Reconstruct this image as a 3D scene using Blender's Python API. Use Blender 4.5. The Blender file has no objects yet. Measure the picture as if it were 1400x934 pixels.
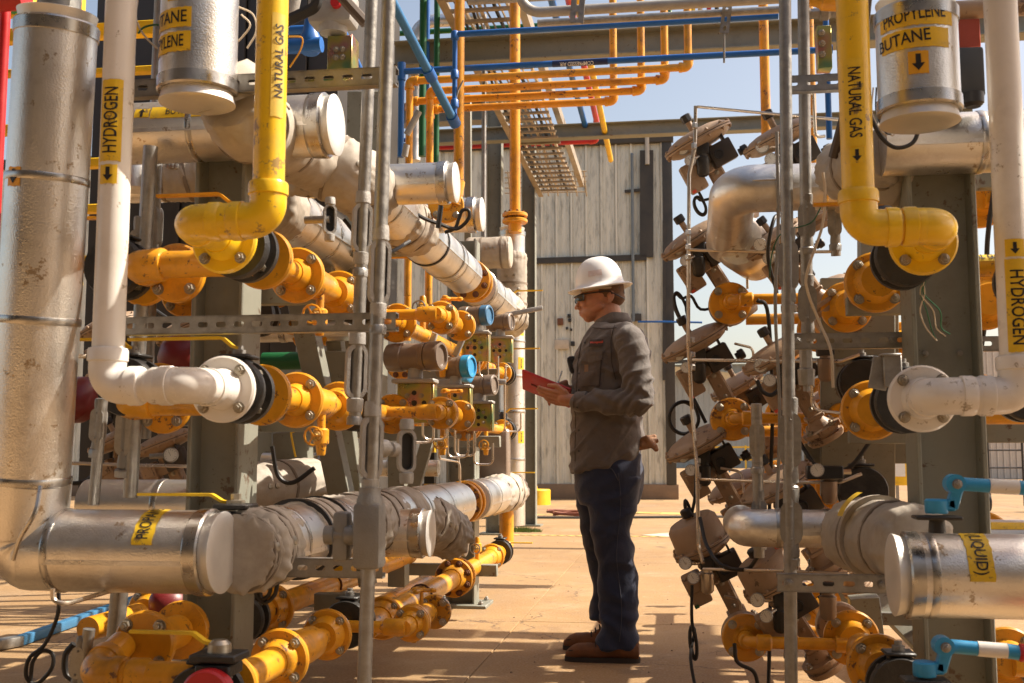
import bpy, bmesh, math, random
from mathutils import Vector, Matrix, noise, Quaternion
R = math.radians
random.seed(7)
S = bpy.context.scene
COL = S.collection
# ------------------------------------------------------------------ camera
F_PX = 1500.0
CAM_H = 0.97
PITCH = math.atan(155 / F_PX)
YAW = R(8.30)
cam_d = bpy.data.cameras.new('camera')
cam = bpy.data.objects.new('camera', cam_d)
COL.objects.link(cam)
cam_d.sensor_width = 36
cam_d.lens = F_PX / 1400 * 36
cam_d.clip_start = 0.05
cam_d.clip_end = 3000
cam.location = (0, 0, CAM_H)
cam.rotation_euler = (R(90) + PITCH, 0, YAW)
cam_d.dof.use_dof = True
cam_d.dof.focus_distance = 5.3
cam_d.dof.aperture_fstop = 7.0
S.camera = cam
# ------------------------------------------------------------------ light
SUN_AZ = R(73)      # clockwise from +Y
SUN_EL = R(47)
w = bpy.data.worlds.new('World')
S.world = w
w.use_nodes = True
nt = w.node_tree
bg = nt.nodes['Background']
sky = nt.nodes.new('ShaderNodeTexSky')
sky.sky_type = 'NISHITA'
sky.sun_disc = False
sky.sun_elevation = SUN_EL
sky.sun_rotation = SUN_AZ
sky.air_density = 1.0
sky.dust_density = 3.0
sky.ozone_density = 1.0
wb = nt.nodes.new('ShaderNodeVectorMath'); wb.operation = 'MULTIPLY'; wb.inputs[1].default_value = (1.20, 1.04, 0.89)
nt.links.new(sky.outputs[0], wb.inputs[0]); nt.links.new(wb.outputs[0], bg.inputs[0])
bg.inputs[1].default_value = 0.117
sd = bpy.data.lights.new('sun', 'SUN')
sun = bpy.data.objects.new('sun', sd)
COL.objects.link(sun)
sd.energy = 5.0
sd.angle = R(0.5)
sd.color = (1.0, 0.90, 0.76)
sdir = Vector((math.sin(SUN_AZ) * math.cos(SUN_EL), math.cos(SUN_AZ) * math.cos(SUN_EL), math.sin(SUN_EL)))
sun.rotation_euler = sdir.to_track_quat('Z', 'Y').to_euler()
S.view_settings.view_transform = 'Standard'
S.view_settings.look = 'None'
S.view_settings.exposure = 0.83
S.view_settings.gamma = 1.0
# ------------------------------------------------------------------ placement
X = Vector((1, 0, 0)); Y = Vector((0, 1, 0)); Z = Vector((0, 0, 1))
_m = cam.rotation_euler.to_matrix()
CR, CU, CF = _m @ X, _m @ Y, -(_m @ Z)
C0 = Vector((0, 0, CAM_H))
def at(px, py, d):
    return C0 + CF * d + CR * ((px - 700) * d / F_PX) + CU * ((467 - py) * d / F_PX)
def mv(p, axis, px=None, py=None):
    """slide p along a world axis until it is seen at that column / row"""
    q = p - C0
    if px is not None:
        k = (px - 700) / F_PX; A = CR
    else:
        k = (467 - py) / F_PX; A = CU
    t = (k * CF.dot(q) - A.dot(q)) / (A.dot(axis) - k * CF.dot(axis))
    return p + axis * t
def gnd(px, py):
    return mv_ground(px, py)
def mv_ground(px, py, z=0.0):
    dr = CF + CR * ((px - 700) / F_PX) + CU * ((467 - py) / F_PX)
    return C0 + dr * ((z - CAM_H) / dr.z)
# ------------------------------------------------------------------ materials
def nd(nt, t, **k):
    n = nt.nodes.new(t)
    for a, b in k.items():
        setattr(n, a, b)
    return n
def mat(name, col, rough=0.5, metal=0.0, var=0.12, vscale=6.0, bump=0.0, bscale=60.0, dirt=None, dirt_amt=0.0,
        dscale=5.0, stretch=(1, 1, 1), coat=0.0, rvar=0.1, world=False):
    m = bpy.data.materials.new(name)
    m.use_nodes = True
    t = m.node_tree
    b = t.nodes['Principled BSDF']
    b.inputs['Metallic'].default_value = metal
    tc = nd(t, 'ShaderNodeTexCoord')
    mp = nd(t, 'ShaderNodeMapping')
    mp.inputs['Scale'].default_value = stretch
    if world:
        g = nd(t, 'ShaderNodeNewGeometry')
        t.links.new(g.outputs['Position'], mp.inputs['Vector'])
    else:
        oi = nd(t, 'ShaderNodeObjectInfo')
        va = nd(t, 'ShaderNodeVectorMath', operation='ADD')
        sc = nd(t, 'ShaderNodeVectorMath', operation='SCALE')
        cb = nd(t, 'ShaderNodeCombineXYZ')
        for i in range(3):
            t.links.new(oi.outputs['Random'], cb.inputs[i])
        t.links.new(cb.outputs[0], sc.inputs[0]); sc.inputs['Scale'].default_value = 37.0
        t.links.new(tc.outputs['Object'], va.inputs[0]); t.links.new(sc.outputs[0], va.inputs[1])
        t.links.new(va.outputs[0], mp.inputs['Vector'])
    n1 = nd(t, 'ShaderNodeTexNoise'); n1.inputs['Scale'].default_value = vscale; n1.inputs['Detail'].default_value = 6
    n1.inputs['Roughness'].default_value = 0.65
    t.links.new(mp.outputs[0], n1.inputs['Vector'])
    mr = nd(t, 'ShaderNodeMapRange'); mr.inputs[1].default_value = 0.3; mr.inputs[2].default_value = 0.7
    mr.inputs[3].default_value = 1 - var; mr.inputs[4].default_value = 1 + var
    t.links.new(n1.outputs[0], mr.inputs[0])
    mx = nd(t, 'ShaderNodeVectorMath', operation='SCALE')
    mx.inputs[0].default_value = col[:3]
    t.links.new(mr.outputs[0], mx.inputs['Scale'])
    out = mx.outputs[0]
    if dirt is not None:
        n2 = nd(t, 'ShaderNodeTexNoise'); n2.inputs['Scale'].default_value = dscale; n2.inputs['Detail'].default_value = 8
        n2.inputs['Roughness'].default_value = 0.7
        t.links.new(mp.outputs[0], n2.inputs['Vector'])
        cr = nd(t, 'ShaderNodeMapRange'); cr.inputs[1].default_value = 0.5; cr.inputs[2].default_value = 0.72
        cr.inputs[3].default_value = 0; cr.inputs[4].default_value = dirt_amt
        t.links.new(n2.outputs[0], cr.inputs[0])
        mm = nd(t, 'ShaderNodeMix', data_type='RGBA')
        t.links.new(cr.outputs[0], mm.inputs['Factor'])
        t.links.new(out, mm.inputs[6]); mm.inputs[7].default_value = (*dirt, 1)
        out = mm.outputs[2]
    t.links.new(out, b.inputs['Base Color'])
    r2 = nd(t, 'ShaderNodeMapRange'); r2.inputs[1].default_value = 0.3; r2.inputs[2].default_value = 0.7
    r2.inputs[3].default_value = max(0.03, rough - rvar); r2.inputs[4].default_value = min(1, rough + rvar)
    t.links.new(n1.outputs[0], r2.inputs[0]); t.links.new(r2.outputs[0], b.inputs['Roughness'])
    if coat:
        b.inputs['Coat Weight'].default_value = coat
        b.inputs['Coat Roughness'].default_value = 0.15
    if bump:
        n3 = nd(t, 'ShaderNodeTexNoise'); n3.inputs['Scale'].default_value = bscale; n3.inputs['Detail'].default_value = 3
        t.links.new(mp.outputs[0], n3.inputs['Vector'])
        bp = nd(t, 'ShaderNodeBump'); bp.inputs['Strength'].default_value = bump; bp.inputs['Distance'].default_value = 0.01
        t.links.new(n3.outputs[0], bp.inputs['Height']); t.links.new(bp.outputs[0], b.inputs['Normal'])
    return m
ORANGE = mat('orange_paint', (0.74, 0.33, 0.014), 0.36, var=0.14, vscale=9, bump=0.08, bscale=25, dirt=(0.22, 0.10, 0.03), dirt_amt=0.7, coat=0.2)
YELLOW = mat('yellow_paint', (0.86, 0.54, 0.010), 0.34, var=0.08, vscale=5, bump=0.05, bscale=30, dirt=(0.35, 0.2, 0.04), dirt_amt=0.5, coat=0.25)
YPLAIN = mat('yellow_safety_paint', (0.80, 0.50, 0.015), 0.5, var=0.08, dirt=(0.2, 0.14, 0.05), dirt_amt=0.5)
WHITE = mat('white_paint', (0.80, 0.76, 0.70), 0.34, var=0.05, vscale=4, bump=0.05, bscale=25, dirt=(0.50, 0.44, 0.36), dirt_amt=0.4, coat=0.2)
ALU = mat('aluminium_jacket', (0.80, 0.775, 0.73), 0.33, 0.93, var=0.1, vscale=5, bump=0.16, bscale=210, dirt=(0.40, 0.33, 0.26), dirt_amt=0.6, dscale=4, rvar=0.07)
ALUCAP = mat('aluminium_end_cap', (0.74, 0.72, 0.68), 0.48, 0.6, var=0.08, vscale=10, bump=0.1, bscale=200, dirt=(0.55, 0.5, 0.43), dirt_amt=0.3)
BAND = mat('steel_band', (0.52, 0.50, 0.47), 0.3, 1.0, var=0.15, vscale=20)
GALV = mat('galvanised_steel', (0.33, 0.32, 0.30), 0.45, 0.75, var=0.22, vscale=30, bump=0.1, bscale=80, dirt=(0.2, 0.17, 0.13), dirt_amt=0.4, rvar=0.12)
CAST = mat('cast_aluminium', (0.27, 0.26, 0.24), 0.55, 0.45, var=0.12, vscale=20, bump=0.2, bscale=200)
CASTL = mat('pale_cast_aluminium', (0.38, 0.365, 0.34), 0.55, 0.35, var=0.12, vscale=20, bump=0.2, bscale=200)
COLUMN = mat('grey_green_steel_paint', (0.23, 0.235, 0.195), 0.5, var=0.08, vscale=4, bump=0.06, bscale=40, dirt=(0.14, 0.12, 0.09), dirt_amt=0.45)
BLACK = mat('black_iron', (0.022, 0.021, 0.02), 0.45, var=0.3, vscale=20, bump=0.2, bscale=120, dirt=(0.10, 0.085, 0.07), dirt_amt=0.4)
RUBBER = mat('black_rubber', (0.018, 0.017, 0.017), 0.5, var=0.2)
PLUG = mat('black_plastic', (0.02, 0.02, 0.022), 0.4, var=0.15)
BOLT = mat('zinc_bolt', (0.42, 0.38, 0.31), 0.38, 0.85, var=0.25, vscale=60, dirt=(0.24, 0.17, 0.10), dirt_amt=0.5, dscale=25)
RUST = mat('rusted_bolt', (0.16, 0.065, 0.03), 0.7, 0.2, var=0.3, vscale=60)
TAN = mat('tan_actuator_paint', (0.37, 0.255, 0.165), 0.5, var=0.1, vscale=12, bump=0.1, bscale=80, dirt=(0.16, 0.11, 0.07), dirt_amt=0.4)
FABRIC = mat('grey_insulation_fabric', (0.41, 0.365, 0.305), 0.62, var=0.14, vscale=10, bump=0.12, bscale=500, dirt=(0.22, 0.17, 0.12), dirt_amt=0.5, dscale=7)
BLUE = mat('blue_paint', (0.012, 0.115, 0.40), 0.4, var=0.12, bump=0.05)
SKYBLUE = mat('light_blue_paint', (0.03, 0.30, 0.58), 0.4, var=0.1)
GREEN = mat('green_paint', (0.006, 0.10, 0.028), 0.4, var=0.12)
RED = mat('red_paint', (0.50, 0.02, 0.022), 0.4, var=0.12)
mat_pos = mat('dark_brown_enamel', (.045, .036, .030), .45, var=.15)
mat_bowl = mat('brown_bowl', (.24, .17, .12), .4, .4)
ZINC = mat('yellow_zinc_plate', (0.42, 0.38, 0.13), 0.32, 0.8, var=0.35, vscale=9)
BROWN = mat('brown_transmitter_paint', (0.20, 0.15, 0.115), 0.42, var=0.12, coat=0.3)
GAUGE = mat('gauge_dial', (0.78, 0.76, 0.70), 0.35, var=0.03)
TAPE = mat('yellow_label', (0.80, 0.52, 0.02), 0.45, var=0.08, vscale=30, dirt=(0.45, 0.3, 0.08), dirt_amt=0.5, dscale=12)
INK = mat('black_print', (0.02, 0.018, 0.016), 0.5, var=0.2)
WPRINT = mat('white_print', (0.75, 0.75, 0.72), 0.5, var=0.03)
RPRINT = mat('red_print', (0.7, 0.08, 0.04), 0.5, var=0.03)
WIRE = mat('cream_wire', (0.55, 0.46, 0.34), 0.5, var=0.1)
TUBE = mat('stainless_tube', (0.62, 0.55, 0.46), 0.3, 0.9, var=0.1)
DARKWALL = mat('dark_brown_backing', (0.030, 0.025, 0.020), 0.6, var=0.25, vscale=2)
CONC = mat('plinth_concrete', (0.23, 0.15, 0.09), 0.9, var=0.2, vscale=3, bump=0.3, bscale=20)
# iridescent zinc: hue drifts over the plate
def zinc_hue():
    t = ZINC.node_tree; b = t.nodes['Principled BSDF']
    n = nd(t, 'ShaderNodeTexNoise'); n.inputs['Scale'].default_value = 14; n.inputs['Detail'].default_value = 1
    tc = nd(t, 'ShaderNodeNewGeometry'); t.links.new(tc.outputs['Position'], n.inputs['Vector'])
    r = nd(t, 'ShaderNodeValToRGB')
    e = r.color_ramp.elements
    e[0].position = 0.3; e[0].color = (0.50, 0.26, 0.24, 1)
    e[1].position = 0.7; e[1].color = (0.20, 0.33, 0.16, 1)
    k = r.color_ramp.elements.new(0.5); k.color = (0.48, 0.42, 0.12, 1)
    t.links.new(n.outputs[0], r.inputs[0]); t.links.new(r.outputs[0], b.inputs['Base Color'])
TIE = mat('woven_strap', (.22, .18, .14), .8, var=.2)
zinc_hue()
def chips(m, col, lo=.66, sc=26, rough=.75):
    t = m.node_tree; b = t.nodes['Principled BSDF']
    lk = b.inputs['Base Color'].links[0]; src = lk.from_socket
    g = nd(t, 'ShaderNodeNewGeometry')
    n = nd(t, 'ShaderNodeTexNoise'); n.inputs['Scale'].default_value = sc; n.inputs['Detail'].default_value = 5; n.inputs['Roughness'].default_value = .75
    n2 = nd(t, 'ShaderNodeTexNoise'); n2.inputs['Scale'].default_value = 5; n2.inputs['Detail'].default_value = 2
    t.links.new(g.outputs['Position'], n.inputs['Vector']); t.links.new(g.outputs['Position'], n2.inputs['Vector'])
    ad = nd(t, 'ShaderNodeMath', operation='MULTIPLY_ADD'); ad.inputs[1].default_value = .35
    t.links.new(n2.outputs[0], ad.inputs[0]); t.links.new(n.outputs[0], ad.inputs[2])
    r = nd(t, 'ShaderNodeMapRange'); r.inputs[1].default_value = lo + .13; r.inputs[2].default_value = lo + .17
    t.links.new(ad.outputs[0], r.inputs[0])
    x = nd(t, 'ShaderNodeMix', data_type='RGBA'); t.links.new(r.outputs[0], x.inputs['Factor']); t.links.new(src, x.inputs[6]); x.inputs[7].default_value = (*col, 1)
    t.links.new(x.outputs[2], b.inputs['Base Color'])
chips(ORANGE, (.16, .07, .03)); chips(YELLOW, (.36, .22, .05)); chips(WHITE, (.42, .36, .28), .67); chips(COLUMN, (.13, .09, .06), .67); chips(TAPE, (.30, .2, .06), .65, 40)
chips(ALU, (.45, .36, .26), .68, 18); chips(TAN, (.14, .09, .06), .66)
# ------------------------------------------------------------------ objects
WP = {}
def link(o, parent, world):
    COL.objects.link(o)
    if parent is not None:
        o.parent = parent
        o.location = world - WP[parent.name]
    else:
        o.location = world
    WP[o.name] = world.copy()
    return o
def thing(name, label, cat, p, group=None):
    o = bpy.data.objects.new(name, None)
    o.empty_display_size = 0.1
    link(o, None, Vector(p))
    o['label'] = label; o['category'] = cat
    if group: o['group'] = group
    return o
def solo(o, label, cat, group=None):
    o['label'] = label; o['category'] = cat
    if group: o['group'] = group
    return o
def frame(a):
    a = a.normalized()
    h = Z if abs(a.z) < 0.9 else X
    u = h.cross(a).normalized()
    return u, a.cross(u).normalized(), a
class G:
    def __init__(s):
        s.v = []; s.f = []
    def add(s, vs, fs):
        n = len(s.v)
        s.v += [Vector(v) for v in vs]
        s.f += [tuple(i + n for i in f) for f in fs]
        return s
    def box(s, c, size, rot=None, bev=0.0):
        bm = bmesh.new()
        bmesh.ops.create_cube(bm, size=1)
        for v in bm.verts:
            v.co = Vector((v.co.x * size[0], v.co.y * size[1], v.co.z * size[2]))
        if bev:
            bmesh.ops.bevel(bm, geom=bm.edges[:], offset=min(bev, min(size) * 0.45), segments=2 if bev > 0.004 else 1, affect='EDGES', profile=0.5)
        bm.verts.index_update()
        vs = [(rot @ v.co if rot else v.co) + Vector(c) for v in bm.verts]
        fs = [tuple(v.index for v in f.verts) for f in bm.faces]
        bm.free()
        return s.add(vs, fs)
    def bar(s, a, b, wd, ht, up=Z, bev=0.0):
        d = (b - a); L = d.length; d.normalize()
        sd = d.cross(up).normalized(); u2 = sd.cross(d)
        m = Matrix((d, sd, u2)).transposed()
        return s.box((a + b) / 2, (L, wd, ht), m, bev)
    def lathe(s, p, a, prof, seg=32, sx=1.0, wob=None):
        u, v, a = frame(a)
        vs = []; fs = []
        for i, (t, r) in enumerate(prof):
            for k in range(seg):
                th = 2 * math.pi * k / seg
                rr = r if wob is None else r * wob(th, t)
                vs.append(p + a * t + u * (rr * math.cos(th) * sx) + v * (rr * math.sin(th)))
        n = len(prof)
        for i in range(n - 1):
            for k in range(seg):
                k2 = (k + 1) % seg
                fs.append((i * seg + k, i * seg + k2, (i + 1) * seg + k2, (i + 1) * seg + k))
        fs.append(tuple(reversed(range(seg))))
        fs.append(tuple((n - 1) * seg + k for k in range(seg)))
        return s.add(vs, fs)
    def cyl(s, a, b, r, seg=24, bev=0.0, r2=None):
        L = (b - a).length
        r2 = r if r2 is None else r2
        if bev:
            pr = [(0, r - bev), (bev, r), (L - bev, r2), (L, r2 - bev)]
        else:
            pr = [(0, r), (L, r2)]
        return s.lathe(a, b - a, pr, seg)
    def tube(s, pts, r, seg=12, wob=None, radii=None):
        pts = [Vector(p) for p in pts]
        n = len(pts)
        T = [(pts[min(i + 1, n - 1)] - pts[max(i - 1, 0)]).normalized() for i in range(n)]
        u, v, _ = frame(T[0])
        vs = []; fs = []
        for i in range(n):
            if i:
                q = T[i - 1].rotation_difference(T[i])
                u = (q @ u); u = (u - T[i] * u.dot(T[i])).normalized()
            v = T[i].cross(u)
            for k in range(seg):
                th = 2 * math.pi * k / seg
                rr = radii[i] if radii else r
                if wob: rr *= wob(th, i)
                vs.append(pts[i] + u * rr * math.cos(th) + v * rr * math.sin(th))
        for i in range(n - 1):
            for k in range(seg):
                k2 = (k + 1) % seg
                fs.append((i * seg + k, i * seg + k2, (i + 1) * seg + k2, (i + 1) * seg + k))
        fs.append(tuple(reversed(range(seg)))); fs.append(tuple((n - 1) * seg + k for k in range(seg)))
        return s.add(vs, fs)
    def prism(s, poly, o, ux, uy, dep):
        """2-D outline (counter-clockwise seen from the end of ux x uy) pushed along ux x uy"""
        n = len(poly); uz = ux.cross(uy).normalized()
        vs = [o + ux * a + uy * b for a, b in poly] + [o + ux * a + uy * b + uz * dep for a, b in poly]
        fs = [tuple(reversed(range(n))), tuple(range(n, 2 * n))]
        fs += [(i, (i + 1) % n, n + (i + 1) % n, n + i) for i in range(n)]
        return s.add(vs, fs)
    def mesh(s, name, m, origin, ang=38):
        me = bpy.data.meshes.new(name)
        me.from_pydata([v - origin for v in s.v], [], s.f)
        me.materials.append(m)
        me.polygons.foreach_set('use_smooth', [True] * len(me.polygons))
        me.update()
        me.set_sharp_from_angle(angle=R(ang))
        return me
    def build(s, name, m, parent=None, origin=None, ang=38):
        if origin is None:
            lo = Vector([min(v[i] for v in s.v) for i in range(3)]); hi = Vector([max(v[i] for v in s.v) for i in range(3)])
            origin = (lo + hi) / 2
            if parent is None: origin.z = lo.z
        o = bpy.data.objects.new(name, s.mesh(name, m, origin, ang))
        return link(o, parent, origin)
def struct(o):
    o['kind'] = 'structure'; return o
def stuff(o):
    o['kind'] = 'stuff'; return o
def fillet(pts, rad, n=7):
    out = [Vector(pts[0])]
    for i in range(1, len(pts) - 1):
        a, b, c = Vector(pts[i - 1]), Vector(pts[i]), Vector(pts[i + 1])
        d1 = (a - b).normalized(); d2 = (c - b).normalized()
        ang = d1.angle(d2)
        k = min(rad / math.tan(ang / 2), (a - b).length * 0.49, (c - b).length * 0.49)
        p1 = b + d1 * k; p2 = b + d2 * k
        for j in range(n + 1):
            t = j / n
            # circular-looking quadratic
            wgt = 2 * t * (1 - t) * math.sin(ang / 2)
            w0 = (1 - t) ** 2; w2 = t * t
            out.append((p1 * w0 + b * wgt + p2 * w2) / (w0 + wgt + w2))
    out.append(Vector(pts[-1]))
    return out
def smooth(pts, n=8):
    P = [Vector(p) for p in pts]
    P = [P[0] * 2 - P[1]] + P + [P[-1] * 2 - P[-2]]
    out = []
    for i in range(1, len(P) - 2):
        a, b, c, d = P[i - 1:i + 3]
        for j in range(n):
            t = j / n
            out.append(0.5 * ((2 * b) + (c - a) * t + (2 * a - 5 * b + 4 * c - d) * t * t + (3 * b - a - 3 * c + d) * t ** 3))
    out.append(P[-2])
    return out
# shared bolt: hex nut on a stud, washer below; unit = nut radius 1, axis +Z
def bolt_mesh(m):
    g = G()
    o = Vector((0, 0, 0))
    g.lathe(o, Z, [(0, 1.25), (0.15, 1.25)], 12)
    g.lathe(o, Z, [(0.15, 1.02), (0.9, 1.02), (1.0, 0.9)], 6)
    g.lathe(o, Z, [(1.0, 0.52), (1.45, 0.52), (1.55, 0.42)], 8)
    return g.mesh('bolt', m, o, 30)
BM = {'z': bolt_mesh(BOLT), 'r': bolt_mesh(RUST), 't': bolt_mesh(TAN), 'g': bolt_mesh(GALV)}
def bolt(parent, p, a, r, kind='z', name='bolt'):
    o = bpy.data.objects.new(name, BM[kind])
    link(o, parent, p)
    q = a.to_track_quat('Z', 'Y')
    o.rotation_mode = 'QUATERNION'
    o.rotation_quaternion = q @ Quaternion(Z, random.random() * 2)
    o.scale = (r, r, r)
    return o
def flange(parent, c, a, rad, th, m=ORANGE, nb=4, br=None, kind='z', hub=None, hublen=0.0, name='flange', ph=None, face=None, seg=40):
    """disc whose visible face is at c looking along a; hub points along a"""
    a = a.normalized()
    g = G()
    e = min(0.006, th * 0.25)
    g.lathe(c - a * th, a, [(0, rad * .5), (0, rad - e), (e, rad), (th - e, rad), (th, rad - e), (th, rad * .3)], seg)
    if hub:
        g.lathe(c - a * 0.001, a, [(0, hub * 1.35), (hublen * .35, hub * 1.22), (hublen * .85, hub * 1.02), (hublen, hub)], 28)
    f = g.build(name, m, parent, c - a * th / 2)
    br = br or rad * 0.135
    u, v, _ = frame(a)
    ph = math.pi / nb if ph is None else ph
    for k in range(nb):
        th_ = ph + 2 * math.pi * k / nb
        bolt(f, c + (u * math.cos(th_) + v * math.sin(th_)) * rad * 0.78, a, br, kind)
    return f
def run(t, pts, r, m, seg=28, collar=1.16, ends=(False, False), name='pipe', bend=1.4):
    """straight pipes joined by socket elbows"""
    pts = [Vector(p) for p in pts]
    n = len(pts)
    for i in range(n - 1):
        a, b = pts[i], pts[i + 1]
        d = (b - a).normalized()
        a2 = a + d * (r * bend if i else 0); b2 = b - d * (r * bend if i < n - 2 else 0)
        G().cyl(a2, b2, r, seg).build(name, m, t)
    for i in range(1, n - 1):
        a, b, c = pts[i - 1], pts[i], pts[i + 1]
        d1 = (a - b).normalized(); d2 = (c - b).normalized()
        L = r * 2.3
        g = G()
        path = fillet([b + d1 * L, b, b + d2 * L], r * 1.25, 10)
        rr = r * collar
        g.tube(path, rr, seg)
        for d in (d1, d2):
            g.lathe(b + d * (L - r * 0.75), d, [(0, rr), (r * .05, rr * 1.08), (r * .7, rr * 1.08), (r * .85, rr * 1.02), (r * .9, r * 0.98)], seg)
        g.build('elbow', m, t)
def band(t, p, a, r, wd=0.02, m=BAND, name='band'):
    g = G()
    g.lathe(p - a * wd / 2, a, [(0, r * .98), (0, r + .002), (wd * .2, r + .0035), (wd * .8, r + .0035), (wd, r + .002), (wd, r * .98)], 40)
    # buckle seam
    return g.build(name, m, t)
def jacket(t, a, b, r, bands=(), cap_a=False, cap_b=False, name='jacket', seg=44):
    d = (b - a).normalized(); L = (b - a).length
    g = G()
    pr = []
    n = max(2, int(L / 0.25))
    for i in range(n + 1):
        pr.append((L * i / n, r))
    sd = random.random() * 9
    g.lathe(a, d, pr, seg)
    j = g.build(name, ALU, t)
    u, v, _ = frame(d)
    # lap seam running along the jacket
    g = G(); g.bar(a + d * .005 - v * (r * .2) + u * (-r * .985), b - d * .005 - v * (r * .2) + u * (-r * .985), 0.004, 0.012, up=v)
    g.build('seam', ALU, t)
    for q in bands:
        band(t, a + d * (q * L), d, r)
    for e, dd, pos in ((cap_a, -d, a), (cap_b, d, b)):
        if e:
            g = G(); g.lathe(pos - dd * 0.03, dd, [(0, r * .99), (0, r + .004), (.031, r + .005), (.036, r + .001), (.034, r - .006), (.034, r * .5)], seg)
            g.build('cap_rim', BAND, t)
            g = G(); g.lathe(pos, dd, [(0, r * .9), (.0325, r * .985), (.034, r * .96), (.035, r * .6), (.0355, r * .1)], seg)
            g.build('end_cap', ALUCAP, t)
    return j
def wrap(t, pts, r, name='insulation_blanket', seg=96, sd=0.0, amp=0.10, radii=None, m=FABRIC, n=22, folds=7):
    """soft quilted blanket tied round a pipe: lumpy tube with creases"""
    path = smooth(pts, n)
    N = len(path); amp *= .72
    def wob(th, i):
        s = i / (N - 1)
        c = Vector((math.cos(th) * 1.3, math.sin(th) * 1.3, s * folds + sd))
        k = noise.noise(c) * 0.9 + noise.noise(c * 2.3 + Vector((3, 3, 3))) * 0.5
        w3 = noise.noise(c * .9 + Vector((8, 1, 4))) * 1.5
        rd = 1 - abs(noise.noise(Vector((math.cos(th) * 1.1 + sd + w3, math.sin(th) * 1.1, s * folds * 2.1 + w3)))) * 4.0
        r2 = 1 - abs(noise.noise(Vector((math.cos(th) * 2.6 - sd, math.sin(th) * 2.6 + w3, s * folds * 3.6)))) * 4.5
        e_ = min(s, 1 - s) * 2
        cin = noise.noise(Vector((math.cos(th) * 4.2 + sd, math.sin(th) * 4.2, s * 2.2))) * (1 - e_) ** 2
        ring = 1 - abs(noise.noise(Vector((math.cos(th) * .7 + sd, math.sin(th) * .7, s * folds * 2.6 + w3 * 1.6)))) * 4.0
        return 1 + amp * (k * .34 + max(rd, -0.4) * .16 + max(ring, -.4) * .30 + max(r2, -.4) * .05 + cin * 1.5)
    rl = []
    for i in range(N):
        s = i / (N - 1)
        e = min(1, min(s, 1 - s) * 14)
        b = r if radii is None else radii[0] * (1 - s) + radii[1] * s
        rl.append(b * (0.84 + 0.16 * math.sqrt(e)))
    g = G(); g.tube(path, r, seg, wob, rl)
    o = g.build(name, m, t, ang=60)
    if N > 30 and r > .09:      # lacing studs and tie straps along the blanket
        for q in (.30, .62):
            i = int(N * q); T = (path[i + 1] - path[i]).normalized()
            strap(t, path[i], T, rl[i] * 1.005, TIE, 'tie_strap', .014, .03)
        for q in (.40, .46, .52):
            i = int(N * q); T = (path[i + 1] - path[i]).normalized()
            d = (Vector((.55, -.8, .1)) - T * Vector((.55, -.8, .1)).dot(T)).normalized()
            c = path[i] + d * rl[i] * 1.0
            G().lathe(c - d * .004, d, [(0, .013), (.008, .012), (.010, .006)], 12).build('lacing_stud', BOLT, t)
    return o
def strap(t, p, a, r, m=FABRIC, name='strap', wd=.022, amp=.02):
    g = G(); s = random.random() * 9
    g.lathe(p - a * wd / 2, a, [(0, r * .97), (0, r + .004), (wd, r + .004), (wd, r * .97)], 36, wob=lambda th, t_: 1 + amp * noise.noise(Vector((math.cos(th), math.sin(th), s))))
    return g.build(name, m, t)
# ------------------------------------------------------------------ print on surfaces
_txt = {}
def text_flat(s, size, bold=0.012):
    key = (s, bold)
    if key not in _txt:
        cu = bpy.data.curves.new('t', 'FONT'); cu.body = s; cu.size = 1; cu.offset = bold
        cu.align_x = 'CENTER'; cu.align_y = 'CENTER'; cu.resolution_u = 3
        o = bpy.data.objects.new('t', cu); COL.objects.link(o)
        dg = bpy.context.evaluated_depsgraph_get()
        me = bpy.data.meshes.new_from_object(o.evaluated_get(dg))
        _txt[key] = ([v.co.copy() for v in me.vertices], [tuple(p.vertices) for p in me.polygons])
        bpy.data.objects.remove(o); bpy.data.curves.remove(cu); bpy.data.meshes.remove(me)
    vs, fs = _txt[key]
    return [Vector((v.x * size, v.y * size)) for v in vs], fs
ARROW = [(-.14, .5), (-.14, -.05), (-.36, -.05), (0, -.5), (.36, -.05), (.14, -.05), (.14, .5)]   # points down
def wrapmap(vs, fs, fn, cut=0.012):
    bm = bmesh.new()
    bv = [bm.verts.new((v[0], v[1], 0)) for v in vs]
    for f in fs:
        try: bm.faces.new([bv[i] for i in f])
        except ValueError: pass
    lo = min(v[0] for v in vs); hi = max(v[0] for v in vs)
    k = lo + cut
    while k < hi:
        bmesh.ops.bisect_plane(bm, geom=bm.verts[:] + bm.edges[:] + bm.faces[:], plane_co=(k, 0, 0), plane_no=(1, 0, 0))
        k += cut
    bm.verts.index_update()
    out = [fn(v.co.x, v.co.y) for v in bm.verts]
    fo = [tuple(v.index for v in f.verts) for f in bm.faces]
    bm.free()
    return out, fo
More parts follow.
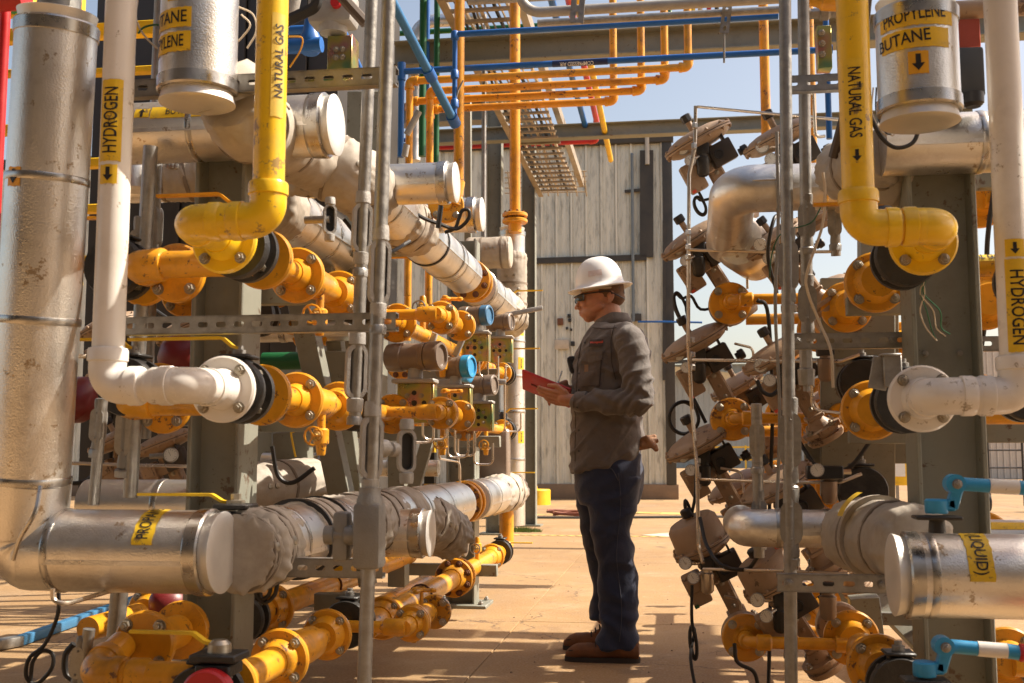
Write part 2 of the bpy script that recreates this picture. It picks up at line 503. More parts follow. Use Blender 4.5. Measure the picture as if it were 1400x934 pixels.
def sticker(t, p, a, Rr, n, wd, ht, items, m=TAPE, off=0.0015, corner=True):
    """label wrapped on a pipe of radius Rr (None = flat): width wd round the pipe, height ht along a"""
    a = a.normalized(); n = (n - a * n.dot(a)).normalized(); rt = a.cross(n)
    def fn(o):
        def q(u, v):
            if Rr is None: return p + a * v + rt * u + n * o
            return p + a * v + (n * math.cos(u / Rr) + rt * math.sin(u / Rr)) * (Rr + o)
        return q
    nu = max(2, int(wd / 0.008)); jag = [random.uniform(-1, 1) * .0015 for _ in range(nu + 1)]
    vs = []; fs = []
    for i in range(nu + 1):
        u = -wd / 2 + wd * i / nu
        for j in range(2):
            vs.append(fn(off)(u, (-ht / 2 + ht * j) + jag[i]))
    for i in range(nu):
        fs.append((i * 2, i * 2 + 2, i * 2 + 3, i * 2 + 1))
    s = G().add(vs, fs).build('label_sticker', m, t, ang=60) if m else t
    for it in items:
        kind, val, size, rot, (u0, v0) = it[:5]
        im = it[5] if len(it) > 5 else INK
        if kind == 'text':
            pv, pf = text_flat(val, size)
            LX = max(q[0] for q in pv) - min(q[0] for q in pv); LY = max(q[1] for q in pv) - min(q[1] for q in pv)
            al, ac = (ht, wd) if rot in (90, 270) else (wd, ht)
            if len(it) > 6: al = it[6]
            fy = min(1, .62 * ac / LY); fx = min(.82, .80 * al / LX)
            pv = [Vector((q[0] * fx, q[1] * fy)) for q in pv]
        else: pv, pf = [Vector(q) * size for q in ARROW], [tuple(range(7))][:1]
        if kind == 'arrow':
            pf = [(0, 1, 5, 6), (2, 3, 4)]
        c, sn = math.cos(R(rot)), math.sin(R(rot))
        pv = [(v[0] * c - v[1] * sn + u0, v[0] * sn + v[1] * c + v0) for v in pv]
        vs, fs = wrapmap(pv, pf, fn(off + 0.0012))
        G().add(vs, fs).build('lettering' if kind == 'text' else 'arrow', im, s, ang=60)
    return s
# ------------------------------------------------------------------ hardware
def channel(t, a, b, nrm, wd=0.041, dep=0.03, pitch=0.05, name='slotted_channel', m=GALV):
    """slotted steel strut: face with real oblong holes looking along nrm, two side walls and lips"""
    d = (b - a).normalized(); L = (b - a).length; nrm = (nrm - d * nrm.dot(d)).normalized(); s = nrm.cross(d)
    n = max(1, round(L / pitch)); pt = L / n
    vs = []; fs = []
    hl, hw = pt * 0.28, 0.0075
    hole = [(-hl, -hw * .5), (-hl + hw * .6, -hw), (hl - hw * .6, -hw), (hl, -hw * .5), (hl, hw * .5), (hl - hw * .6, hw), (-hl + hw * .6, hw), (-hl, hw * .5)]
    W = wd / 2; P = pt / 2
    outer = [(-P, -W * .3), (-P, -W), (P, -W), (P, -W * .3), (P, W * .3), (P, W), (-P, W), (-P, W * .3)]
    g = G()
    for i in range(n):
        c = a + d * (pt * (i + .5))
        vs = [c + d * x + s * y for x, y in outer] + [c + d * x + s * y for x, y in hole]
        vs += [c + d * x + s * y - nrm * .003 for x, y in hole]
        fs = []
        for k in range(8):
            k2 = (k + 1) % 8
            fs.append((k, k2, 8 + k2, 8 + k)); fs.append((8 + k, 8 + k2, 16 + k2, 16 + k))
        g.add(vs, fs)
    c = (a + b) / 2
    for sg in (-1, 1):
        g.bar(a + s * sg * (W + .0005) - nrm * dep / 2, b + s * sg * (W + .0005) - nrm * dep / 2, 0.003, dep, up=nrm)
        g.bar(a + s * sg * (W - .006) - nrm * (dep + .001), b + s * sg * (W - .006) - nrm * (dep + .001), 0.012, 0.003, up=nrm)
    return g.build(name, m, t, ang=25)
def ibeam(t, a, b, wd, dep, web, name='column', m=COLUMN, tf=0.014, tw=0.010):
    """H section; flanges' normals along web direction"""
    d = (b - a).normalized(); web = (web - d * web.dot(d)).normalized(); s = d.cross(web)
    g = G()
    for sg in (-1, 1):
        g.bar(a + web * sg * (dep / 2 - tf / 2), b + web * sg * (dep / 2 - tf / 2), wd, tf, up=web, bev=.003)
    g.bar(a, b, tw, dep - 2 * tf, up=web)
    return g.build(name, m, t, ang=25)
def stadium(w2, h2, n=8):
    o = []
    for k in range(n + 1): o.append((w2 * math.cos(math.pi * k / n), h2 - w2 + w2 * math.sin(math.pi * k / n)))
    for k in range(n + 1): o.append((-w2 * math.cos(math.pi * k / n), -(h2 - w2) - w2 * math.sin(math.pi * k / n)))
    return o
def conduit_body(t, c, a, nrm, w2, h2, dep, open_=False, m=None, name='conduit_body'):
    """oblong fitting on a conduit, closed by a screwed cover or left open as a deep recess"""
    m = m or (CASTL if open_ else CAST)
    a = a.normalized(); nrm = (nrm - a * nrm.dot(a)).normalized(); s = a.cross(nrm)
    g = G()
    ou = stadium(w2, h2)
    ux, uy = s, a     # s x a = nrm
    if not open_:
        g.prism(ou, c - nrm * dep, ux, uy, dep * 1.6)
        g.lathe(c - a * h2 * 1.55, a, [(0, w2 * .55), (.004, w2 * .72), (h2 * .3, w2 * .74), (h2 * .6, w2 * .66), (h2 * 2.5, w2 * .66), (h2 * 2.8, w2 * .74), (h2 * 3.1 - .004, w2 * .72), (h2 * 3.1, w2 * .55)], 20)
        b = g.build(name, m, t)
        g = G(); g.prism(stadium(w2 * .98, h2 * .98), c + nrm * (dep * .6), ux, uy, .004)
        cv = g.build('cover', GALV, b)
        return b
    nn = len(ou); inn = stadium(w2 * .66, h2 * .84)
    o1 = c + nrm * dep * .7
    vs = [o1 + ux * x + uy * y for x, y in ou] + [o1 + ux * x + uy * y for x, y in inn] + \
         [o1 - nrm * dep * 1.1 + ux * x + uy * y for x, y in inn] + [c - nrm * dep + ux * x + uy * y for x, y in ou]
    fs = []
    for k in range(nn):
        k2 = (k + 1) % nn
        fs += [(k, k2, nn + k2, nn + k), (nn + k, nn + k2, 2 * nn + k2, 2 * nn + k), (3 * nn + k, 3 * nn + k2, k2, k)]
    fs += [tuple(range(2 * nn, 3 * nn)), tuple(reversed(range(3 * nn, 4 * nn)))]
    g.add(vs, fs)
    for sg in (-1, 1):
        g.lathe(c + a * sg * h2 * .93, a * sg, [(0, w2 * .6), (h2 * .05, w2 * .82), (h2 * .35, w2 * .8), (h2 * .5, w2 * .74), (h2 * .52, w2 * .5)], 20)
    b = g.build(name, m, t)
    g = G(); g.prism(stadium(w2 * .62, h2 * .80), c - nrm * dep * .38, ux, uy, .002)
    g.build('recess_shade', PLUG, b)  # black plate on the recess floor paints in the shade of its depth
    return b
def screws(b, c, a, nrm, h2, dep, r=.004):
    for sg in (-1, 1):
        bolt(b, c + a.normalized() * sg * h2 * .72 + nrm * (dep * .6 + .004), nrm, r, 'g', 'screw')
def lever(t, p, d, L, m=YPLAIN, name='handle', drop=0.03, wd=0.022):
    """flat lever handle: stem boss, cranked neck, long grip along d"""
    g = G()
    pts = [p, p + Z * drop * .2 + d * .02, p + Z * drop + d * .05, p + Z * drop + d * L]
    pts = fillet(pts, 0.02, 4)
    s = d.cross(Z).normalized()
    vs = []; fs = []
    n = len(pts)
    for i, q in enumerate(pts):
        T = (pts[min(i + 1, n - 1)] - pts[max(0, i - 1)]).normalized(); nn = s.cross(T).normalized()
        k = 1.0 if i < n - 1 else .7
        for (a_, b_) in ((-1, -1), (1, -1), (1, 1), (-1, 1)):
            vs.append(q + s * a_ * wd / 2 * k + nn * b_ * .004)
    for i in range(n - 1):
        for k in range(4):
            fs.append((i * 4 + k, i * 4 + (k + 1) % 4, i * 4 + 4 + (k + 1) % 4, i * 4 + 4 + k))
    fs.append((3, 2, 1, 0)); fs.append(tuple((n - 1) * 4 + k for k in range(4)))
    g.add(vs, fs)
    return g.build(name, m, t, ang=30)
def ball_valve(t, c, a, rad, ln, hd=None, hl=0.2, hm=YPLAIN, body=BLACK, label=None):
    """black wafer ball valve centred on c between flanges, four through studs, stem block and lever"""
    g = G()
    g.lathe(c - a * ln / 2, a, [(0, rad * .5), (0, rad * .96), (ln * .08, rad), (ln * .28, rad), (ln * .34, rad * .62), (ln * .5, rad * .72), (ln * .66, rad * .62), (ln * .72, rad), (ln * .92, rad), (ln, rad * .96), (ln, rad * .5)], 36)
    g.box(c + Z * rad * .75, (rad * .7, ln * .6, rad * .5), bev=.006)
    g.box(c + Z * rad * 1.08, (rad * .95, ln * .85, rad * .12), bev=.004)
    v = g.build('valve', body, t, c)
    u, w_, _ = frame(a)
    for k in range(4):
        th = math.pi / 4 + k * math.pi / 2
        p = c + (u * math.cos(th) + w_ * math.sin(th)) * rad * .78
        G().cyl(p - a * ln * .36, p + a * ln * .36, rad * .085, 10).build('stud', BOLT, v)
        G().lathe(p - a * ln * .22, a, [(0, rad * .15), (rad * .2, rad * .15)], 6).build('nut', BOLT, v)
        G().lathe(p + a * ln * .08, a, [(0, rad * .15), (rad * .2, rad * .15)], 6).build('nut', BOLT, v)
    G().lathe(c + Z * rad * 1.14, Z, [(0, rad * .2), (rad * .16, rad * .2), (rad * .18, rad * .12), (rad * .3, rad * .12)], 16).build('stem', CAST, v)
    if hd is not None:
        lever(v, c + Z * rad * 1.35, hd, hl, hm)
    return v
def copy_tree(o, parent=None):
    c = o.copy(); COL.objects.link(c)
    if parent: c.parent = parent
    for ch in list(o.children): copy_tree(ch, c)
    return c
def cable(name, label, cat, pts, r, m=RUBBER, seg=8, n=8, group=None, parent=None):
    g = G(); g.tube(smooth([at(*p) for p in pts], n), r, seg)
    o = g.build(name, m, parent)
    if parent is None: solo(o, label, cat, group)
    return o
# ================================================================== SETTING
def ground_mat(name, base, joint=False):
    m = bpy.data.materials.new(name); m.use_nodes = True
    t = m.node_tree; b = t.nodes['Principled BSDF']; b.inputs['Roughness'].default_value = 0.85
    g = nd(t, 'ShaderNodeNewGeometry')
    def noi(sc, det, ro=.6, st=None):
        n = nd(t, 'ShaderNodeTexNoise'); n.inputs['Scale'].default_value = sc; n.inputs['Detail'].default_value = det
        n.inputs['Roughness'].default_value = ro
        if st:
            mp = nd(t, 'ShaderNodeMapping'); mp.inputs['Scale'].default_value = st
            t.links.new(g.outputs['Position'], mp.inputs['Vector']); t.links.new(mp.outputs[0], n.inputs['Vector'])
        else: t.links.new(g.outputs['Position'], n.inputs['Vector'])
        return n
    def mixc(fac, a, bcol):
        x = nd(t, 'ShaderNodeMix', data_type='RGBA')
        t.links.new(fac, x.inputs['Factor'])
        if isinstance(a, tuple): x.inputs[6].default_value = (*a, 1)
        else: t.links.new(a, x.inputs[6])
        x.inputs[7].default_value = (*bcol, 1)
        return x.outputs[2]
    def rng(o, a, b_, c=0., d=1.):
        r = nd(t, 'ShaderNodeMapRange'); r.inputs[1].default_value = a; r.inputs[2].default_value = b_
        r.inputs[3].default_value = c; r.inputs[4].default_value = d
        t.links.new(o, r.inputs[0]); return r.outputs[0]
    c = mixc(rng(noi(0.35, 5).outputs[0], .35, .65), base, (base[0] * .78, base[1] * .68, base[2] * .58))
    c = mixc(rng(noi(1.7, 8, .7).outputs[0], .52, .75, 0, .6), c, (0.46, 0.34, 0.21))
    c = mixc(rng(noi(3.1, 9, .75).outputs[0], .50, .70, 0, .75), c, (0.24, 0.14, 0.065))
    c = mixc(rng(noi(.9, 7, .7, (1, .35, 1)).outputs[0], .54, .66, 0, .6), c, (0.27, 0.185, 0.11))
    c = mixc(rng(noi(9, 6, .8).outputs[0], .58, .74, 0, .8), c, (0.50, 0.38, 0.25))
    c = mixc(rng(noi(28, 3, .6).outputs[0], .60, .72, 0, .55), c, (0.16, 0.09, 0.05))
    c = mixc(rng(noi(90, 2, .5).outputs[0], .45, .75, 0, .35), c, (0.55, 0.42, 0.3))
    vo = nd(t, 'ShaderNodeTexVoronoi', feature='DISTANCE_TO_EDGE'); vo.inputs['Scale'].default_value = .55
    dn = noi(2.5, 5, .7); ad = nd(t, 'ShaderNodeVectorMath', operation='MULTIPLY_ADD'); ad.inputs[1].default_value = (.35, .35, .35)
    t.links.new(dn.outputs['Color'], ad.inputs[0]); t.links.new(g.outputs['Position'], ad.inputs[2]); t.links.new(ad.outputs[0], vo.inputs['Vector'])
    cm = nd(t, 'ShaderNodeMath', operation='MULTIPLY'); t.links.new(rng(vo.outputs['Distance'], 0, .006, 1, 0), cm.inputs[0]); t.links.new(rng(noi(.6, 3).outputs[0], .46, .56), cm.inputs[1])
    c = mixc(cm.outputs[0], c, (.12, .075, .045))
    c = mixc(rng(noi(2.2, 2, .5, (1, .6, 1)).outputs[0], .67, .73, 0, .65), c, (.11, .07, .042))
    t.links.new(c, b.inputs['Base Color'])
    bp = nd(t, 'ShaderNodeBump'); bp.inputs['Strength'].default_value = .35; bp.inputs['Distance'].default_value = .006
    t.links.new(noi(45, 6, .7).outputs[0], bp.inputs['Height']); t.links.new(bp.outputs[0], b.inputs['Normal'])
    return m
GROUND = ground_mat('tan_concrete', (0.345, 0.218, 0.092))
g = G(); g.box(Vector((0, 600, -0.258)), (2400, 1400, 0.5))
gr = struct(g.build('ground', GROUND, None, Vector((0, 0, 0))))
SL = 3.6
sg_ = G(); sg_.box(Vector((0, 0, -0.01)), (SL - .006, SL - .006, 0.02), bev=.003)
sme = sg_.mesh('slab', GROUND, Vector((0, 0, 0)))
for i in range(-4, 6):
    for j in range(-1, 11):
        o = bpy.data.objects.new('slab', sme); link(o, gr, Vector((i * SL + .9, j * SL + 1.1, 0)))
def mark(pa, pb, wd, m, name='painted_line'):
    a, b = mv_ground(*pa, .004), mv_ground(*pb, .004)
    g = G(); g.bar(a, b, wd, .002); return g.build(name, m, gr)
FADY = mat('faded_yellow_paint', (0.62, 0.45, 0.12), .8, var=.3, vscale=12, dirt=(.42, .27, .15), dirt_amt=.9, dscale=9)
FADW = mat('faded_pale_paint', (0.55, 0.48, 0.40), .8, var=.3, vscale=12, dirt=(.42, .27, .15), dirt_amt=.9, dscale=6)
for k in range(18):
    a = 690 + k * 12.5
    mark((a, 731 + k * .15), (a + 6.5, 731.6 + k * .15), .10, FADY)
mark((868, 701), (962, 703), .55, FADY, 'painted_patch')
mark((900, 733), (965, 727), .5, FADW, 'painted_patch')
mark((560, 706), (1100, 699), .12, FADY)
# weeds in a joint
GRASS = mat('weed_green', (0.13, 0.20, 0.035), .7, var=.4)
g = G(); c = mv_ground(714, 727)
for k in range(420):
    a = random.random() * 6.28; rr = random.random() ** .7
    p = c + Vector((math.cos(a) * rr * .26, math.sin(a) * rr * .16, 0)); h = .10 * (1 - rr * .6) * random.uniform(.4, 1)
    q = Vector((random.uniform(-.05, .05), random.uniform(-.03, .03), h)); s = Vector((.006, 0, 0))
    g.add([p - s, p + s, p + q], [(0, 1, 2)])
o = stuff(g.build('weeds', GRASS)); solo(o, 'small patch of green weeds growing from the concrete beyond the left pipes', 'weeds')
g = G(); rp_ = random.Random(5)
for k in range(520):
    q = Vector((rp_.uniform(-2.6, 3.6), rp_.uniform(3, 14), 0)); s = rp_.uniform(.002, .008)
    g.add([q + Vector((math.cos(a) * s * rp_.uniform(.7, 1.2), math.sin(a) * s, 0)) for a in (0, 1.3, 2.5, 3.8, 5)] + [q + Z * s * .9], [(0, 1, 5), (1, 2, 5), (2, 3, 5), (3, 4, 5), (4, 0, 5)])
solo(stuff(g.build('grit', mat('dark_grit', (.16, .10, .065), .9, var=.4))), 'loose dark grit scattered over the tan concrete of the aisle', 'grit')
# ---- big ribbed metal building behind the man
def wall_mat(name, base, streak):
    m = mat(name, base, .5, .25, var=.12, vscale=1.2, stretch=(3, 3, .5), world=True, dirt=streak, dirt_amt=.85, dscale=3.2, rvar=.1)
    return m
WALL = wall_mat('weathered_metal_siding', (0.68, 0.665, 0.57), (0.20, 0.195, 0.165))
WFAR = wall_mat('pale_blue_grey_siding', (0.40, 0.42, 0.40), (0.34, 0.35, 0.33))
TRIM = mat('dark_trim', (0.055, 0.05, 0.043), .6, .2, var=.3, vscale=3)
def siding(t, p0, L, H, m, pw=.9, rib=.3, dep=.06, face=-Y, gap=.0, z0=0., name='wall_panel'):
    """ribbed sheets hung side by side; p0 = low corner seen at right, runs along -X"""
    n = math.ceil(L / pw)
    sh = None
    for i in range(n):
        x1 = p0.x - i * pw
        if sh is None:
            g = G(); nr = int(round(pw / rib)); pr = []
            for k in range(nr):
                x = -k * rib
                pr += [(x, 0), (x - .004, -dep * .95), (x - .045, -dep), (x - .060, .015), (x - .070, .015), (x - .074, 0), (x - rib * .40, 0), (x - rib * .42, -.008), (x - rib * .47, -.008), (x - rib * .49, 0), (x - rib * .70, 0), (x - rib * .72, -.008), (x - rib * .77, -.008), (x - rib * .79, 0)]
            pr.append((-pw + .004, 0))
            vs = []; fs = []
            for (a, b) in pr:
                vs += [Vector((a, b, 0)), Vector((a, b, H)), Vector((a, b + .006, 0)), Vector((a, b + .006, H))]
            for k in range(len(pr) - 1):
                j = k * 4
                fs += [(j, j + 1, j + 5, j + 4), (j + 2, j + 6, j + 7, j + 3), (j + 1, j + 3, j + 7, j + 5), (j, j + 4, j + 6, j + 2)]
            g.add(vs, fs); sh = g.mesh(name, m, Vector((0, 0, 0)), 20)
        o = bpy.data.objects.new(name, sh)
        link(o, t, Vector((x1, p0.y + random.uniform(0, .006), p0.z)))
B0 = mv_ground(925, 683)
HW = mv(B0, Z, py=190).z
bt = thing('metal_building', 'tall weathered cream ribbed metal building with a dark corner trim behind the man', 'building', B0)
siding(bt, B0 + Z * .32 - X * .2, 17.5, HW - .32, WALL, pw=1.02, rib=.34)
g = G(); g.box(B0 + Vector((-9, 3.06, HW / 2)), (17.9, 6.0, HW - .05)); g.build('wall', DARKWALL, bt)
g = G(); g.box(B0 + Vector((-9, -.02, .16)), (18.1, .16, .34), bev=.01); g.build('plinth', CONC, bt)
g = G(); g.box(B0 + Vector((-.10, -.04, HW / 2 + .15)), (.22, .12, HW - .3), bev=.01); g.build('corner_trim', TRIM, bt)
g = G(); g.box(B0 + Vector((-9, -.05, HW + .02)), (18.1, .16, .22), bev=.01); g.build('eaves_trim', TRIM, bt)
def onwall(px, py, off=.07):
    q = mv_wall(px, py, B0.y - off); return q
def mv_wall(px, py, yy):
    dr = CF + CR * ((px - 700) / F_PX) + CU * ((467 - py) / F_PX)
    return C0 + dr * (yy / dr.y)
def wbar(a, b, wd, m, name, dep=.07):
    p, q = onwall(*a), onwall(*b); g = G(); g.bar(p, q, dep if abs((q - p).z) > abs((q - p).x) else dep, wd, up=(X if abs((q - p).z) > abs((q - p).x) else Z)); return g.build(name, m, bt)
wbar((731, 357), (884, 352), .13, TRIM, 'angle_bar')
wbar((884, 206), (884, 352), .30, TRIM, 'duct')
wbar((854, 262), (875, 260), .06, TRIM, 'bracket')
wbar((908, 302), (908, 520), .07, TRIM, 'duct')
p = [onwall(864, 211, .0), onwall(864, 211, .14), onwall(866, 440, .14)]
G().tube(fillet(p, .06), .035, 10).build('conduit', mat('grey_blue_conduit', (.14, .17, .19), .5), bt)
for (a, b, s1, m) in ((766, 440, .13, RUST), (778, 432, .07, INK), (779, 438, .07, INK), (775, 449, .05, INK), (783, 470, .09, INK), (781, 451, .05, INK)):
    g = G(); q = onwall(a, b, .05); g.box(q, (s1, .05, s1 * 1.2), bev=.01); g.build('wall_fitting', m, bt)
g = G(); g.box(onwall(768, 471, .05), (.32, .04, .22), bev=.01); g.build('cover_plate', mat('pale_plate', (.5, .43, .33), .6), bt)
g = G(); g.box(onwall(870, 434, .09), (.22, .12, .16), bev=.01); g.build('junction_box', TRIM, bt)
g = G(); g.tube([onwall(872, 440, .2), onwall(905, 440, .2), onwall(960, 441, .3)], .022, 8)
solo(g.build('blue_air_hose', BLUE), 'thin blue air line running along the cream wall behind the man', 'hose')
g = G(); q = onwall(906, 190, .12); g.cyl(Vector((q.x - .35, q.y, HW + .2)), Vector((q.x - .35, q.y, HW - .6)), .05, 12)
g.build('vent_stub', mat('pale_stub', (.45, .43, .38), .5), bt)
# pale block behind top of the left overhead pipes
# ---- far buildings on the right
FB = mv_ground(1245, 640)
fy = FB.y
p0 = Vector((mv_wall(1242, 640, fy).x, fy, 0)); pL = mv_wall(905, 640, fy)
zt = mv_wall(985, 498, fy).z
fb = thing('far_warehouse', 'low pale blue grey warehouse with a cream sloping fascia far beyond the right valves', 'building', p0)
siding(fb, p0, p0.x - pL.x, zt, WFAR, pw=2.4, rib=.4, dep=.04)
g = G(); g.box(Vector(((p0.x + pL.x) / 2, fy + 6.1, zt / 2 - .05)), (p0.x - pL.x, 12, zt)); g.build('wall', WFAR, fb)
g = G(); g.box(Vector(((p0.x + pL.x) / 2, fy - .3, zt + .2)), (p0.x - pL.x + .6, .8, .25)); g.build('eaves', TRIM, fb)
a = mv_wall(905, 505, fy - 1.0); b = mv_wall(1100, 527, fy - 1.0)
g = G(); g.bar(a, b, .3, .62, up=Z); g.build('fascia', mat('cream_fascia', (.62, .50, .28), .6), fb)
g = G(); g.box(mv_wall(1010, 625, fy - .2) + Z * 0, (9, .2, .12)); g.build('rail', TRIM, fb)
# small yellow and blue rails before it
q = mv_ground(1010, 646)
rt = thing('pipe_rail', 'small blue and yellow guard rail in front of the far warehouse', 'railing', q)
for k in range(4):
    g = G(); g.box(q + Vector((k * .9 - 1.4, 0, .75)), (.09, .09, 1.5)); g.build('post', YPLAIN if k > 1 else SKYBLUE, rt)
for z in (.7, 1.4):
    g = G(); g.box(q + Vector((0, 0, z)), (2.9, .07, .09)); g.build('rail', YPLAIN, rt)
q = mv_ground(1500, 655)
rb = thing('ribbed_warehouse', 'large white ribbed metal warehouse seen past the far right column', 'building', q)
yy = q.y; pR = mv_wall(1500, 655, yy); pL = mv_wall(1190, 655, yy)
siding(rb, Vector((pR.x, yy, 0)), pR.x - pL.x, mv_wall(1350, 478, yy).z, mat('white_ribbed_siding', (.62, .57, .5), .5, .1, var=.08), pw=2.0, rib=.25, dep=.05)
g = G(); g.box(Vector(((pR.x + pL.x) / 2, yy + 4.05, 2.2)), (pR.x - pL.x, 8, 4.3)); g.build('wall', WFAR, rb)
# ---- yellow round footing
for (px, py, rr, h, lab) in ((731, 690, .31, .30, 'round yellow painted footing at the foot of the cream metal wall'),):
    p = mv_ground(px, py)
    g = G(); g.lathe(p, Z, [(0, rr), (h - .02, rr), (h, rr - .02)], 36)
    if rr > .3: g.lathe(p - X * .18 + Z * h, Z, [(0, rr * .75), (.06, rr * .75), (.075, rr * .7)], 30)
    solo(g.build('pipe_footing', YPLAIN), lab, 'footing')
g = G(); p = mv_ground(788, 707); g.tube([p + Vector((math.cos(k * .5) * (.34 + .004 * k), math.sin(k * .5) * .3, .03 + .012 * math.sin(k * 1.7) + .002 * k)) for k in range(34)], .018, 8)
solo(g.build('coiled_hose', mat('rust_red_hose', (.22, .07, .04), .6)), 'coiled rusty red hose lying on the concrete behind the man', 'hose')
p = mv_ground(680, 707); g = G(); g.tube([mv_ground(560, 711) + Z * .02, mv_ground(700, 709) + Z * .02, mv_ground(800, 709.5) + Z * .02, mv_ground(1000, 708) + Z * .02], .02, 6)
solo(g.build('ground_hose', TRIM), 'long dark hose stretched over the concrete in front of the cream building', 'hose')
# ================================================================== OVERHEAD
def xrun(name, label, cat, a, pxb, d, r, m, group=None, seg=12, down=None, up=None, rr=1.4):
    p = at(a[0], a[1], d); q = mv(p, X, px=pxb)
    t = thing(name, label, cat, p, group)
    pts = [p, q]
    if up: pts.append(q + Z * up)
    if down: pts = [p + Z * down] + pts
    run(t, pts, r, m, seg, collar=1.25, bend=1.2)
    return t, p, q
def upto(p, py): return mv(p, Z, py=py)
ords = ['topmost', 'second', 'third', 'lowest']
for k, (ya, xb) in enumerate(((111, 941), (124.5, 909), (139, 877), (150, 839))):
    xrun('orange_gas_pipe', f'{ords[k]} of the four thin orange pipes stepping across below the blue compressed air line', 'pipe', (560 + (k % 2) * 28, ya), xb, 7.6 + .08 * k, .026, ORANGE, 'stepped orange overhead pipes', up=2.2, down=-1.5 - .1 * k)
t, p, q = xrun('compressed_air_pipe', 'blue compressed air pipe with white lettering crossing the aisle overhead', 'pipe', (549, 98), 1131, 7.3, .021, BLUE)
G().tube([p, mv(p, Z, py=215)], .021, 12).build('drop_pipe', BLUE, t)
G().lathe(p - Z * .06, Z, [(0, .028), (.12, .028)], 12).build('tee', BLUE, t)
G().lathe(q - X * .05, X, [(0, .021), (.01, .03), (.08, .03)], 12).build('tee', BLUE, t)
lp = mv(p, X, px=793)
sticker(t, lp, X, .021, -Y + Z * -.7, .052, .36, [('text', 'COMPRESSED AIR', .034, 270, (0, -.02)), ('arrow', 0, .03, 0, (0, .15))][:1], m=mat('dark_blue_label', (.01, .025, .10), .5))
for s in t.children:
    if s.name.startswith('label_sticker'):
        for ch in s.children: ch.data.materials[0] = WPRINT
t, p, q = xrun('blue_air_pipe', 'upper blue air pipe crossing overhead above the compressed air line', 'pipe', (622, 47), 1064, 6.9, .019, BLUE)
G().tube([p, mv(p, Z, py=172)], .016, 12).build('drop_pipe', BLUE, t)
for py in (49, 102, 142):
    c = mv(p, Z, py=py); G().lathe(c - Z * .03, Z, [(0, .018), (.008, .026), (.05, .026), (.06, .018)], 12).build('coupling', BLUE, t)
lever(t, mv(p, Z, py=140), (X * .5 + Z).normalized(), .12, GALV, wd=.015)
t = thing('diagonal_blue_pipe', 'thick blue pipe with a pale collar slanting down behind the galvanised conduits', 'pipe', at(622, 166, 6.2))
G().cyl(at(530, -10, 5.4), at(623, 170, 6.2), .024, 16).build('pipe', mat('blue_sleeve', (.03, .16, .36), .45), t)
for k in (.55, .93): a, b = at(530, -10, 5.4), at(623, 170, 6.2); c = a.lerp(b, k); G().cyl(c, c + (b - a).normalized() * .07, .032, 16).build('coupling', BLUE, t)
t = thing('diagonal_blue_pipe', 'shorter blue pipe slanting down beside the iridescent zinc bracket', 'pipe', at(498, 110, 4.9))
G().cyl(at(468, 42, 4.7), at(499, 115, 4.9), .019, 16).build('pipe', BLUE, t)
def vpipe(name, label, px, pytop, pybot, d, r, m, cat='pipe', seg=16):
    p = at(px, pybot, d); q = mv(p, Z, py=pytop)
    t = thing(name, label, cat, p)
    G().cyl(p, q, r, seg).build('pipe', m, t)
    return t, p, q
vp = [('orange_riser', 'orange vertical pipe rising just left of the cable tray from the stub cap', 627, -30, 268, 7.0, .034, ORANGE),
      ('green_riser', 'thicker of the two dark green vertical pipes at upper centre', 577, -30, 214, 9.0, .030, GREEN),
      ('green_riser', 'thinner dark green vertical pipe nearest the orange riser', 596, -30, 225, 9.4, .026, GREEN),
      ('blue_riser', 'dark blue vertical pipe between the two green risers', 583, -30, 214, 9.8, .022, BLUE),
      ('orange_riser', 'orange vertical pipe rising beside the right conduits against the sky', 1048, -30, 200, 7.5, .033, ORANGE),
      ('orange_riser', 'orange vertical pipe half hidden behind the right zinc bracket', 1113, -30, 260, 8.5, .034, ORANGE),
      ('blue_riser', 'blue vertical pipe close behind the right yellow gas pipe', 1134, -30, 190, 6.5, .018, BLUE),
      ('grey_riser', 'thin grey conduit standing in front of the rear grey green column', 661, 20, 400, 10, .022, GALV)]
for v in vp: vpipe(*v)
# orange riser on its flange (right of tray)
t, p, q = vpipe('orange_riser', 'orange vertical pipe standing on a flange atop the silver jacketed riser', 704, -30, 300, 8.1, .040, ORANGE)
for dz in (0, .045):
    flange(t, p + Z * dz, Z, .093, .03, ORANGE, 8, .011, 'r')
G().lathe(p - Z * .10, Z, [(0, .05), (.08, .05), (.1, .06)], 20).build('hub', ORANGE, t)
# silver riser pipe with insulated elbow, top left of centre
p = at(566, 220, 10); q = mv(p, Z, py=30); r_ = mv(q, X, px=660)
t = thing('silver_riser', 'silver jacketed pipe rising and turning right behind the green pipes', 'pipe', p)
G().tube(fillet([p, q, r_], .18), .06, 20).build('pipe', ALU, t)
# structural beams and columns
def beam(label, a, pxb, d, dep, name='steel_beam'):
    p = at(a[0], a[1], d); q = mv(p, X, px=pxb)
    t = thing(name, label, 'beam', (p + q) / 2)
    ibeam(t, p, q, dep * .85, dep, Z, 'beam'); return t
beam('upper grey green steel beam crossing overhead behind the orange risers', (540, 78), 1420, 10.0, .23)
beam('lower grey green steel beam crossing above the cream building', (560, 190), 1330, 13.5, .17)
beam('grey green steel beam behind the green risers left of the cable tray', (520, 160), 724, 15.0, .28)
for px, d, py, lab in ((676, 13.4, 126, 'grey green steel column left of the jacketed riser'), (724, 15, 165, 'grey green steel column just right of the jacketed riser')):
    p = mv_ground(px, 622 + F_PX * CAM_H / d); q = mv(p, Z, py=py)
    t = thing('steel_column', lab, 'column', p)
    ibeam(t, p + Z * .02, q, .17, .19, X, 'column')
    g = G(); g.box(p + Z * .01, (.34, .34, .02)); g.build('base_plate', COLUMN, t)
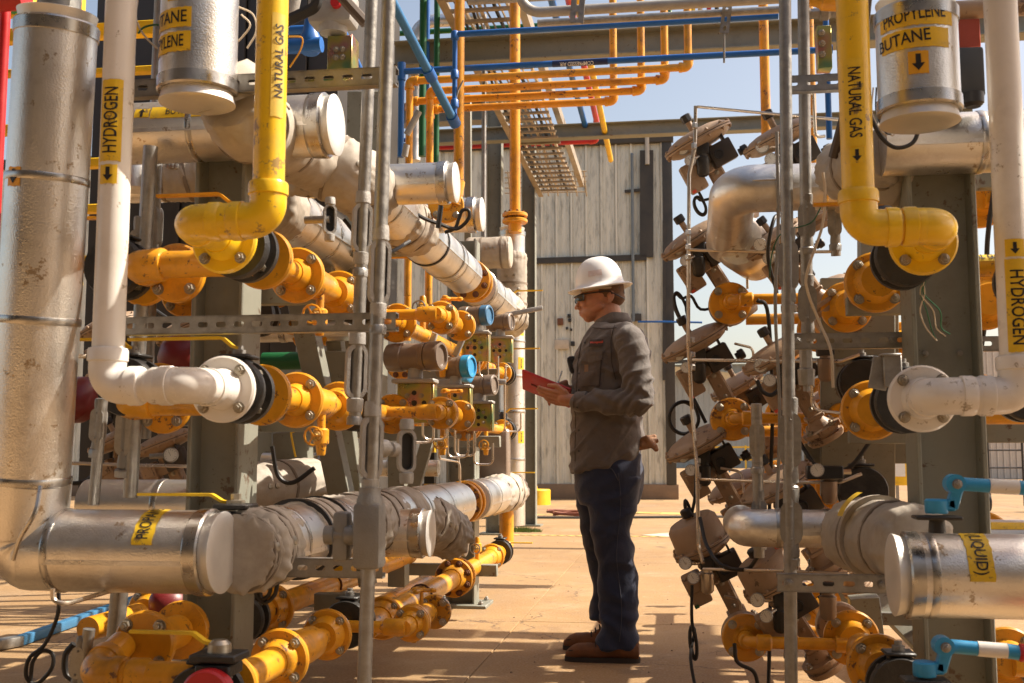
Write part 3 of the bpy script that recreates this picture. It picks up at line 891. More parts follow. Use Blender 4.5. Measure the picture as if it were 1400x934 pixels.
# distant coloured headers running across, left of the tray
for py, m, lab, r in ((63, YPLAIN, 'yellow', .05), (82, RED, 'red', .045), (90, BLACK, 'black', .04), (46, GREEN, 'green', .035), (192, BLUE, 'dark blue', .03), (204, RED, 'lower red', .035)):
    d = 14.5; p = at(545, py, d); q = mv(p, X, px=(815 if py == 204 else 700 if py != 46 else 915))
    t = thing('header_pipe', f'{lab} header pipe crossing overhead far behind the green risers', 'pipe', p)
    pts = [p, q] + ([q + Z * .35] if py in (204, 46) else [])
    run(t, pts, r, m, 12)
for k, (x0, y0, m, lab) in enumerate(((800, 172, BLUE, 'blue'), (817, 172, RED, 'red'), (835, 219, YPLAIN, 'yellow'), (806, 130, WHITE, 'thin white'))):
    p = at(x0, y0, 13.2 + k * .6); q = mv(p, Y, py=-60)
    t = thing('overhead_pipe', f'{lab} pipe running away overhead just right of the cable tray', 'pipe', p)
    G().cyl(p, q, .034 if k < 3 else .024, 12).build('pipe', m, t)
for k, (x0, m, lab) in enumerate(((948, YPLAIN, 'thin yellow'), (958, WIRE, 'thin cream'), (970, RED, 'thin red'), (981, BLACK, 'thin black'))):
    p = at(x0, 52, 12); q = mv(p, Z, py=-20)
    t = thing('small_riser', f'{lab} vertical pipe at the top edge right of the stepped orange pipes', 'pipe', p)
    G().cyl(p, q, .026, 10).build('pipe', m, t)
# pale conduits along the top edge
for (a, pxb, d, r, m, lab) in (((718, 18), 1066, 6.4, .030, CASTL, 'pale grey conduit bending across the top of the aisle'), ((735, 32), 1066, 6.5, .022, GALV, 'galvanised conduit running just below the pale one at the top'), ((640, 2), 1000, 6.7, .024, CASTL, 'pale grey conduit along the very top edge')):
    p = at(*a, d); q = mv(p, X, px=pxb)
    t = thing('overhead_conduit', lab, 'conduit', p)
    pts = fillet([p + Z * .4 - X * .1, p, q], .12) if r == .030 else [p, q]
    G().tube(pts, r, 14).build('conduit', m, t)
t = thing('hanger_strut', 'slotted hanger strut with a thin rod hanging from the overhead conduits', 'hanger', at(990, 45, 6.3))
channel(t, at(996, -5, 6.3), at(990, 45, 6.3), -Y, .05, .02, .05)
G().cyl(at(990, 45, 6.31), at(990, 86, 6.31), .006, 8).build('rod', GALV, t)
t = thing('hanger_strut', 'slotted hanger strut clamped to the pale conduit beside the cable tray', 'hanger', at(789, 30, 6.3))
channel(t, at(791, -8, 6.3), at(788, 31, 6.3), -Y, .075, .02, .09)
# cable tray
A = at(738, 264, 16); B_ = at(797, 250, 16.6)
A2 = mv(A, Y, py=-150); B2 = mv(B_, Y, py=-150)
TRAYM = mat('weathered_tray_steel', (.36, .30, .22), .55, .5, var=.25, vscale=8)
tt = thing('cable_tray', 'weathered steel ladder cable tray running overhead towards the cream building', 'cable tray', A)
for (a, b) in ((A, A2), (B_, B2)):
    g = G(); g.bar(a, b, .03, .12); g.box((a + b) / 2 + Vector((.03 if a is A else -.03, 0, -.055)), (.05, (a - b).length, .008)); g.build('side_rail', TRAYM, tt)
L = abs(A.y - A2.y); n = int(L / .24)
rg = G(); rg.box(Vector((0, 0, 0)), (abs(B_.x - A.x) - .03, .04, .025)); rme = rg.mesh('rung', TRAYM, Vector((0, 0, 0)))
for k in range(n):
    y = A2.y + k * .24 + .1
    o = bpy.data.objects.new('rung', rme); link(o, tt, Vector(((A.x + B_.x) / 2, y, A.z - .02)))
W_ = B_.x - A.x
for k in range(9):
    g = G(); x0 = A.x + .07 + (W_ - .14) * k / 8
    g.tube([Vector((x0 + random.uniform(-.03, .03), A2.y + (A.y - A2.y) * j / 12, A.z + .02 + random.uniform(0, .02))) for j in range(13)], random.choice((.010, .014, .018)), 6)
    g.build('tray_cable', random.choice((RUBBER, CAST, WIRE, TRAYM)), tt)
# second, lower wire tray near the wall
t = thing('cable_tray', 'short wire tray hanging under the far end of the ladder tray', 'cable tray', at(735, 262, 17))
for k in range(5):
    G().cyl(at(690, 236 + k * 7, 16.2 + .2 * k), at(802, 234 + k * 7, 16.2 + .2 * k), .012, 6).build('wire', TRAYM, t)
for k in range(9):
    G().cyl(at(694 + k * 13, 234, 16.2), at(698 + k * 13, 268, 17.0), .010, 6).build('wire', TRAYM, t)
# ================================================================== LEFT RACK
Hn = at(303, 532, 2.9)      # hydrogen row
Nn = at(305, 328, 2.9)      # natural gas row
def rw(P, px): return mv(P, Y, px=px)
# --- frame: columns, braces, brackets, slotted channels
lf = thing('pipe_rack', 'grey green steel frame carrying the left hand pipe rack, slotted channels bolted across it', 'pipe rack', mv_ground(480, 900))
c1 = at(308, 500, 3.55); c1b = Vector((c1.x, c1.y, 0)); c1t = mv(c1, Z, py=150)
ibeam(lf, c1b, c1t, .16, .172, X)
g = G(); g.box(c1b + Z * .01, (.3, .3, .02)); g.build('base_plate', COLUMN, lf)
c2b = mv_ground(632, 828); ibeam(lf, c2b + Z * .02, mv(c2b, Z, py=330), .17, .19, X)
g = G(); g.box(c2b + Z * .01, (.36, .30, .024), bev=.004); g.build('base_plate', COLUMN, lf)
for sx in (-.14, .14):
    for sy in (-.11, .11): bolt(lf, c2b + Vector((sx, sy, .022)), Z, .016, 'g', 'anchor_bolt')
def rod(t, a, b, w1, w2, name='brace', m=COLUMN, up=Y):
    g = G(); g.bar(at(*a), at(*b), w1, w2, up=up, bev=.003); return g.build(name, m, t)
rod(lf, (404, 380, 4.6), (472, 700, 4.6), .09, .09)
rod(lf, (440, 330, 5.0), (503, 800, 5.0), .07, .07)
rod(lf, (586, 600, 6.2), (556, 700, 6.2), .07, .05)
rod(lf, (400, 590, 4.9), (404, 670, 4.9), .16, .09, 'post')
rod(lf, (545, 620, 6.4), (545, 800, 6.4), .10, .12, 'post')
rod(lf, (640, 130, 8.4), (640, 330, 8.4), .05, .05, 'post')
rod(lf, (505, 130, 5.3), (500, 560, 5.3), .17, .17, 'post')
rod(lf, (458, 480, 4.9), (458, 560, 4.9), .12, .04, 'box_plate')
for (a, b, w_) in (((352, 404), (440, 402), .085), ((352, 581), (431, 579), .06), ((240, 405), (276, 404), .10), ((178, 570), (276, 569), .08)):
    d = 3.72; p = at(a[0], a[1], d); q = mv(p, X, px=b[0]); g = G(); g.bar(p, q, .05, w_ * .8, bev=.003); g.build('bracket', COLUMN, lf)
for (px0, px1, py, d) in ((497, 600, 593, 5.4), (600, 684, 604, 6.9), (498, 590, 828, 5.0), (560, 680, 778, 6.6), (432, 500, 822, 4.6), (395, 480, 818, 5.4), (575, 682, 513, 7.0), (480, 560, 341, 5.0)):
    p = at(px0, py, d); q = mv(p, X, px=px1); g = G(); g.bar(p, q, .06, .07, bev=.003); g.build('bracket', COLUMN, lf)
CL = [((158, 122), 541, 2.72, .046), ((168, 446), 541, 2.75, .046), ((330, 775), 523, 2.82, .050)]
for (a, pxb, d, wd) in CL:
    p = at(*a, d + .30); q = mv(p, X, px=pxb); channel(lf, p, q, -Y, wd, .03, .052)
# --- white hydrogen pipe
t = thing('hydrogen_pipe', 'white pipe at the left marked HYDROGEN, elbowing round to a white bolted flange', 'pipe', Hn)
f0 = Hn
k1 = rw(Hn, 268) ; k2 = mv(k1, X, px=146); k3 = mv(k2, Z, py=-80)
run(t, [k3, k2, k1, f0 - Y * .02], .040, WHITE, 32)
mid = k2.lerp(k1, .60)
G().lathe(mid - X * .03, X, [(0, .041), (.012, .047), (.075, .047), (.09, .041)], 32).build('coupling', WHITE, t)
flange(t, f0, -Y, .089, .022, WHITE, 4, .0125, hub=.042, hublen=.05)
sp = mv(k2, Z, py=170)
sticker(t, sp, Z, .040, Vector((0.10, -1, 0)), .058, .215, [('text', 'HYDROGEN', .052, 90, (0.001, .0))])
sticker(t, mv(k2, Z, py=243), Z, .040, Vector((.06, -1, 0)), .046, .050, [('arrow', 0, .036, 0, (0, 0))])
# --- yellow natural gas pipe
t = thing('natural_gas_pipe', 'thick yellow pipe at left of centre with worn black lettering, elbowed to a yellow flange', 'pipe', Nn)
k1 = mv(rw(Nn, 256), Z, py=301); f0 = Nn
k1 = Vector((k1.x, k1.y, Nn.z)); k2 = mv(k1, X, px=366); k3 = mv(k2, Z, py=-80)
run(t, [k3, k2, k1, f0 - Y * .02], .0385, YELLOW, 32)
mid = k2.lerp(k1, .52)
G().lathe(mid - X * .05, X, [(0, .039), (.012, .045), (.09, .045), (.10, .039)], 32).build('coupling', YELLOW, t)
flange(t, f0, -Y, .089, .022, YELLOW, 4, .0125, hub=.042, hublen=.045)
sticker(t, mv(k2, Z, py=95), Z, .0385, Vector((.75, -.7, 0)), .035, .26, [('text', 'NATURAL GAS', .034, 90, (0.002, .01))], m=mat('worn_yellow_label', (.74, .50, .07), .5, dirt=(.4, .3, .1), dirt_amt=.9))
# --- rows of valves, flanges and pipes
def gasrow(P, label, seq, grp=None, name='orange_gas_line'):
    t = thing(name, label, 'pipe', rw(P, seq[0][1]), None)
    for s in seq:
        k = s[0]
        if k == 'f':      # flange seen from the front, hub towards the camera
            _, px, R_, nb, hub, kind = s
            flange(t, rw(P, px), -Y, R_, .022, ORANGE, nb, R_ * .15, kind, hub=hub, hublen=R_ * .55)
        elif k == 'b':    # flange with its hub pointing away
            _, px, R_, hub = s
            flange(t, rw(P, px), Y, R_, .022, ORANGE, 4, R_ * .14, hub=hub, hublen=R_ * .6)
        elif k == 'p':
            _, a, b, r = s; G().cyl(rw(P, a), rw(P, b), r, 24).build('pipe', ORANGE, t)
        elif k == 'v':
            _, px, R_, ln, hd, hl = s
            ball_valve(t, rw(P, px), Y, R_, ln, hd, hl)
        elif k == 's':    # swollen cast body
            _, a, b, r = s; A_, B_ = rw(P, a), rw(P, b); L = (B_ - A_).length
            G().lathe(A_, Y, [(0, r * .55), (L * .12, r * .6), (L * .3, r * .95), (L * .5, r), (L * .7, r * .95), (L * .88, r * .6), (L, r * .55)], 28).build('strainer_body', ORANGE, t)
        elif k == 'c':
            _, px, r = s; G().tube([rw(P, px) + Vector((math.cos(a) * r, 0, math.sin(a) * r)) for a in [q * math.pi / 8 for q in range(-1, 10)]], .005, 6).build('pipe_clamp', RUST, t)
    return t
seqH = [('v', 326, .088, .11, -X + Y * .02, .33), ('b', 360, .089, .040), ('p', 370, 400, .036), ('f', 404, .089, 4, .040, 'z'), ('s', 409, 458, .052),
        ('f', 462, .088, 4, .050, 'z'), ('v', 486, .086, .10, None, 0), ('p', 500, 640, .032), ('f', 536, .085, 4, .036, 'z'), ('p', 540, 690, .031), ('c', 608, .036), ('c', 617, .036),
        ('f', 634, .094, 8, .034, 'z'), ('b', 639, .094, .034), ('c', 655, .036), ('c', 667, .036), ('f', 686, .074, 4, .033, 'z'), ('v', 692, .073, .10, None, 0)]
hrow = gasrow(Hn, 'long row of orange flanges and pipe behind the white HYDROGEN flange', seqH)
seqN = [('v', 332, .088, .11, None, 0), ('b', 362, .089, .040), ('p', 370, 398, .036), ('f', 405, .089, 4, .040, 'z'), ('s', 410, 458, .052),
        ('f', 462, .088, 4, .050, 'z'), ('v', 486, .080, .10, None, 0), ('p', 500, 640, .034), ('f', 542, .085, 4, .036, 'z'), ('p', 546, 690, .031),
        ('f', 640, .094, 8, .034, 'r'), ('b', 645, .094, .034), ('c', 660, .036), ('c', 672, .036), ('f', 685, .074, 4, .033, 'z'), ('v', 691, .073, .10, None, 0)]
nrow = gasrow(Nn, 'upper row of orange flanges and pipe behind the yellow elbow', seqN)
Cn = at(381, 902, 3.35)
seqC = [('v', 283, .086, .11, None, 0), ('b', 312, .089, .042), ('p', 320, 380, .045), ('f', 381, .092, 4, .048, 'z'), ('s', 386, 440, .058), ('f', 446, .088, 4, .050, 'z'), ('v', 478, .088, .12, None, 0)]
crow = gasrow(Cn, 'lowest near orange line of big flanges and a black valve close to the ground', seqC)
Cf = at(621, 790, 5.95)
seqD = [('p', 500, 683, .050), ('f', 522, .088, 4, .055, 'z'), ('f', 620, .105, 8, .055, 'r'), ('b', 625, .105, .055), ('c', 575, .056), ('f', 672, .085, 4, .052, 'z'), ('v', 684, .085, .12, None, 0)]
drow = gasrow(Cf, 'orange ground level pipe with an eight bolt flange running back to the far left riser', seqD)
e = rw(Cf, 689)
t = drow; G().tube(fillet([e, e + Y * .12, mv(e + Y * .12, Z, py=690)], .1), .052, 20).build('riser', ORANGE, t)
# second low line, deeper in the rack
Ce = at(367, 833, 4.3)
seqE = [('v', 335, .085, .1, None, 0), ('p', 345, 560, .048), ('f', 368, .098, 4, .06, 'z'), ('c', 452, .053)]
gasrow(Ce, 'orange pipe near the ground behind the near column with a black cable looped before it', seqE)
gasrow(at(560, 806, 6.8), 'orange pipe partly hidden behind the silver stub near the ground', [('f', 590, .09, 8, .05, 'r'), ('p', 500, 600, .045)])
# second inner line behind the upper rows
gasrow(at(372, 392, 4.6), 'inner orange line glimpsed behind the left rack channel', [('f', 376, .085, 4, .05, 'z'), ('p', 380, 470, .05), ('b', 470, .08, .05)])
# handles seen in the photo
def hlev(P, px0, dz, pxe, par, m=YPLAIN, wd=.02, dy=0.):
    p = rw(P, px0) + Z * dz + Y * dy
    t = par
    q = mv(p, X, px=pxe); d = (q - p)
    lever(t, p, d.normalized(), d.length, m, 'lever', wd=wd); return t
hlev(Nn, 322, .115, 214, nrow, ORANGE)
# PROPANE line valve with its lever at the lower left
pv = at(322, 705, 3.05)
t = thing('valve', 'black valve top with an ochre lever beside the left PROPANE cap', 'valve', pv)
G().box(pv, (.13, .10, .02), bev=.004).build('top_plate', BLACK, t)
G().box(pv + Z * .025, (.10, .09, .016), bev=.004).build('top_plate', BLACK, t)
G().lathe(pv + Z * .03, Z, [(0, .026), (.012, .026), (.014, .014), (.03, .014)], 6).build('nut', BOLT, t)
lever(t, pv + Z * .035 - X * .02, -X, .27, YPLAIN, 'lever', drop=.022)
for k in range(4): G().cyl(pv + Vector((.02 + .015 * k, -.03, -.01)), pv + Vector((.02 + .015 * k, -.01, -.16)), .006, 8).build('stud', BOLT, t)
pv = at(300, 897, 2.75)
t = thing('valve', 'black valve with an ochre lever over a red painted cap at the bottom left corner', 'valve', pv)
G().box(pv, (.12, .10, .02), bev=.004).build('top_plate', BLACK, t)
G().box(pv - Z * .03, (.09, .09, .03), bev=.004).build('top_plate', BLACK, t)
G().lathe(pv + Z * .01, Z, [(0, .03), (.02, .028), (.03, .018)], 16).build('nut', BOLT, t)
lever(t, pv + Z * .03 - X * .02, -X, .22, YPLAIN, 'lever', drop=.025)
G().lathe(at(288, 950, 2.7), -Y, [(0, .066), (.03, .066), (.036, .06), (.037, .01)], 32).build('red_cap', RED, t)
# --- bypass branches with small elbow flanges and tee handles (left of the man)
def bypass(P, px, x0, label):
    c = rw(P, px); t = thing('bypass_branch', label, 'pipe', c)
    off = Vector((.23, 0, 0)) ; a = c + off - Y * .30
    s = mv(a, X, px=x0)
    G().tube(fillet([s, a, a + Y * .12], .04), .022, 16).build('pipe', ORANGE, t)
    G().lathe(a - X * .08, X, [(0, .024), (.01, .031), (.06, .033), (.085, .031)], 16).build('socket', ORANGE, t)
    G().lathe(a + Vector((.0, -.01, 0)), Y, [(0, .026), (.02, .034), (.06, .034)], 16).build('socket', ORANGE, t)
    flange(t, a + Y * .09, -Y, .068, .024, ORANGE, 4, .0125, hub=.036, hublen=.03)
    G().lathe(a + Y * .114, Y, [(0, .069), (.022, .069)], 30).build('flange', ORANGE, t)
    G().cyl(a + Y * .13, a + Y * .38, .04, 20).build('valve_body', ORANGE, t)
    flange(t, a + Y * .40 + X * .02, -Y, .068, .03, ORANGE, 4, .0125)
    tp = a + Y * .27 + Z * .10
    G().cyl(tp - Z * .07, tp, .008, 8).build('stem', ORANGE, t)
    g = G()
    for k in range(3):
        an = k * 2.09 + .3; v = Vector((math.cos(an), math.sin(an), 0)); g.cyl(tp, tp + v * .05, .008, 8); g.lathe(tp + v * .045 - Z * .008, Z, [(0, .010), (.004, .014), (.012, .014), (.016, .010)], 10)
    g.build('handwheel', ORANGE, t)
    return t
bypass(Nn, 545, 528, 'upper orange bypass branch with two small flanges and a tee handle near the man')
bypass(Hn, 545, 440, 'middle orange bypass branch with two small flanges and a tee handle')
bypass(Cn, 500, 470, 'lowest orange bypass branch with two small flanges and a tee handle near the ground')
# --- X-direction orange header behind the white pipe
for (c, x2, lab) in ((at(226, 368, 3.15), 345, 'upper orange pipe elbowing off a flange behind the white HYDROGEN pipe'), (at(210, 553, 3.35), 300, 'orange pipe and flange hidden below the white HYDROGEN elbow')):
    t = thing('orange_branch_pipe', lab, 'pipe', c)
    flange(t, c + Y * .06, -Y, .088, .03, ORANGE, 4, .014)
    a = c - X * .06; run(t, [a + Y * .05, a - Y * .07, mv(a - Y * .07, X, px=x2)], .038, ORANGE, 24)
c = at(176, 887, 3.0)
t = thing('orange_branch_pipe', 'big orange elbow and flange with brass coloured bolts at the bottom left', 'pipe', c)
flange(t, c + Y * .08, -Y, .090, .03, ORANGE, 4, .015)
run(t, [c + Vector((-.05, .06, .0)), c + Vector((-.05, -.10, -.05)), mv(c + Vector((-.05, -.10, -.05)), X, px=268)], .039, ORANGE, 28)
G().cyl(c + Vector((.0, .09, .0)), c + Vector((.0, .34, .0)), .05, 24).build('pipe', ORANGE, t)
G().lathe(c + Y * .30, Y, [(0, .05), (.01, .085), (.03, .088), (.04, .085), (.05, .05)], 30).build('flange', ORANGE, t)
G().lathe(c + Vector((.055, -.10, -.05)), X, [(0, .039), (.008, .046), (.05, .046), (.06, .039)], 28).build('weld_socket', ORANGE, t)
gasrow(at(172, 845, 3.9), 'orange pipe with a dark flange on the ground behind the large left cap', [('p', 120, 190, .04), ('f', 205, .09, 4, .05, 'g'), ('b', 225, .08, .05), ('p', 225, 300, .05)])
# --- silver jacketed pipework
# big left vertical and its elbow to the PROPANE cap
t = thing('jacketed_pipe', 'largest silver jacketed pipe at the left edge, elbowing right to the end cap marked PROPANE', 'pipe', at(45, 750, 2.9))
pe = at(289, 755, 2.87); px_ = mv(pe, X, px=85); cor = mv(pe, X, px=30)
top = at(78, 36, 2.93)
vb = at(40, 655, 2.93)
R0 = .108
jacket(t, vb, top, R0 * .96, (.35, .66), cap_b=True)
jacket(t, px_, pe, R0, (.02, .94), cap_b=True)
band(t, vb, (top - vb).normalized(), R0 * .97, .022)
# gored elbow
path = fillet([vb, Vector((cor.x, cor.y, cor.z)), px_], .16, 12)
g = G(); g.tube(path, R0 * 1.0, 44, wob=lambda th, i: 1 + .018 * math.sin(i * 1.3)); g.build('elbow_jacket', ALU, t)
g = G(); q0 = at(20, 705, 2.85); g.tube(smooth([at(55, 665, 2.80), at(48, 700, 2.76), at(28, 735, 2.76), at(18, 765, 2.78)]), .006, 6); g.build('elbow_seam', BAND, t)
G().cyl(top, mv(top, Z, py=-60) + X * .01, .055, 24).build('stub', GALV, t)
sticker(t, pe.lerp(px_, .34), X, R0, Vector((0, -.60, .80)), .150, .056, [('text', 'PROPANE', .046, 180, (.0, .0))])
sticker(t, vb.lerp(top, .655), (top - vb), R0 * .96, Vector((-.35, -1, 0)), .046, .050, [('arrow', 0, .038, 0, (0, 0))], m=mat('orange_label', (.78, .38, .02), .5))
# canister, top left
def canister(cx, ytop, ybot, d, r, lab, items, left):
    b = at(cx, ybot, d); tp = mv(b, Z, py=ytop)
    t = thing('jacketed_canister', lab, 'pipe', b)
    jacket(t, b, tp, r, (.03, .97), cap_a=True, cap_b=True)
    return t, b, tp
t, b, tp = canister(270, -60, 126, 2.95, .102, 'silver jacketed vertical canister at upper left with two yellow PROPYLENE BUTANE stickers', [], True)
zz = (tp - b).length
sticker(t, mv(b, Z, py=43), Z, .102, Vector((-.85, -1, 0)), .19, .054, [('text', 'BUTANE', .046, 0, (.012, 0))])
sticker(t, mv(b, Z, py=75), Z, .102, Vector((-.85, -1, 0)), .19, .054, [('text', 'PROPYLENE', .046, 0, (.0, 0))])
sticker(t, mv(b, Z, py=8), Z, .102, Vector((-.28, -1, 0)), .044, .050, [('arrow', 0, .034, 0, (0, 0))])
# BUTANE X run with cap
p = at(172, 184, 3.55); q = mv(p, X, px=446)
t = thing('jacketed_pipe', 'silver jacketed pipe marked BUTANE ending in a bright round cap at upper left', 'pipe', p)
jacket(t, p, q, .098, (.38, .95), cap_b=True)
sticker(t, mv(p, X, px=262), X, .098, Vector((0, -1, .42)), .045, .19, [('text', 'BUTANE', .036, 90, (0, .01))])
sticker(t, mv(p, X, px=212), X, .098, Vector((0, -1, .42)), .034, .05, [('arrow', 0, .032, 270, (0, 0))])
# insulated row A (top): blankets and jackets along Y
An = at(645, 385, 6.3)
t = thing('insulated_pipe', 'upper insulated line wrapped in dusty fabric and silver jacket slanting down to the far riser', 'pipe', rw(An, 470))
wrap(t, [at(318, 132, 3.1) , at(338, 168, 3.2), at(366, 180, 3.45), at(412, 208, 3.75), at(452, 228, 4.0)], .125, sd=1.0, amp=.09, radii=(.106, .116), folds=9)
G().lathe(at(306, 92, 3.06), (at(330, 150, 3.1) - at(306, 92, 3.06)), [(0, .07), (.03, .092), (.05, .10), (.09, .125)], 40, wob=lambda th, t_: 1 + .05 * noise.noise(Vector((math.cos(th) * 2, math.sin(th) * 2, t_ * 30)))).build('blanket_collar', FABRIC, t)
wrap(t, [at(425, 215, 3.9), rw(An, 478), rw(An, 505)], .120, sd=4.0, amp=.16, folds=8)
wrap(t, [at(392, 225, 3.9), at(440, 232, 4.0), at(500, 250, 4.15)], .105, sd=7.0, amp=.13, folds=5)
jacket(t, rw(An, 498), rw(An, 548), .112, (.3,))
jacket(t, rw(An, 548), rw(An, 633), .108, (.05, .35, .7))
wrap(t, [rw(An, 536), rw(An, 552), rw(An, 566)], .118, sd=12, amp=.15, folds=4)
strap(t, rw(An, 583), Y, .109, RUBBER); strap(t, rw(An, 606), Y, .109, BAND)
G().cyl(rw(An, 633), rw(An, 650), .045, 20).build('pipe', ORANGE, t)
flange(t, rw(An, 642), -Y, .118, .03, ORANGE, 8, .015, 'r', hub=.05, hublen=.03)
flange(t, rw(An, 647), Y, .118, .03, ORANGE, 8, .015, 'r', hub=.05, hublen=.03)
jacket(t, rw(An, 654), rw(An, 692), .112, (.3,), cap_a=True)
wrap(t, [rw(An, 684), rw(An, 694), rw(An, 700) - Z * .05], .125, sd=22, amp=.18, folds=4)
t_rowA = t
# stubs with caps reaching into the aisle
for (a, xb, d, r, lab) in (((500, 254), 612, 4.15, .077, 'left stub cap of bright silver jacket pointing into the aisle at upper centre'), ((548, 297), 650, 5.0, .078, 'further silver stub cap beyond the first one at upper centre')):
    p = at(*a, d); q = mv(p, X, px=xb); t = thing('jacketed_stub', lab, 'pipe', p)
    jacket(t, p, q, r, (.93,), cap_b=True)
# yellow flange on the second stub
c = at(610, 280, 4.72); t = thing('orange_flange', 'small orange flange hanging under the orange riser between the two silver stub caps', 'flange', c)
flange(t, c, (-Y + X * .25), .078, .02, ORANGE, 4, .012, hub=.02, hublen=.02); G().cyl(c + Vector((.03, .02, .0)), c + Vector((.045, .04, .11)), .03, 16).build('neck', ORANGE, t)
cable('black_cable', 'black cable looping under the second silver stub cap', 'cable', [(553, 276, 4.5), (575, 296, 4.5), (600, 306, 4.55), (624, 313, 4.6), (640, 300, 4.6), (641, 288, 4.6), (632, 288, 4.6), (627, 300, 4.6), (622, 312, 4.6), (608, 318, 4.6)], .008)
cable('black_cable', 'short black cable hanging straight in front of the orange flange', 'cable', [(603, 281, 4.5), (601, 296, 4.5), (599, 312, 4.5)], .011)
# insulated row behind (grey blankets under row A)
t = thing('insulated_pipe', 'silver jacketed line sloping down behind the upper conduit fittings', 'pipe', at(440, 320, 4.6))
jacket(t, rw(at(400, 300, 4.5), 372), rw(at(400, 300, 4.5), 482), .115, (.25, .5, .8))
wrap(t, [rw(at(400, 300, 4.5), 360), rw(at(400, 300, 4.5), 385)], .125, sd=5, amp=.08)
t = thing('insulated_pipe', 'grey blanket wrapped pipe end below the BUTANE pipe in shadow', 'pipe', at(250, 240, 4.2))
wrap(t, [at(205, 235, 4.2), at(250, 240, 4.2), at(300, 232, 4.2)], .10, sd=15, amp=.12)
G().lathe(at(186, 260, 4.3), Z, [(0, .07), (.2, .07), (.24, .04)], 24).build('jacket', ALU, t)
# vertical riser at the far end
V0 = at(700, 690, 8.1); V1 = mv(V0, Z, py=318)
t = thing('jacketed_riser', 'vertical silver jacketed riser standing at the far end of the left pipe rack', 'pipe', V0)
jacket(t, V0 - Z * .15, V1, .098, (.22, .38, .5, .62, .76), cap_b=True)
wrap(t, [mv(V0, Z, py=437), mv(V0, Z, py=400), mv(V0, Z, py=345)], .112, sd=31, amp=.10, folds=8)
for py in (380, 392, 404, 416):
    for dx in (-.03, .03):
        c = mv(V0, Z, py=py) + Vector((dx, -.115, 0)); G().lathe(c, -Y, [(0, .010), (.006, .010)], 10).build('blanket_stud', BOLT, t)
for py in (498, 452, 598): sticker(t, mv(V0, Z, py=py), Z, .098, Vector((.8, -.6, 0)), .06, .09, [('text', 'METHANE', .018, 90, (0, 0))])
p = at(662, 346, 8.0); wrap(t, [p - X * .13, p, p + X * .15, p + X * .2], .115, sd=44, amp=.06, folds=3)
for (py, d, x0, x1, lab) in ((400, 7.9, 697, 742, 'topmost'), (479, 7.7, 690, 738, 'second'), (561, 7.7, 688, 735, 'third'), (648, 7.9, 688, 731, 'fourth'), (744, 7.6, 689, 728, 'lowest')):
    p = at(x0, py, d)
    lever(t, p - Z * .02, X, abs(mv(p, X, px=x1).x - p.x), YPLAIN, 'handle', drop=.03, wd=.03)
    G().lathe(p - Z * .08, Z, [(0, .03), (.05, .03), (.07, .018)], 12).build('stem', BLACK, t)
# insulated row B (low)
Bn = at(635, 686, 6.2)
t = thing('insulated_pipe', 'low insulated line of dusty quilted blankets running back from the left PROPANE cap', 'pipe', rw(Bn, 350))
wrap(t, [rw(Bn, 330) + X * .02, rw(Bn, 350), rw(Bn, 374)], .112, sd=51, amp=.15, folds=12)
wrap(t, [rw(Bn, 316) + X * .02, rw(Bn, 322) + X * .02, rw(Bn, 330) + X * .02], .098, sd=53, amp=.2, folds=5)
jacket(t, rw(Bn, 366), rw(Bn, 412), .112, (.2,))
wrap(t, [rw(Bn, 402), rw(Bn, 418), rw(Bn, 434)], .122, sd=59, amp=.05, folds=2)
jacket(t, rw(Bn, 428), rw(Bn, 466), .115, (.5,))
wrap(t, [rw(Bn, 456), rw(Bn, 480), rw(Bn, 498)], .123, sd=63, amp=.16, folds=7)
wrap(t, [rw(Bn, 494), rw(Bn, 512), rw(Bn, 528)], .118, sd=67, amp=.09, folds=4)
for px in (404, 433): strap(t, rw(Bn, px), Y, .123, RUBBER, wd=.012, amp=.05)
jacket(t, rw(Bn, 520), rw(Bn, 622), .118, (.3, .62))
wrap(t, [rw(Bn, 535), rw(Bn, 552)], .126, sd=66, amp=.08)
G().cyl(rw(Bn, 620), rw(Bn, 642), .04, 20).build('pipe', ORANGE, t)
flange(t, rw(Bn, 630), -Y, .118, .03, ORANGE, 8, .015, 'r', hub=.05, hublen=.03)
flange(t, rw(Bn, 637), Y, .118, .03, ORANGE, 8, .015, 'r', hub=.05, hublen=.03)
jacket(t, rw(Bn, 644), rw(Bn, 684), .118, (.4,), cap_a=True)
wrap(t, [rw(Bn, 676), rw(Bn, 690), rw(Bn, 699)], .13, sd=69, amp=.16, folds=5)
p = at(470, 728, 4.35); q = mv(p, X, px=578)
t = thing('jacketed_stub', 'blunt silver stub cap pointing into the aisle low on the left rack', 'pipe', p)
jacket(t, p, q, .093, (.9,), cap_b=True)
t = thing('insulated_pipe', 'crumpled quilted blanket joint beside the low blunt stub cap', 'pipe', at(600, 720, 5.2))
wrap(t, [at(560, 704, 4.9), at(592, 716, 5.1), at(620, 735, 5.3)], .115, sd=75, amp=.22, folds=6)
jacket(t, at(590, 735, 5.3), mv(at(590, 735, 5.3), X, px=628), .09, (), cap_b=True)
for k in range(3): bolt(t, at(560 + k * 12, 695 - k, 4.85), Z, .016, 'r')
t = thing('jacketed_pipe', 'silver jacketed pipe lying behind the PROPANE cap in the lower left rack', 'pipe', at(200, 690, 3.6))
p = at(120, 690, 3.7); jacket(t, p, mv(p, X, px=330), .085, (.5, .8))
wrap(t, [at(300, 672, 4.4), at(360, 668, 4.5), at(430, 660, 4.9)], .11, sd=81, amp=.12)
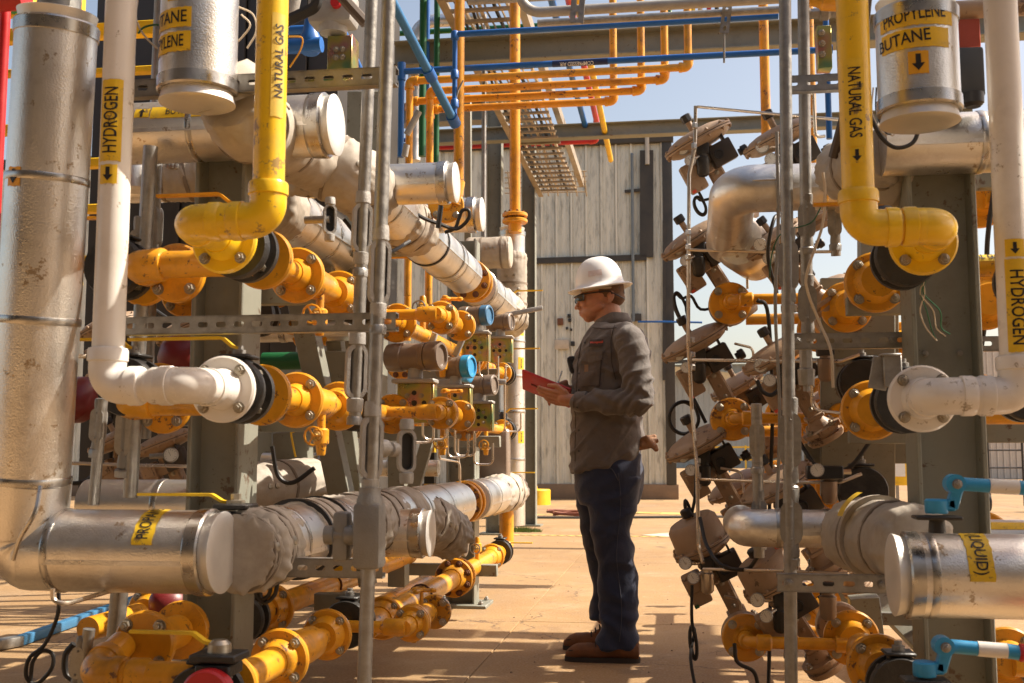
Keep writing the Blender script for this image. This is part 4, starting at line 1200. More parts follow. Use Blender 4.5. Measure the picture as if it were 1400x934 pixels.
# ---------------------------------------------------------------- conduits
def conduit(label, a, b, r, bodies, nrm=-Y, parts=()):
    A_, B_ = at(*a), at(*b); t = thing('conduit', label, 'conduit', B_)
    G().cyl(B_, A_, r, 18).build('pipe', GALV, t)
    ax = (A_ - B_).normalized()
    for (px, py, w2, h2, op) in bodies:
        k = (a[1] - py) / (a[1] - b[1]); c = A_.lerp(B_, k)
        c = c + (at(px, py, (c - C0).dot(CF)) - c)
        n2 = nrm; dp = w2 * .8
        b_ = conduit_body(t, c, ax, n2, w2, h2, dp, op)
        if not op: screws(b_, c, ax, (n2 - ax * n2.dot(ax)).normalized(), h2, dp, w2 * .16)
        G().lathe(c - ax * h2 * 1.9, ax, [(0, r * 1.25), (.02, r * 1.3), (.025, r * 1.1)], 8).build('locknut', GALV, t)
    return t
ND = Vector((.45, -.9, 0)).normalized()
conduit('galvanised conduit nearest the silver stub caps with three open oblong fittings', (532, -20, 2.9), (497, 960, 2.75), .0185, [(519, 372, .0265, .085, True), (508, 612, .0275, .082, True)], ND)
conduit('galvanised conduit left of the near one with open fittings, ending halfway down', (509, -20, 3.3), (485, 580, 3.2), .0185, [(495, 312, .028, .076, True), (487, 508, .030, .082, True)], ND)
t = thing('conduit_fitting', 'heavy grey conduit tee low on the left rack with a side branch', 'conduit fitting', at(505, 740, 2.8))
c = at(505, 732, 2.78); G().box(c, (.072, .07, .165), bev=.012).build('body', CAST, t)
G().lathe(c + Z * .07, Z, [(0, .034), (.02, .034), (.03, .028), (.05, .028)], 18).build('hub', CAST, t)
G().lathe(c - X * .03, -X, [(0, .024), (.03, .026), (.035, .017), (.06, .017), (.062, .024), (.085, .024)], 18).build('branch', CAST, t)
c = at(468, 733, 2.8); G().box(c, (.042, .05, .125), bev=.012).build('end_body', CAST, t)
t = thing('conduit_fitting', 'pair of pale open conduit fittings joined by a short nipple at lower centre left', 'conduit fitting', at(555, 620, 2.95))
c = at(556, 617, 2.95); conduit_body(t, c, Z, ND, .024, .06, .018, True)
G().lathe(at(516, 612, 2.85), (c - at(516, 612, 2.85)), [(0, .022), (.03, .024), (.035, .013), (.05, .013), (.052, .019), (.075, .019)], 16).build('nipple', CASTL, t)
t = thing('conduit_fitting', 'small open conduit fitting under the insulated pipe at upper left of centre', 'conduit fitting', at(451, 305, 3.5))
c = at(451, 300, 3.4); conduit_body(t, c, Z, ND, .020, .048, .016, True); G().cyl(c - X * .08, c, .012, 10).build('nipple', GALV, t)
conduit('grey conduit in shadow with two screwed covers behind the orange elbow', (222, -20, 3.7), (196, 600, 3.6), .024, [(207, 310, .030, .075, False)])
conduit('grey conduit in shadow just right of the white HYDROGEN pipe', (206, 200, 3.4), (178, 680, 3.4), .022, [(189, 345, .026, .072, False), (172, 592, .028, .072, False)])
conduit('short grey conduit with a cover plate below the white elbow', (140, 545, 3.2), (128, 690, 3.2), .016, [(134, 581, .020, .05, False)])
conduit('grey conduit leg standing under the PROPANE pipe', (164, 800, 3.3), (158, 870, 3.3), .026, [])
conduit('small grey conduit with an angled cover at the bottom left corner', (122, 860, 3.0), (112, 935, 3.0), .016, [(108, 905, .02, .045, False)])
# ---------------------------------------------------------------- transmitters with zinc manifold plates
def transmitter(c, rad, ln, cap, label, tilt=0.0, capm2=None):
    t = thing('pressure_transmitter', label, 'transmitter', c)
    ax = Vector((1, -.25, 0)).normalized()
    G().lathe(c - ax * ln * .5, ax, [(0, rad * .7), (ln * .04, rad * .95), (ln * .12, rad), (ln * .3, rad), (ln * .32, rad * .93), (ln * .62, rad * .93), (ln * .64, rad), (ln * .72, rad), (ln * .73, rad * .7)], 32).build('housing', BROWN, t)
    cp = capm2 or BROWN
    g = G(); g.lathe(c + ax * ln * .24, ax, [(0, rad * 1.02), (ln * .2, rad * 1.02), (ln * .23, rad * .93), (ln * .23, rad * .78), (ln * .19, rad * .74), (ln * .19, rad * .1)], 32, wob=lambda th, t_: 1 + (.02 if int(th * 5) % 2 else 0))
    g.build('cap', cp, t)
    G().lathe(c + ax * ln * .405, ax, [(0, rad * .72), (.002, rad * .3)], 24).build('sight_glass', PLUG if cp is BROWN else cp, t)
    G().lathe(c - Z * rad * 1.6, Z, [(0, rad * .55), (rad * .8, rad * .5)], 20).build('neck', CASTL, t)
    g = G(); g.box(c - Z * rad * 1.7 + X * 0, (rad * 3.0, rad * 1.6, rad * .3), bev=.004); g.build('bracket', CASTL, t)
    p = c + Vector((0, -.01, -rad * 3.2)); h = rad * 2.7; w_ = rad * 2.4
    G().box(p, (w_, .012, h), bev=.002).build('manifold_plate', ZINC, t)
    G().box(p + Vector((w_ / 2 + .006, .03, 0)), (.008, .07, h), bev=.002).build('manifold_plate', ZINC, t)
    for k in range(8):
        a = k * math.pi / 4
        q = p + Vector((math.cos(a) * w_ * .29, -.007, math.sin(a) * w_ * .29))
        if k % 2: bolt(t, q, -Y, rad * .15, 'z')
        else: G().lathe(q, -Y, [(0, rad * .17), (.001, rad * .17)], 14).build('bolt_hole', PLUG, t)
    G().lathe(p - Y * .006, -Y, [(0, rad * .2), (.003, rad * .2)], 12).build('centre_hole', PLUG, t)
    return t
transmitter(at(568, 488, 4.7), .062, .27, None, 'nearest brown pressure transmitter above the left zinc plates')
transmitter(at(623, 502, 5.6), .058, .20, None, 'pressure transmitter with a bright blue end cap', capm2=SKYBLUE)
transmitter(at(655, 527, 5.9), .054, .20, None, 'small brown pressure transmitter beside the blue capped one')
transmitter(at(650, 432, 6.1), .056, .19, None, 'upper pressure transmitter with a dull blue cap below the silver jacket', capm2=mat('dull_blue_cap', (.05, .16, .3), .4))
transmitter(at(684, 441, 6.9), .056, .17, None, 'far small brown transmitter next to the jacketed riser')
t = thing('transmitter_cap', 'second bright blue ribbed cap just right of the blue capped transmitter', 'cap', at(636, 508, 5.7)) 
G().lathe(at(634, 508, 5.7), Vector((1, -.25, 0)), [(0, .058), (.035, .058), (.04, .05), (.04, .036), (.02, .03)], 28, wob=lambda th, t_: 1 + (.02 if int(th * 5) % 2 else 0)).build('cap', SKYBLUE, t)
# pale levers pointing up
for (a, b, d, lab) in (((664, 500), (638, 552), 5.6, 'pale grey lever leaning over the middle orange flange'), ((595, 455), (588, 478), 5.2, 'short pale grey lever beside the brown transmitter'), ((742, 421), (690, 431), 6.9, 'long pale grey lever pointing right towards the man'), ((692, 522), (668, 522), 6.3, 'short pale lever beside the zinc plate'), ((808, 446), (790, 470), 9, '')):
    if not lab: continue
    if lab.startswith('pale grey lever leaning'): a, b = (641, 444), (622, 487)
    g = G(); g.bar(at(*a, d), at(*b, d), .022, .03, bev=.006)
    solo(g.build('pale_lever', CASTL), lab, 'lever')
# instrument tubing on the left
def tubing(label, pts, r=.006, name='instrument_tube', m=TUBE):
    g = G(); g.tube(fillet([at(*p) for p in pts], .03, 5), r, 8); return solo(g.build(name, m), label, 'tube')
tubing('thin steel tube bent down below the middle orange flange', [(600, 590, 5.6), (600, 627, 5.6), (628, 632, 5.8), (628, 655, 5.8)])
tubing('pair of thin steel tubes hanging under the eight bolt flange', [(626, 600, 6), (626, 625, 6), (629, 640, 6), (629, 670, 6)])
tubing('thin steel tube bent over above the upper zinc plates', [(600, 428, 5.8), (636, 431, 5.8), (638, 460, 5.8)])
tubing('bent thin tube under the low slotted channel by the left ground', [(72, 805, 2.7), (72, 822, 2.7), (90, 826, 2.7), (158, 806, 2.9)])
tubing('thin steel tube crossing behind the gauge at lower left', [(82, 633, 3.8), (180, 636, 3.8), (265, 638, 3.8)])
for k, (px, py, d) in enumerate(((560, 560, 5.0), (578, 556, 5.1), (612, 580, 5.8), (622, 578, 5.9), (648, 590, 6.2), (655, 470, 6.2), (667, 480, 6.6), (690, 545, 7.2))):
    a = at(px, py - 30, d); b = at(px, py + 45, d)
    g = G(); g.tube(fillet([a, b, b + Vector((.10, .05, 0)), b + Vector((.10, .05, .12))], .03, 5), .006, 8)
    solo(g.build('impulse_tube', TUBE), ('first', 'second', 'third', 'fourth', 'fifth', 'sixth', 'seventh', 'eighth')[k] + ' thin steel impulse tube from the left under the far transmitters', 'tube', 'impulse tubes under the transmitters')
t = thing('junction_box', 'brown junction box with cable glands behind the far left valves', 'junction box', at(655, 622, 7.6))
G().box(at(655, 622, 7.6), (.42, .15, .36), bev=.01).build('body', BROWN, t)
G().box(at(655, 622, 7.5), (.38, .02, .32), bev=.006).build('door', BROWN, t)
for k in range(4): G().lathe(at(641 + k * 9, 612, 7.48), -Y, [(0, .018), (.03, .018), (.035, .012)], 10).build('gland', CASTL, t)
t = thing('striped_post', 'yellow and black striped post behind the far left valves', 'post', at(588, 690, 7.4))
for k in range(8): G().box(at(588, 690, 7.4) + Z * (k * .07 + .035), (.07, .07, .069)).build('stripe', YPLAIN if k % 2 else BLACK, t)
t = thing('junction_box', 'small pale box with screws between the two transmitter rows', 'junction box', at(608, 545, 6.4))
G().box(at(608, 545, 6.4), (.18, .10, .22), bev=.008).build('body', CASTL, t)
for sx in (-.07, .07):
    for sz in (-.09, .09): bolt(t, at(608, 545, 6.34) + Vector((sx, 0, sz)), -Y, .008, 'g')
def drain(P, px, lab, up=False):
    c = rw(P, px) + Vector((.02, 0, 0)); sg = 1 if up else -1
    t = thing('drain_valve', lab, 'valve', c + Z * sg * .05)
    G().cyl(c + Z * sg * .02, c + Z * sg * .09, .014, 12).build('stub', ORANGE, t)
    G().lathe(c + Z * sg * .085, Z * sg, [(0, .02), (.006, .026), (.05, .026), (.056, .018), (.085, .015), (.09, .012)], 14).build('body', ORANGE, t)
    a = c + Z * sg * .112
    G().lathe(a - Y * .03, -Y, [(0, .016), (.03, .016), (.034, .01), (.05, .01)], 12).build('bonnet', BRASS, t)
    g = G(); g.tube([a + Vector((math.cos(k * .5236) * .03, -.082, math.sin(k * .5236) * .03)) for k in range(13)], .004, 6)
    for k in range(3): g.cyl(a + Vector((0, -.082, 0)), a + Vector((math.cos(k * 2.09) * .03, -.082, math.sin(k * 2.09) * .03)), .003, 6)
    g.build('handwheel', ORANGE if not up else GALV, t)
BRASS = mat('brass', (.45, .30, .10), .35, .9)
for k, (P, px, up) in enumerate(((Nn, 430, False), (Hn, 432, False), (Nn, 572, True), (Nn, 600, False), (Nn, 622, False), (Nn, 665, False), (Hn, 575, True), (Hn, 600, False), (Hn, 660, False), (Cf, 560, False), (Cf, 648, True))):
    drain(P, px, ('nearest', 'lower near', 'third', 'fourth', 'fifth', 'sixth', 'seventh', 'eighth', 'ninth', 'tenth', 'farthest')[k] + ' small orange drain valve with a round handwheel on the left rows', up)
for k, (a, b, d, r, m) in enumerate((((180, 262), (300, 262), 4.6, .05, ALU), ((350, 455), (480, 455), 5.0, .045, ALU), ((360, 632), (470, 632), 5.8, .05, ALU), ((505, 640), (600, 640), 6.8, .05, ALU), ((120, 520), (290, 520), 4.9, .03, TAN), ((390, 350), (560, 350), 5.6, .03, ORANGE))):
    p_ = at(*a, d); q_ = mv(p_, X, px=b[0]); t = thing('rack_pipe', ('upper silver', 'middle silver', 'lower silver', 'far silver', 'slim tan', 'slim orange')[k] + ' pipe crossing in the shadow inside the left rack', 'pipe', p_)
    G().cyl(p_, q_, r, 20).build('pipe', m, t)
    for z in (.3, .7): band(t, p_.lerp(q_, z), X, r, .03)
cable('black_cable', 'black cable sagging through the shadow behind the left slotted channel', 'cable', [(205, 420, 4.0), (240, 440, 4.0), (262, 425, 4.0), (275, 400, 4.0)], .008)
cable('black_cable', 'black cable hanging beside the left brace below the middle row', 'cable', [(372, 610, 4.2), (380, 650, 4.2), (400, 660, 4.2), (430, 640, 4.2)], .009)
cable('black_cable', 'black cable draped across the upper left blankets', 'cable', [(470, 300, 4.0), (500, 335, 4.0), (530, 345, 4.0), (560, 330, 4.2)], .007)
# ---------------------------------------------------------------- electrical cluster, top left of centre
t = thing('zinc_bracket', 'iridescent yellow zinc bracket with a pale box at upper left of centre', 'bracket', at(450, 95, 4.1))
P4 = at(466, 82, 4.1)
G().box(P4, (.09, .05, .17), bev=.002).build('plate', ZINC, t)
G().box(P4 + Vector((.05, .01, 0)), (.006, .09, .17), bev=.002).build('plate', ZINC, t)
G().box(P4 + Vector((-.08, 0, -.075)), (.22, .08, .03), bev=.002).build('base_plate', ZINC, t)
G().box(P4 + Vector((-.09, -.02, -.10)), (.20, .05, .02), bev=.002).build('base_plate', ZINC, t)
for k in range(4): bolt(t, P4 + Vector((.025 * (k % 2) - .01, -.027, .03 - .03 * (k // 2))), -Y, .010)
c = at(456, 22, 4.1)
G().box(c + Z * .02, (.17, .12, .13), bev=.02).build('pale_box', CASTL, t)
G().lathe(c - Z * .07, Z, [(0, .05), (.03, .055), (.04, .045)], 24).build('box_neck', CASTL, t)
G().lathe(c + Vector((.03, -.06, .02)), -Y, [(0, .02), (.02, .018)], 16).build('knob', RED, t)
t = thing('pale_grip', 'slim pale grey grip leaning above the blue valve at upper left', 'lever', at(392, 30, 3.6))
G().tube([at(407, -14, 3.6), at(398, 12, 3.6), at(388, 34, 3.6)], .02, 14, radii=[.018, .026, .019]).build('grip', CASTL, t)
t = thing('blue_valve', 'blue painted valve and pipe fitting behind the yellow gas pipe', 'valve', at(424, 55, 4.3))
p = at(388, 64, 4.3); G().cyl(p, mv(p, X, px=440), .030, 18).build('pipe', BLUE, t)
G().lathe(at(424, 74, 4.3), Z, [(0, .03), (.02, .045), (.06, .045), (.09, .03), (.16, .022)], 18).build('body', BLUE, t)
p = at(388, 42, 4.5); G().cyl(p, mv(p, X, px=470), .018, 12).build('pipe', BLUE, t)
tubing('curved dark rubber hose arching over at the top left', [(390, 30, 3.3), (432, 10, 3.3), (436, -20, 3.3)], .018, 'rubber_hose', RUBBER)
tubing('short dark hose slanting down at the top left', [(462, -10, 3.4), (500, 32, 3.4)], .018, 'rubber_hose', mat('brown_hose', (.10, .07, .05), .6))
for k, (pts, m) in enumerate(([[(188, 0, 3.0), (186, 26, 3.0), (200, 52, 3.0), (224, 70, 3.0), (246, 60, 3.0)], WIRE], [[(189, 46, 3.0), (196, 38, 3.0), (212, 34, 3.0), (228, 36, 3.0)], GREEN], [[(330, 20, 3.0), (342, 34, 3.0), (330, 52, 3.0), (318, 62, 3.0)], WIRE], [[(322, 8, 3.05), (346, 20, 3.05), (350, 44, 3.05), (338, 66, 3.05)], WIRE], [[(395, 50, 3.4), (413, 52, 3.4), (410, 70, 3.4), (396, 92, 3.4)], ORANGE])):
    cable('loose_wire', ('loose cream wire looping left of the upper left canister', 'loose green wire beside the upper left canister', 'inner cream wire loop right of the canister', 'outer cream wire loop right of the canister', 'orange wire curling beside the yellow gas pipe')[k], 'wire', pts, .0028, m, 6)
tubing('thin silver strap wire crossing the left rack at mid height', [(90, 487, 3.0), (118, 487, 3.0)])
# green and white valve grips behind the upper stubs
for (a, b, lab) in (((573, 152), (556, 184), 'pale grip'), ((556, 198), (553, 214), 'short pale grip'),):
    g = G(); g.tube([at(*a, 6), at(*b, 6)], .018, 10); solo(g.build('pale_grip', CASTL), f'{lab} beside the green risers above the stub caps', 'lever')
# ---------------------------------------------------------------- dark background gear at left
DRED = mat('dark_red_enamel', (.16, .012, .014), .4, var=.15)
def second(root, off, lab):
    c = copy_tree(root); c.location = root.location + off; c['label'] = lab
    return c
second(hrow, Vector((-.44, .25, .03)), 'inner orange line standing in shade behind the middle left row')
second(nrow, Vector((-.44, .15, -.02)), 'inner orange line standing in shade behind the upper left row')
BGB = mv_ground(300, 760)
t = thing('shade_backdrop', 'added dark brown wall standing in for the deep shade behind the left rack', 'building', BGB)  # dark sheet where only shaded equipment stands; the shade is in its colour
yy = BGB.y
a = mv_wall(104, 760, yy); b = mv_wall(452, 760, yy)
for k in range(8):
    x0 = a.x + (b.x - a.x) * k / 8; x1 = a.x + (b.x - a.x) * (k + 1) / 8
    G().box(Vector(((x0 + x1) / 2, yy + .03 * (k % 2), 3.2)), (x1 - x0 - .012, .06, 6.4), bev=.008).build('dark_panel', DARKWALL, t)
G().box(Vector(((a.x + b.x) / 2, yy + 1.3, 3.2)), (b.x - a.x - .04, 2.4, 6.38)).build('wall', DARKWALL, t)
t = thing('electrical_cabinet', 'grey green steel cabinet standing in shade behind the left brace', 'cabinet', at(420, 690, 7.0))
G().box(at(412, 620, 7.2), (.5, .3, 1.1), bev=.01).build('body', COLUMN, t)
G().box(at(412, 600, 7.0), (.40, .02, .5), bev=.01).build('door', mat('cabinet_door', (.16, .17, .15), .5), t)
t = thing('electrical_cabinet', 'pale grey cabinet with a small switch plate behind the left column', 'cabinet', at(462, 530, 6.0))
G().box(at(462, 520, 6.2), (.42, .25, .65), bev=.01).build('body', mat('cabinet_grey', (.30, .31, .29), .5), t)
G().box(at(459, 500, 6.0), (.05, .02, .13), bev=.006).build('switch', CASTL, t)
p = at(360, 494, 5.6); G_ = thing('green_pipe', 'dark green pipe crossing in the shadow behind the near left column', 'pipe', p)
G().cyl(p, mv(p, X, px=444), .045, 16).build('pipe', GREEN, G_)
for (c, r, lab) in ((at(243, 482, 4.4), .10, 'dark red valve dome half hidden behind the white HYDROGEN elbow'), (at(100, 545, 4.2), .10, 'dark red dome in the deep shadow left of the white elbow'), (at(228, 826, 3.9), .07, 'dark red cap under the PROPANE pipe')):
    t = thing('red_valve', lab, 'valve', c)
    G().lathe(c, Vector((-.4, -.8, .5)), [(-.08, .06), (-.03, r * .95), (-.02, r), (.0, r), (.03, r * .8), (.06, r * .4), (.07, .01)], 28).build('dome', DRED, t)
def yplat(pxa, pxb, py, d, h): 
    p = at(pxa, py, d); q = mv(p, X, px=pxb); g = G(); g.bar(p, q, .06, h, bev=.004); g.build('rail', YPLAIN, yp)
yp = thing('yellow_stair', 'yellow painted steel stair and railings behind the silver pipe at the top left', 'stairs', at(60, 500, 5.6))
yplat(98, 290, 46, 5.6, .072); yplat(110, 235, 101, 5.6, .03); yplat(98, 145, 225, 5.6, .045); yplat(98, 145, 287, 5.6, .04); yplat(96, 232, 362, 5.6, .08); yplat(-40, 45, 54, 5.6, .07); yplat(-40, 60, 104, 5.6, .028); yplat(385, 440, 264, 4.4, .04); yplat(-20, 60, 20, 6.6, .05); yplat(-20, 60, 180, 5.8, .05); yplat(-40, 110, 391, 5.8, .02)
for px, w_, y0, y1 in ((10, .05, 20, 420), (38, .045, -20, 120), (22, .03, 100, 300), (107, .05, -20, 46)):
    p = at(px, y1, 5.5); g = G(); g.bar(p, mv(p, Z, py=y0), .04, w_, up=X, bev=.004); g.build('stile', YPLAIN, yp)
p = at(520, 762, 5.2); G().box(p, (.55, .10, .09), bev=.01)
t = thing('yellow_barrier', 'yellow barrier board low behind the left slotted channel', 'barrier', at(455, 770, 4.6)); g = G(); p = at(400, 768, 4.8); g.bar(p, mv(p, X, px=482), .08, .12, bev=.01); g.build('board', YPLAIN, t)
t = thing('red_pipe', 'red pipe and red fitting at the top left corner', 'pipe', at(-4, 300, 3.4)); p = at(-8, 330, 3.4)
G().cyl(p, mv(p, Z, py=10), .016, 16).build('pipe', RED, t); p = at(-20, 2, 3.4); G().cyl(p, mv(p, X, px=36), .035, 18).build('fitting', RED, t)
for px, py in ((100, 15), (120, 24)): pass
tubing('green pipe end behind the silver pipe at the top left', [(-20, 2, 6.5), (90, 32, 6.5)], .03, 'green_rail', mat('bright_green', (.02, .3, .08), .4))
t = thing('pale_bollard', 'blue grey cable trunking lying on the ground at the bottom left', 'trunking', mv_ground(60, 880))
g = G(); g.bar(mv_ground(24, 885) + Z * .03, mv_ground(215, 815) + Z * .03, .05, .05, bev=.006); g.build('trunking', mat('trunk_blue', (.05, .18, .34), .4), t)
g = G(); g.bar(mv_ground(-5, 890) + Z * .03, mv_ground(26, 884) + Z * .03, .07, .05, bev=.006); g.build('end_box', GALV, t)
cable('black_cable', 'black cable with a loose coil dangling at the bottom left', 'cable', [(80, 805, 3.2), (79, 840, 3.2), (62, 880, 3.2), (40, 900, 3.2), (36, 925, 3.2), (50, 935, 3.2), (70, 915, 3.2), (72, 895, 3.2), (58, 890, 3.2), (45, 905, 3.2), (42, 930, 3.2)], .006)
cable('black_cable', 'black cable curling beside the bottom left orange elbow', 'cable', [(101, 880, 3.1), (90, 895, 3.1), (90, 920, 3.1), (104, 932, 3.1)], .009)
cable('black_cable', 'looped black cable hanging under the low slotted channel', 'cable', [(352, 789, 3.1), (350, 812, 3.1), (362, 824, 3.1), (376, 812, 3.1), (379, 790, 3.1), (372, 790, 3.1), (368, 812, 3.1), (358, 818, 3.1), (354, 800, 3.1)], .006)
cable('black_cable', 'thin black cable hanging in the shadow left of the gauge', 'cable', [(85, 600, 3.8), (84, 640, 3.8), (96, 660, 3.8), (122, 655, 3.8), (140, 630, 3.8)], .008)
cable('yellow_strap', 'thin yellow strap hanging under the near orange flange', 'strap', [(402, 590, 3.9), (398, 592, 3.9), (400, 605, 3.9), (404, 625, 3.9)], .004, YPLAIN)
# gauge in the shadow
def gauge(t, c, a, r, m=CASTL):
    b = G().lathe(c - a * r * .5, a, [(0, r * .8), (0, r), (r * .5, r), (r * .56, r * .93), (r * .5, r * .9)], 28).build('gauge', m, t)
    G().lathe(c, a, [(0, r * .88), (.0008, r * .88)], 24).build('dial', GAUGE, b)
    u, v, _ = frame(a)
    g = G()
    for k in range(11):
        an = R(225 - k * 27); q = u * math.cos(an) + v * math.sin(an); g.bar(c + a * .0015 + q * r * .62, c + a * .0015 + q * r * .8, .0006, r * .06, up=a)
    q = (u * -.5 + v * .86); g.bar(c + a * .002 - q * r * .15, c + a * .002 + q * r * .55, .0006, r * .09, up=a)
    g.build('scale_and_needle', INK, b)
    return b
t = thing('pressure_gauge', 'small round white faced gauge in the shade behind the PROPANE pipe', 'gauge', at(233, 622, 3.9)); gauge(t, at(233, 622, 3.9), Vector((.15, -1, .05)).normalized(), .026)
G().cyl(at(205, 624, 3.9), at(224, 623, 3.9), .010, 10).build('stem', GALV, t)
# ================================================================== RIGHT RACK
Hr = at(1262, 545, 2.9); Nr = at(1264, 330, 2.9)
rf = thing('valve_rack', 'grey green steel frame carrying the right hand valve rack', 'pipe rack', mv_ground(1290, 960))
c1 = at(1288, 500, 3.35); c1b = Vector((c1.x, c1.y, 0))
ibeam(rf, c1b, mv(c1, Z, py=215), .16, .20, X)
for py in (484,):
    for dx in (-.05, .05): bolt(rf, mv(c1, Z, py=py) + Vector((dx, -.012, 0)), -Y, .008, 'g')
G().box(c1b + Z * .01, (.34, .3, .02)).build('base_plate', COLUMN, rf)
def rbar(px0, px1, py, d, h, dep=.05, name='bracket'):
    p = at(px0, py, d); q = mv(p, X, px=px1); g = G(); g.bar(p, q, dep, h, bev=.003); return g.build(name, COLUMN, rf)
rbar(1157, 1246, 419, 3.85, .065); rbar(1160, 1246, 598, 3.85, .045); rbar(1325, 1420, 418, 3.9, .085); rbar(1332, 1420, 592, 3.9, .07)
rbar(1100, 1260, 620, 4.4, .08); rbar(1336, 1420, 248, 3.8, .06); rbar(1180, 1270, 845, 4.6, .05)
rod(rf, (1213, 606, 5.0), (1196, 700, 5.0), .09, .06)
rod(rf, (1180, 815, 4.6), (1190, 900, 4.6), .12, .08)
rod(rf, (1172, 380, 4.3), (1172, 680, 4.3), .28, .04, 'post')
rod(rf, (1200, 250, 5.2), (1200, 620, 5.2), .17, .12, 'post')
rod(rf, (1162, 640, 5.6), (1162, 850, 5.6), .30, .12, 'post')
rod(rf, (1203, 820, 5.2), (1290, 905, 4.2), .10, .05, 'plate')
for (a, pxb, d, wd) in (((1069, 115), 1152, 3.55, .050), ((1073, 467), 1246, 3.5, .046), ((1334, 470), 1420, 3.7, .046), ((1063, 797), 1232, 3.2, .048)):
    p = at(*a, d); q = mv(p, X, px=pxb); channel(rf, p, q, -Y, wd, .03, .058)
    for k in (.10, .85) if d < 3.55 else (): bolt(rf, p.lerp(q, k) - Y * .004, -Y, .011, 'g')
# --- white hydrogen pipe (right)
t = thing('hydrogen_pipe', 'white pipe at the right edge marked HYDROGEN, elbowing left to a white bolted flange', 'pipe', Hr)
k1 = mv(Hr, Y, py=537); k1 = Hr - Y * .12; k2 = mv(k1, X, px=1393); k3 = mv(k2, Z, py=-80)
run(t, [k3, k2, k1, Hr - Y * .02], .041, WHITE, 32)
G().lathe(k1.lerp(k2, .42), X, [(0, .042), (.012, .048), (.05, .048), (.062, .042)], 32).build('coupling', WHITE, t)
flange(t, Hr, -Y, .089, .022, WHITE, 4, .0125, hub=.042, hublen=.05)
sticker(t, mv(k2, Z, py=420), Z, .041, Vector((-.12, -1, 0)), .052, .235, [('text', 'HYDROGEN', .044, 270, (0, -.005))])
sticker(t, mv(k2, Z, py=343), Z, .041, Vector((-.12, -1, 0)), .046, .045, [('arrow', 0, .030, 0, (0, 0))])
# --- yellow natural gas (right)
t = thing('natural_gas_pipe', 'thick yellow pipe on the right marked NATURAL GAS, elbowed round to a yellow flange', 'pipe', Nr)
k1 = Nr - Y * .20; k1.z = Nr.z; k1 = mv(k1, X, px=1288); k2 = mv(k1, X, px=1175); k3 = mv(k2, Z, py=-80)
f0 = Vector((k1.x, Nr.y, Nr.z))
run(t, [k3, k2, k1, f0 - Y * .02], .0395, YELLOW, 32)
G().lathe(k1.lerp(k2, .42), X, [(0, .04), (.012, .046), (.04, .046), (.052, .04)], 32).build('coupling', YELLOW, t)
flange(t, f0, -Y, .089, .022, YELLOW, 4, .0125, hub=.042, hublen=.045)
sticker(t, mv(k2, Z, py=146), Z, .0395, Vector((-.22, -1, 0)), .050, .225, [('text', 'NATURAL GAS', .041, 270, (0, 0))])
sticker(t, mv(k2, Z, py=218), Z, .0395, Vector((-.16, -1, 0)), .036, .040, [('arrow', 0, .030, 0, (0, 0))])
Nr = f0
# --- rows
def rrow(P, label, seq):
    t = thing('orange_gas_line', label, 'pipe', rw(P, seq[0][1]))
    for s in seq:
        k = s[0]
        if k == 'f':
            _, px, R_, nb, hub = s; flange(t, rw(P, px), -Y, R_, .026, ORANGE, nb, R_ * .145, 'z', hub=hub, hublen=R_ * .5)
        elif k == 'p': _, a, b, r = s; G().cyl(rw(P, a), rw(P, b), r, 24).build('pipe', ORANGE, t)
        elif k == 'v': _, px, R_, ln = s; ball_valve(t, rw(P, px), Y, R_, ln)
        elif k == 't': _, px, R_ = s; G().lathe(rw(P, px), Y, [(0, R_ * .9), (.01, R_), (.07, R_), (.08, R_ * .9)], 36).build('body_ring', TAN, t)
        elif k == 's':
            _, a, b, r = s; A_, B_ = rw(P, a), rw(P, b); L = (B_ - A_).length
            G().lathe(A_, Y, [(0, r * .55), (L * .12, r * .6), (L * .3, r * .95), (L * .5, r), (L * .7, r * .95), (L * .88, r * .6), (L, r * .55)], 28).build('body', ORANGE, t)
    return t
rrow(Hr, 'long row of orange flanges behind the white HYDROGEN flange on the right', [('v', 1236, .088, .11), ('f', 1192, .100, 4, .055), ('s', 1190, 1158, .055), ('f', 1150, .098, 4, .05), ('t', 1142, .09), ('f', 1128, .098, 4, .05), ('p', 1148, 1085, .04), ('t', 1100, .095), ('f', 1085, .098, 4, .045), ('f', 1076, .098, 4, .045)])
rrow(Nr, 'upper row of orange flanges behind the yellow elbow on the right', [('v', 1236, .088, .11), ('f', 1198, .100, 4, .055), ('s', 1196, 1165, .055), ('f', 1158, .098, 4, .05), ('t', 1146, .09), ('p', 1150, 1085, .04), ('f', 1120, .098, 4, .045), ('f', 1080, .098, 4, .045)])
Cr = at(1203, 912, 3.45)
rrow(Cr, 'lowest row of orange flanges near the ground on the right', [('v', 1230, .09, .1), ('f', 1203, .100, 4, .055), ('s', 1200, 1172, .06), ('f', 1165, .100, 4, .05), ('t', 1150, .09), ('p', 1160, 1085, .04), ('f', 1120, .098, 4, .045)])
_rr = [o for o in bpy.data.objects if o.parent is None and o.name.startswith('orange_gas_line') and 'right' in o.get('label', '')]
for o_, off, lab in ((_rr[0], Vector((.42, .30, .04)), 'inner orange row standing deeper in the right rack at middle height'), (_rr[1], Vector((.42, .30, -.03)), 'inner orange row standing deeper in the right rack at upper height'), (_rr[0], Vector((.03, .95, -.28)), 'orange row between the middle and lowest rows of the right rack'), (_rr[1], Vector((.03, .95, -.30)), 'orange row between the upper and middle rows of the right rack')):
    c = copy_tree(o_); c.location = o_.location + off; c['label'] = lab
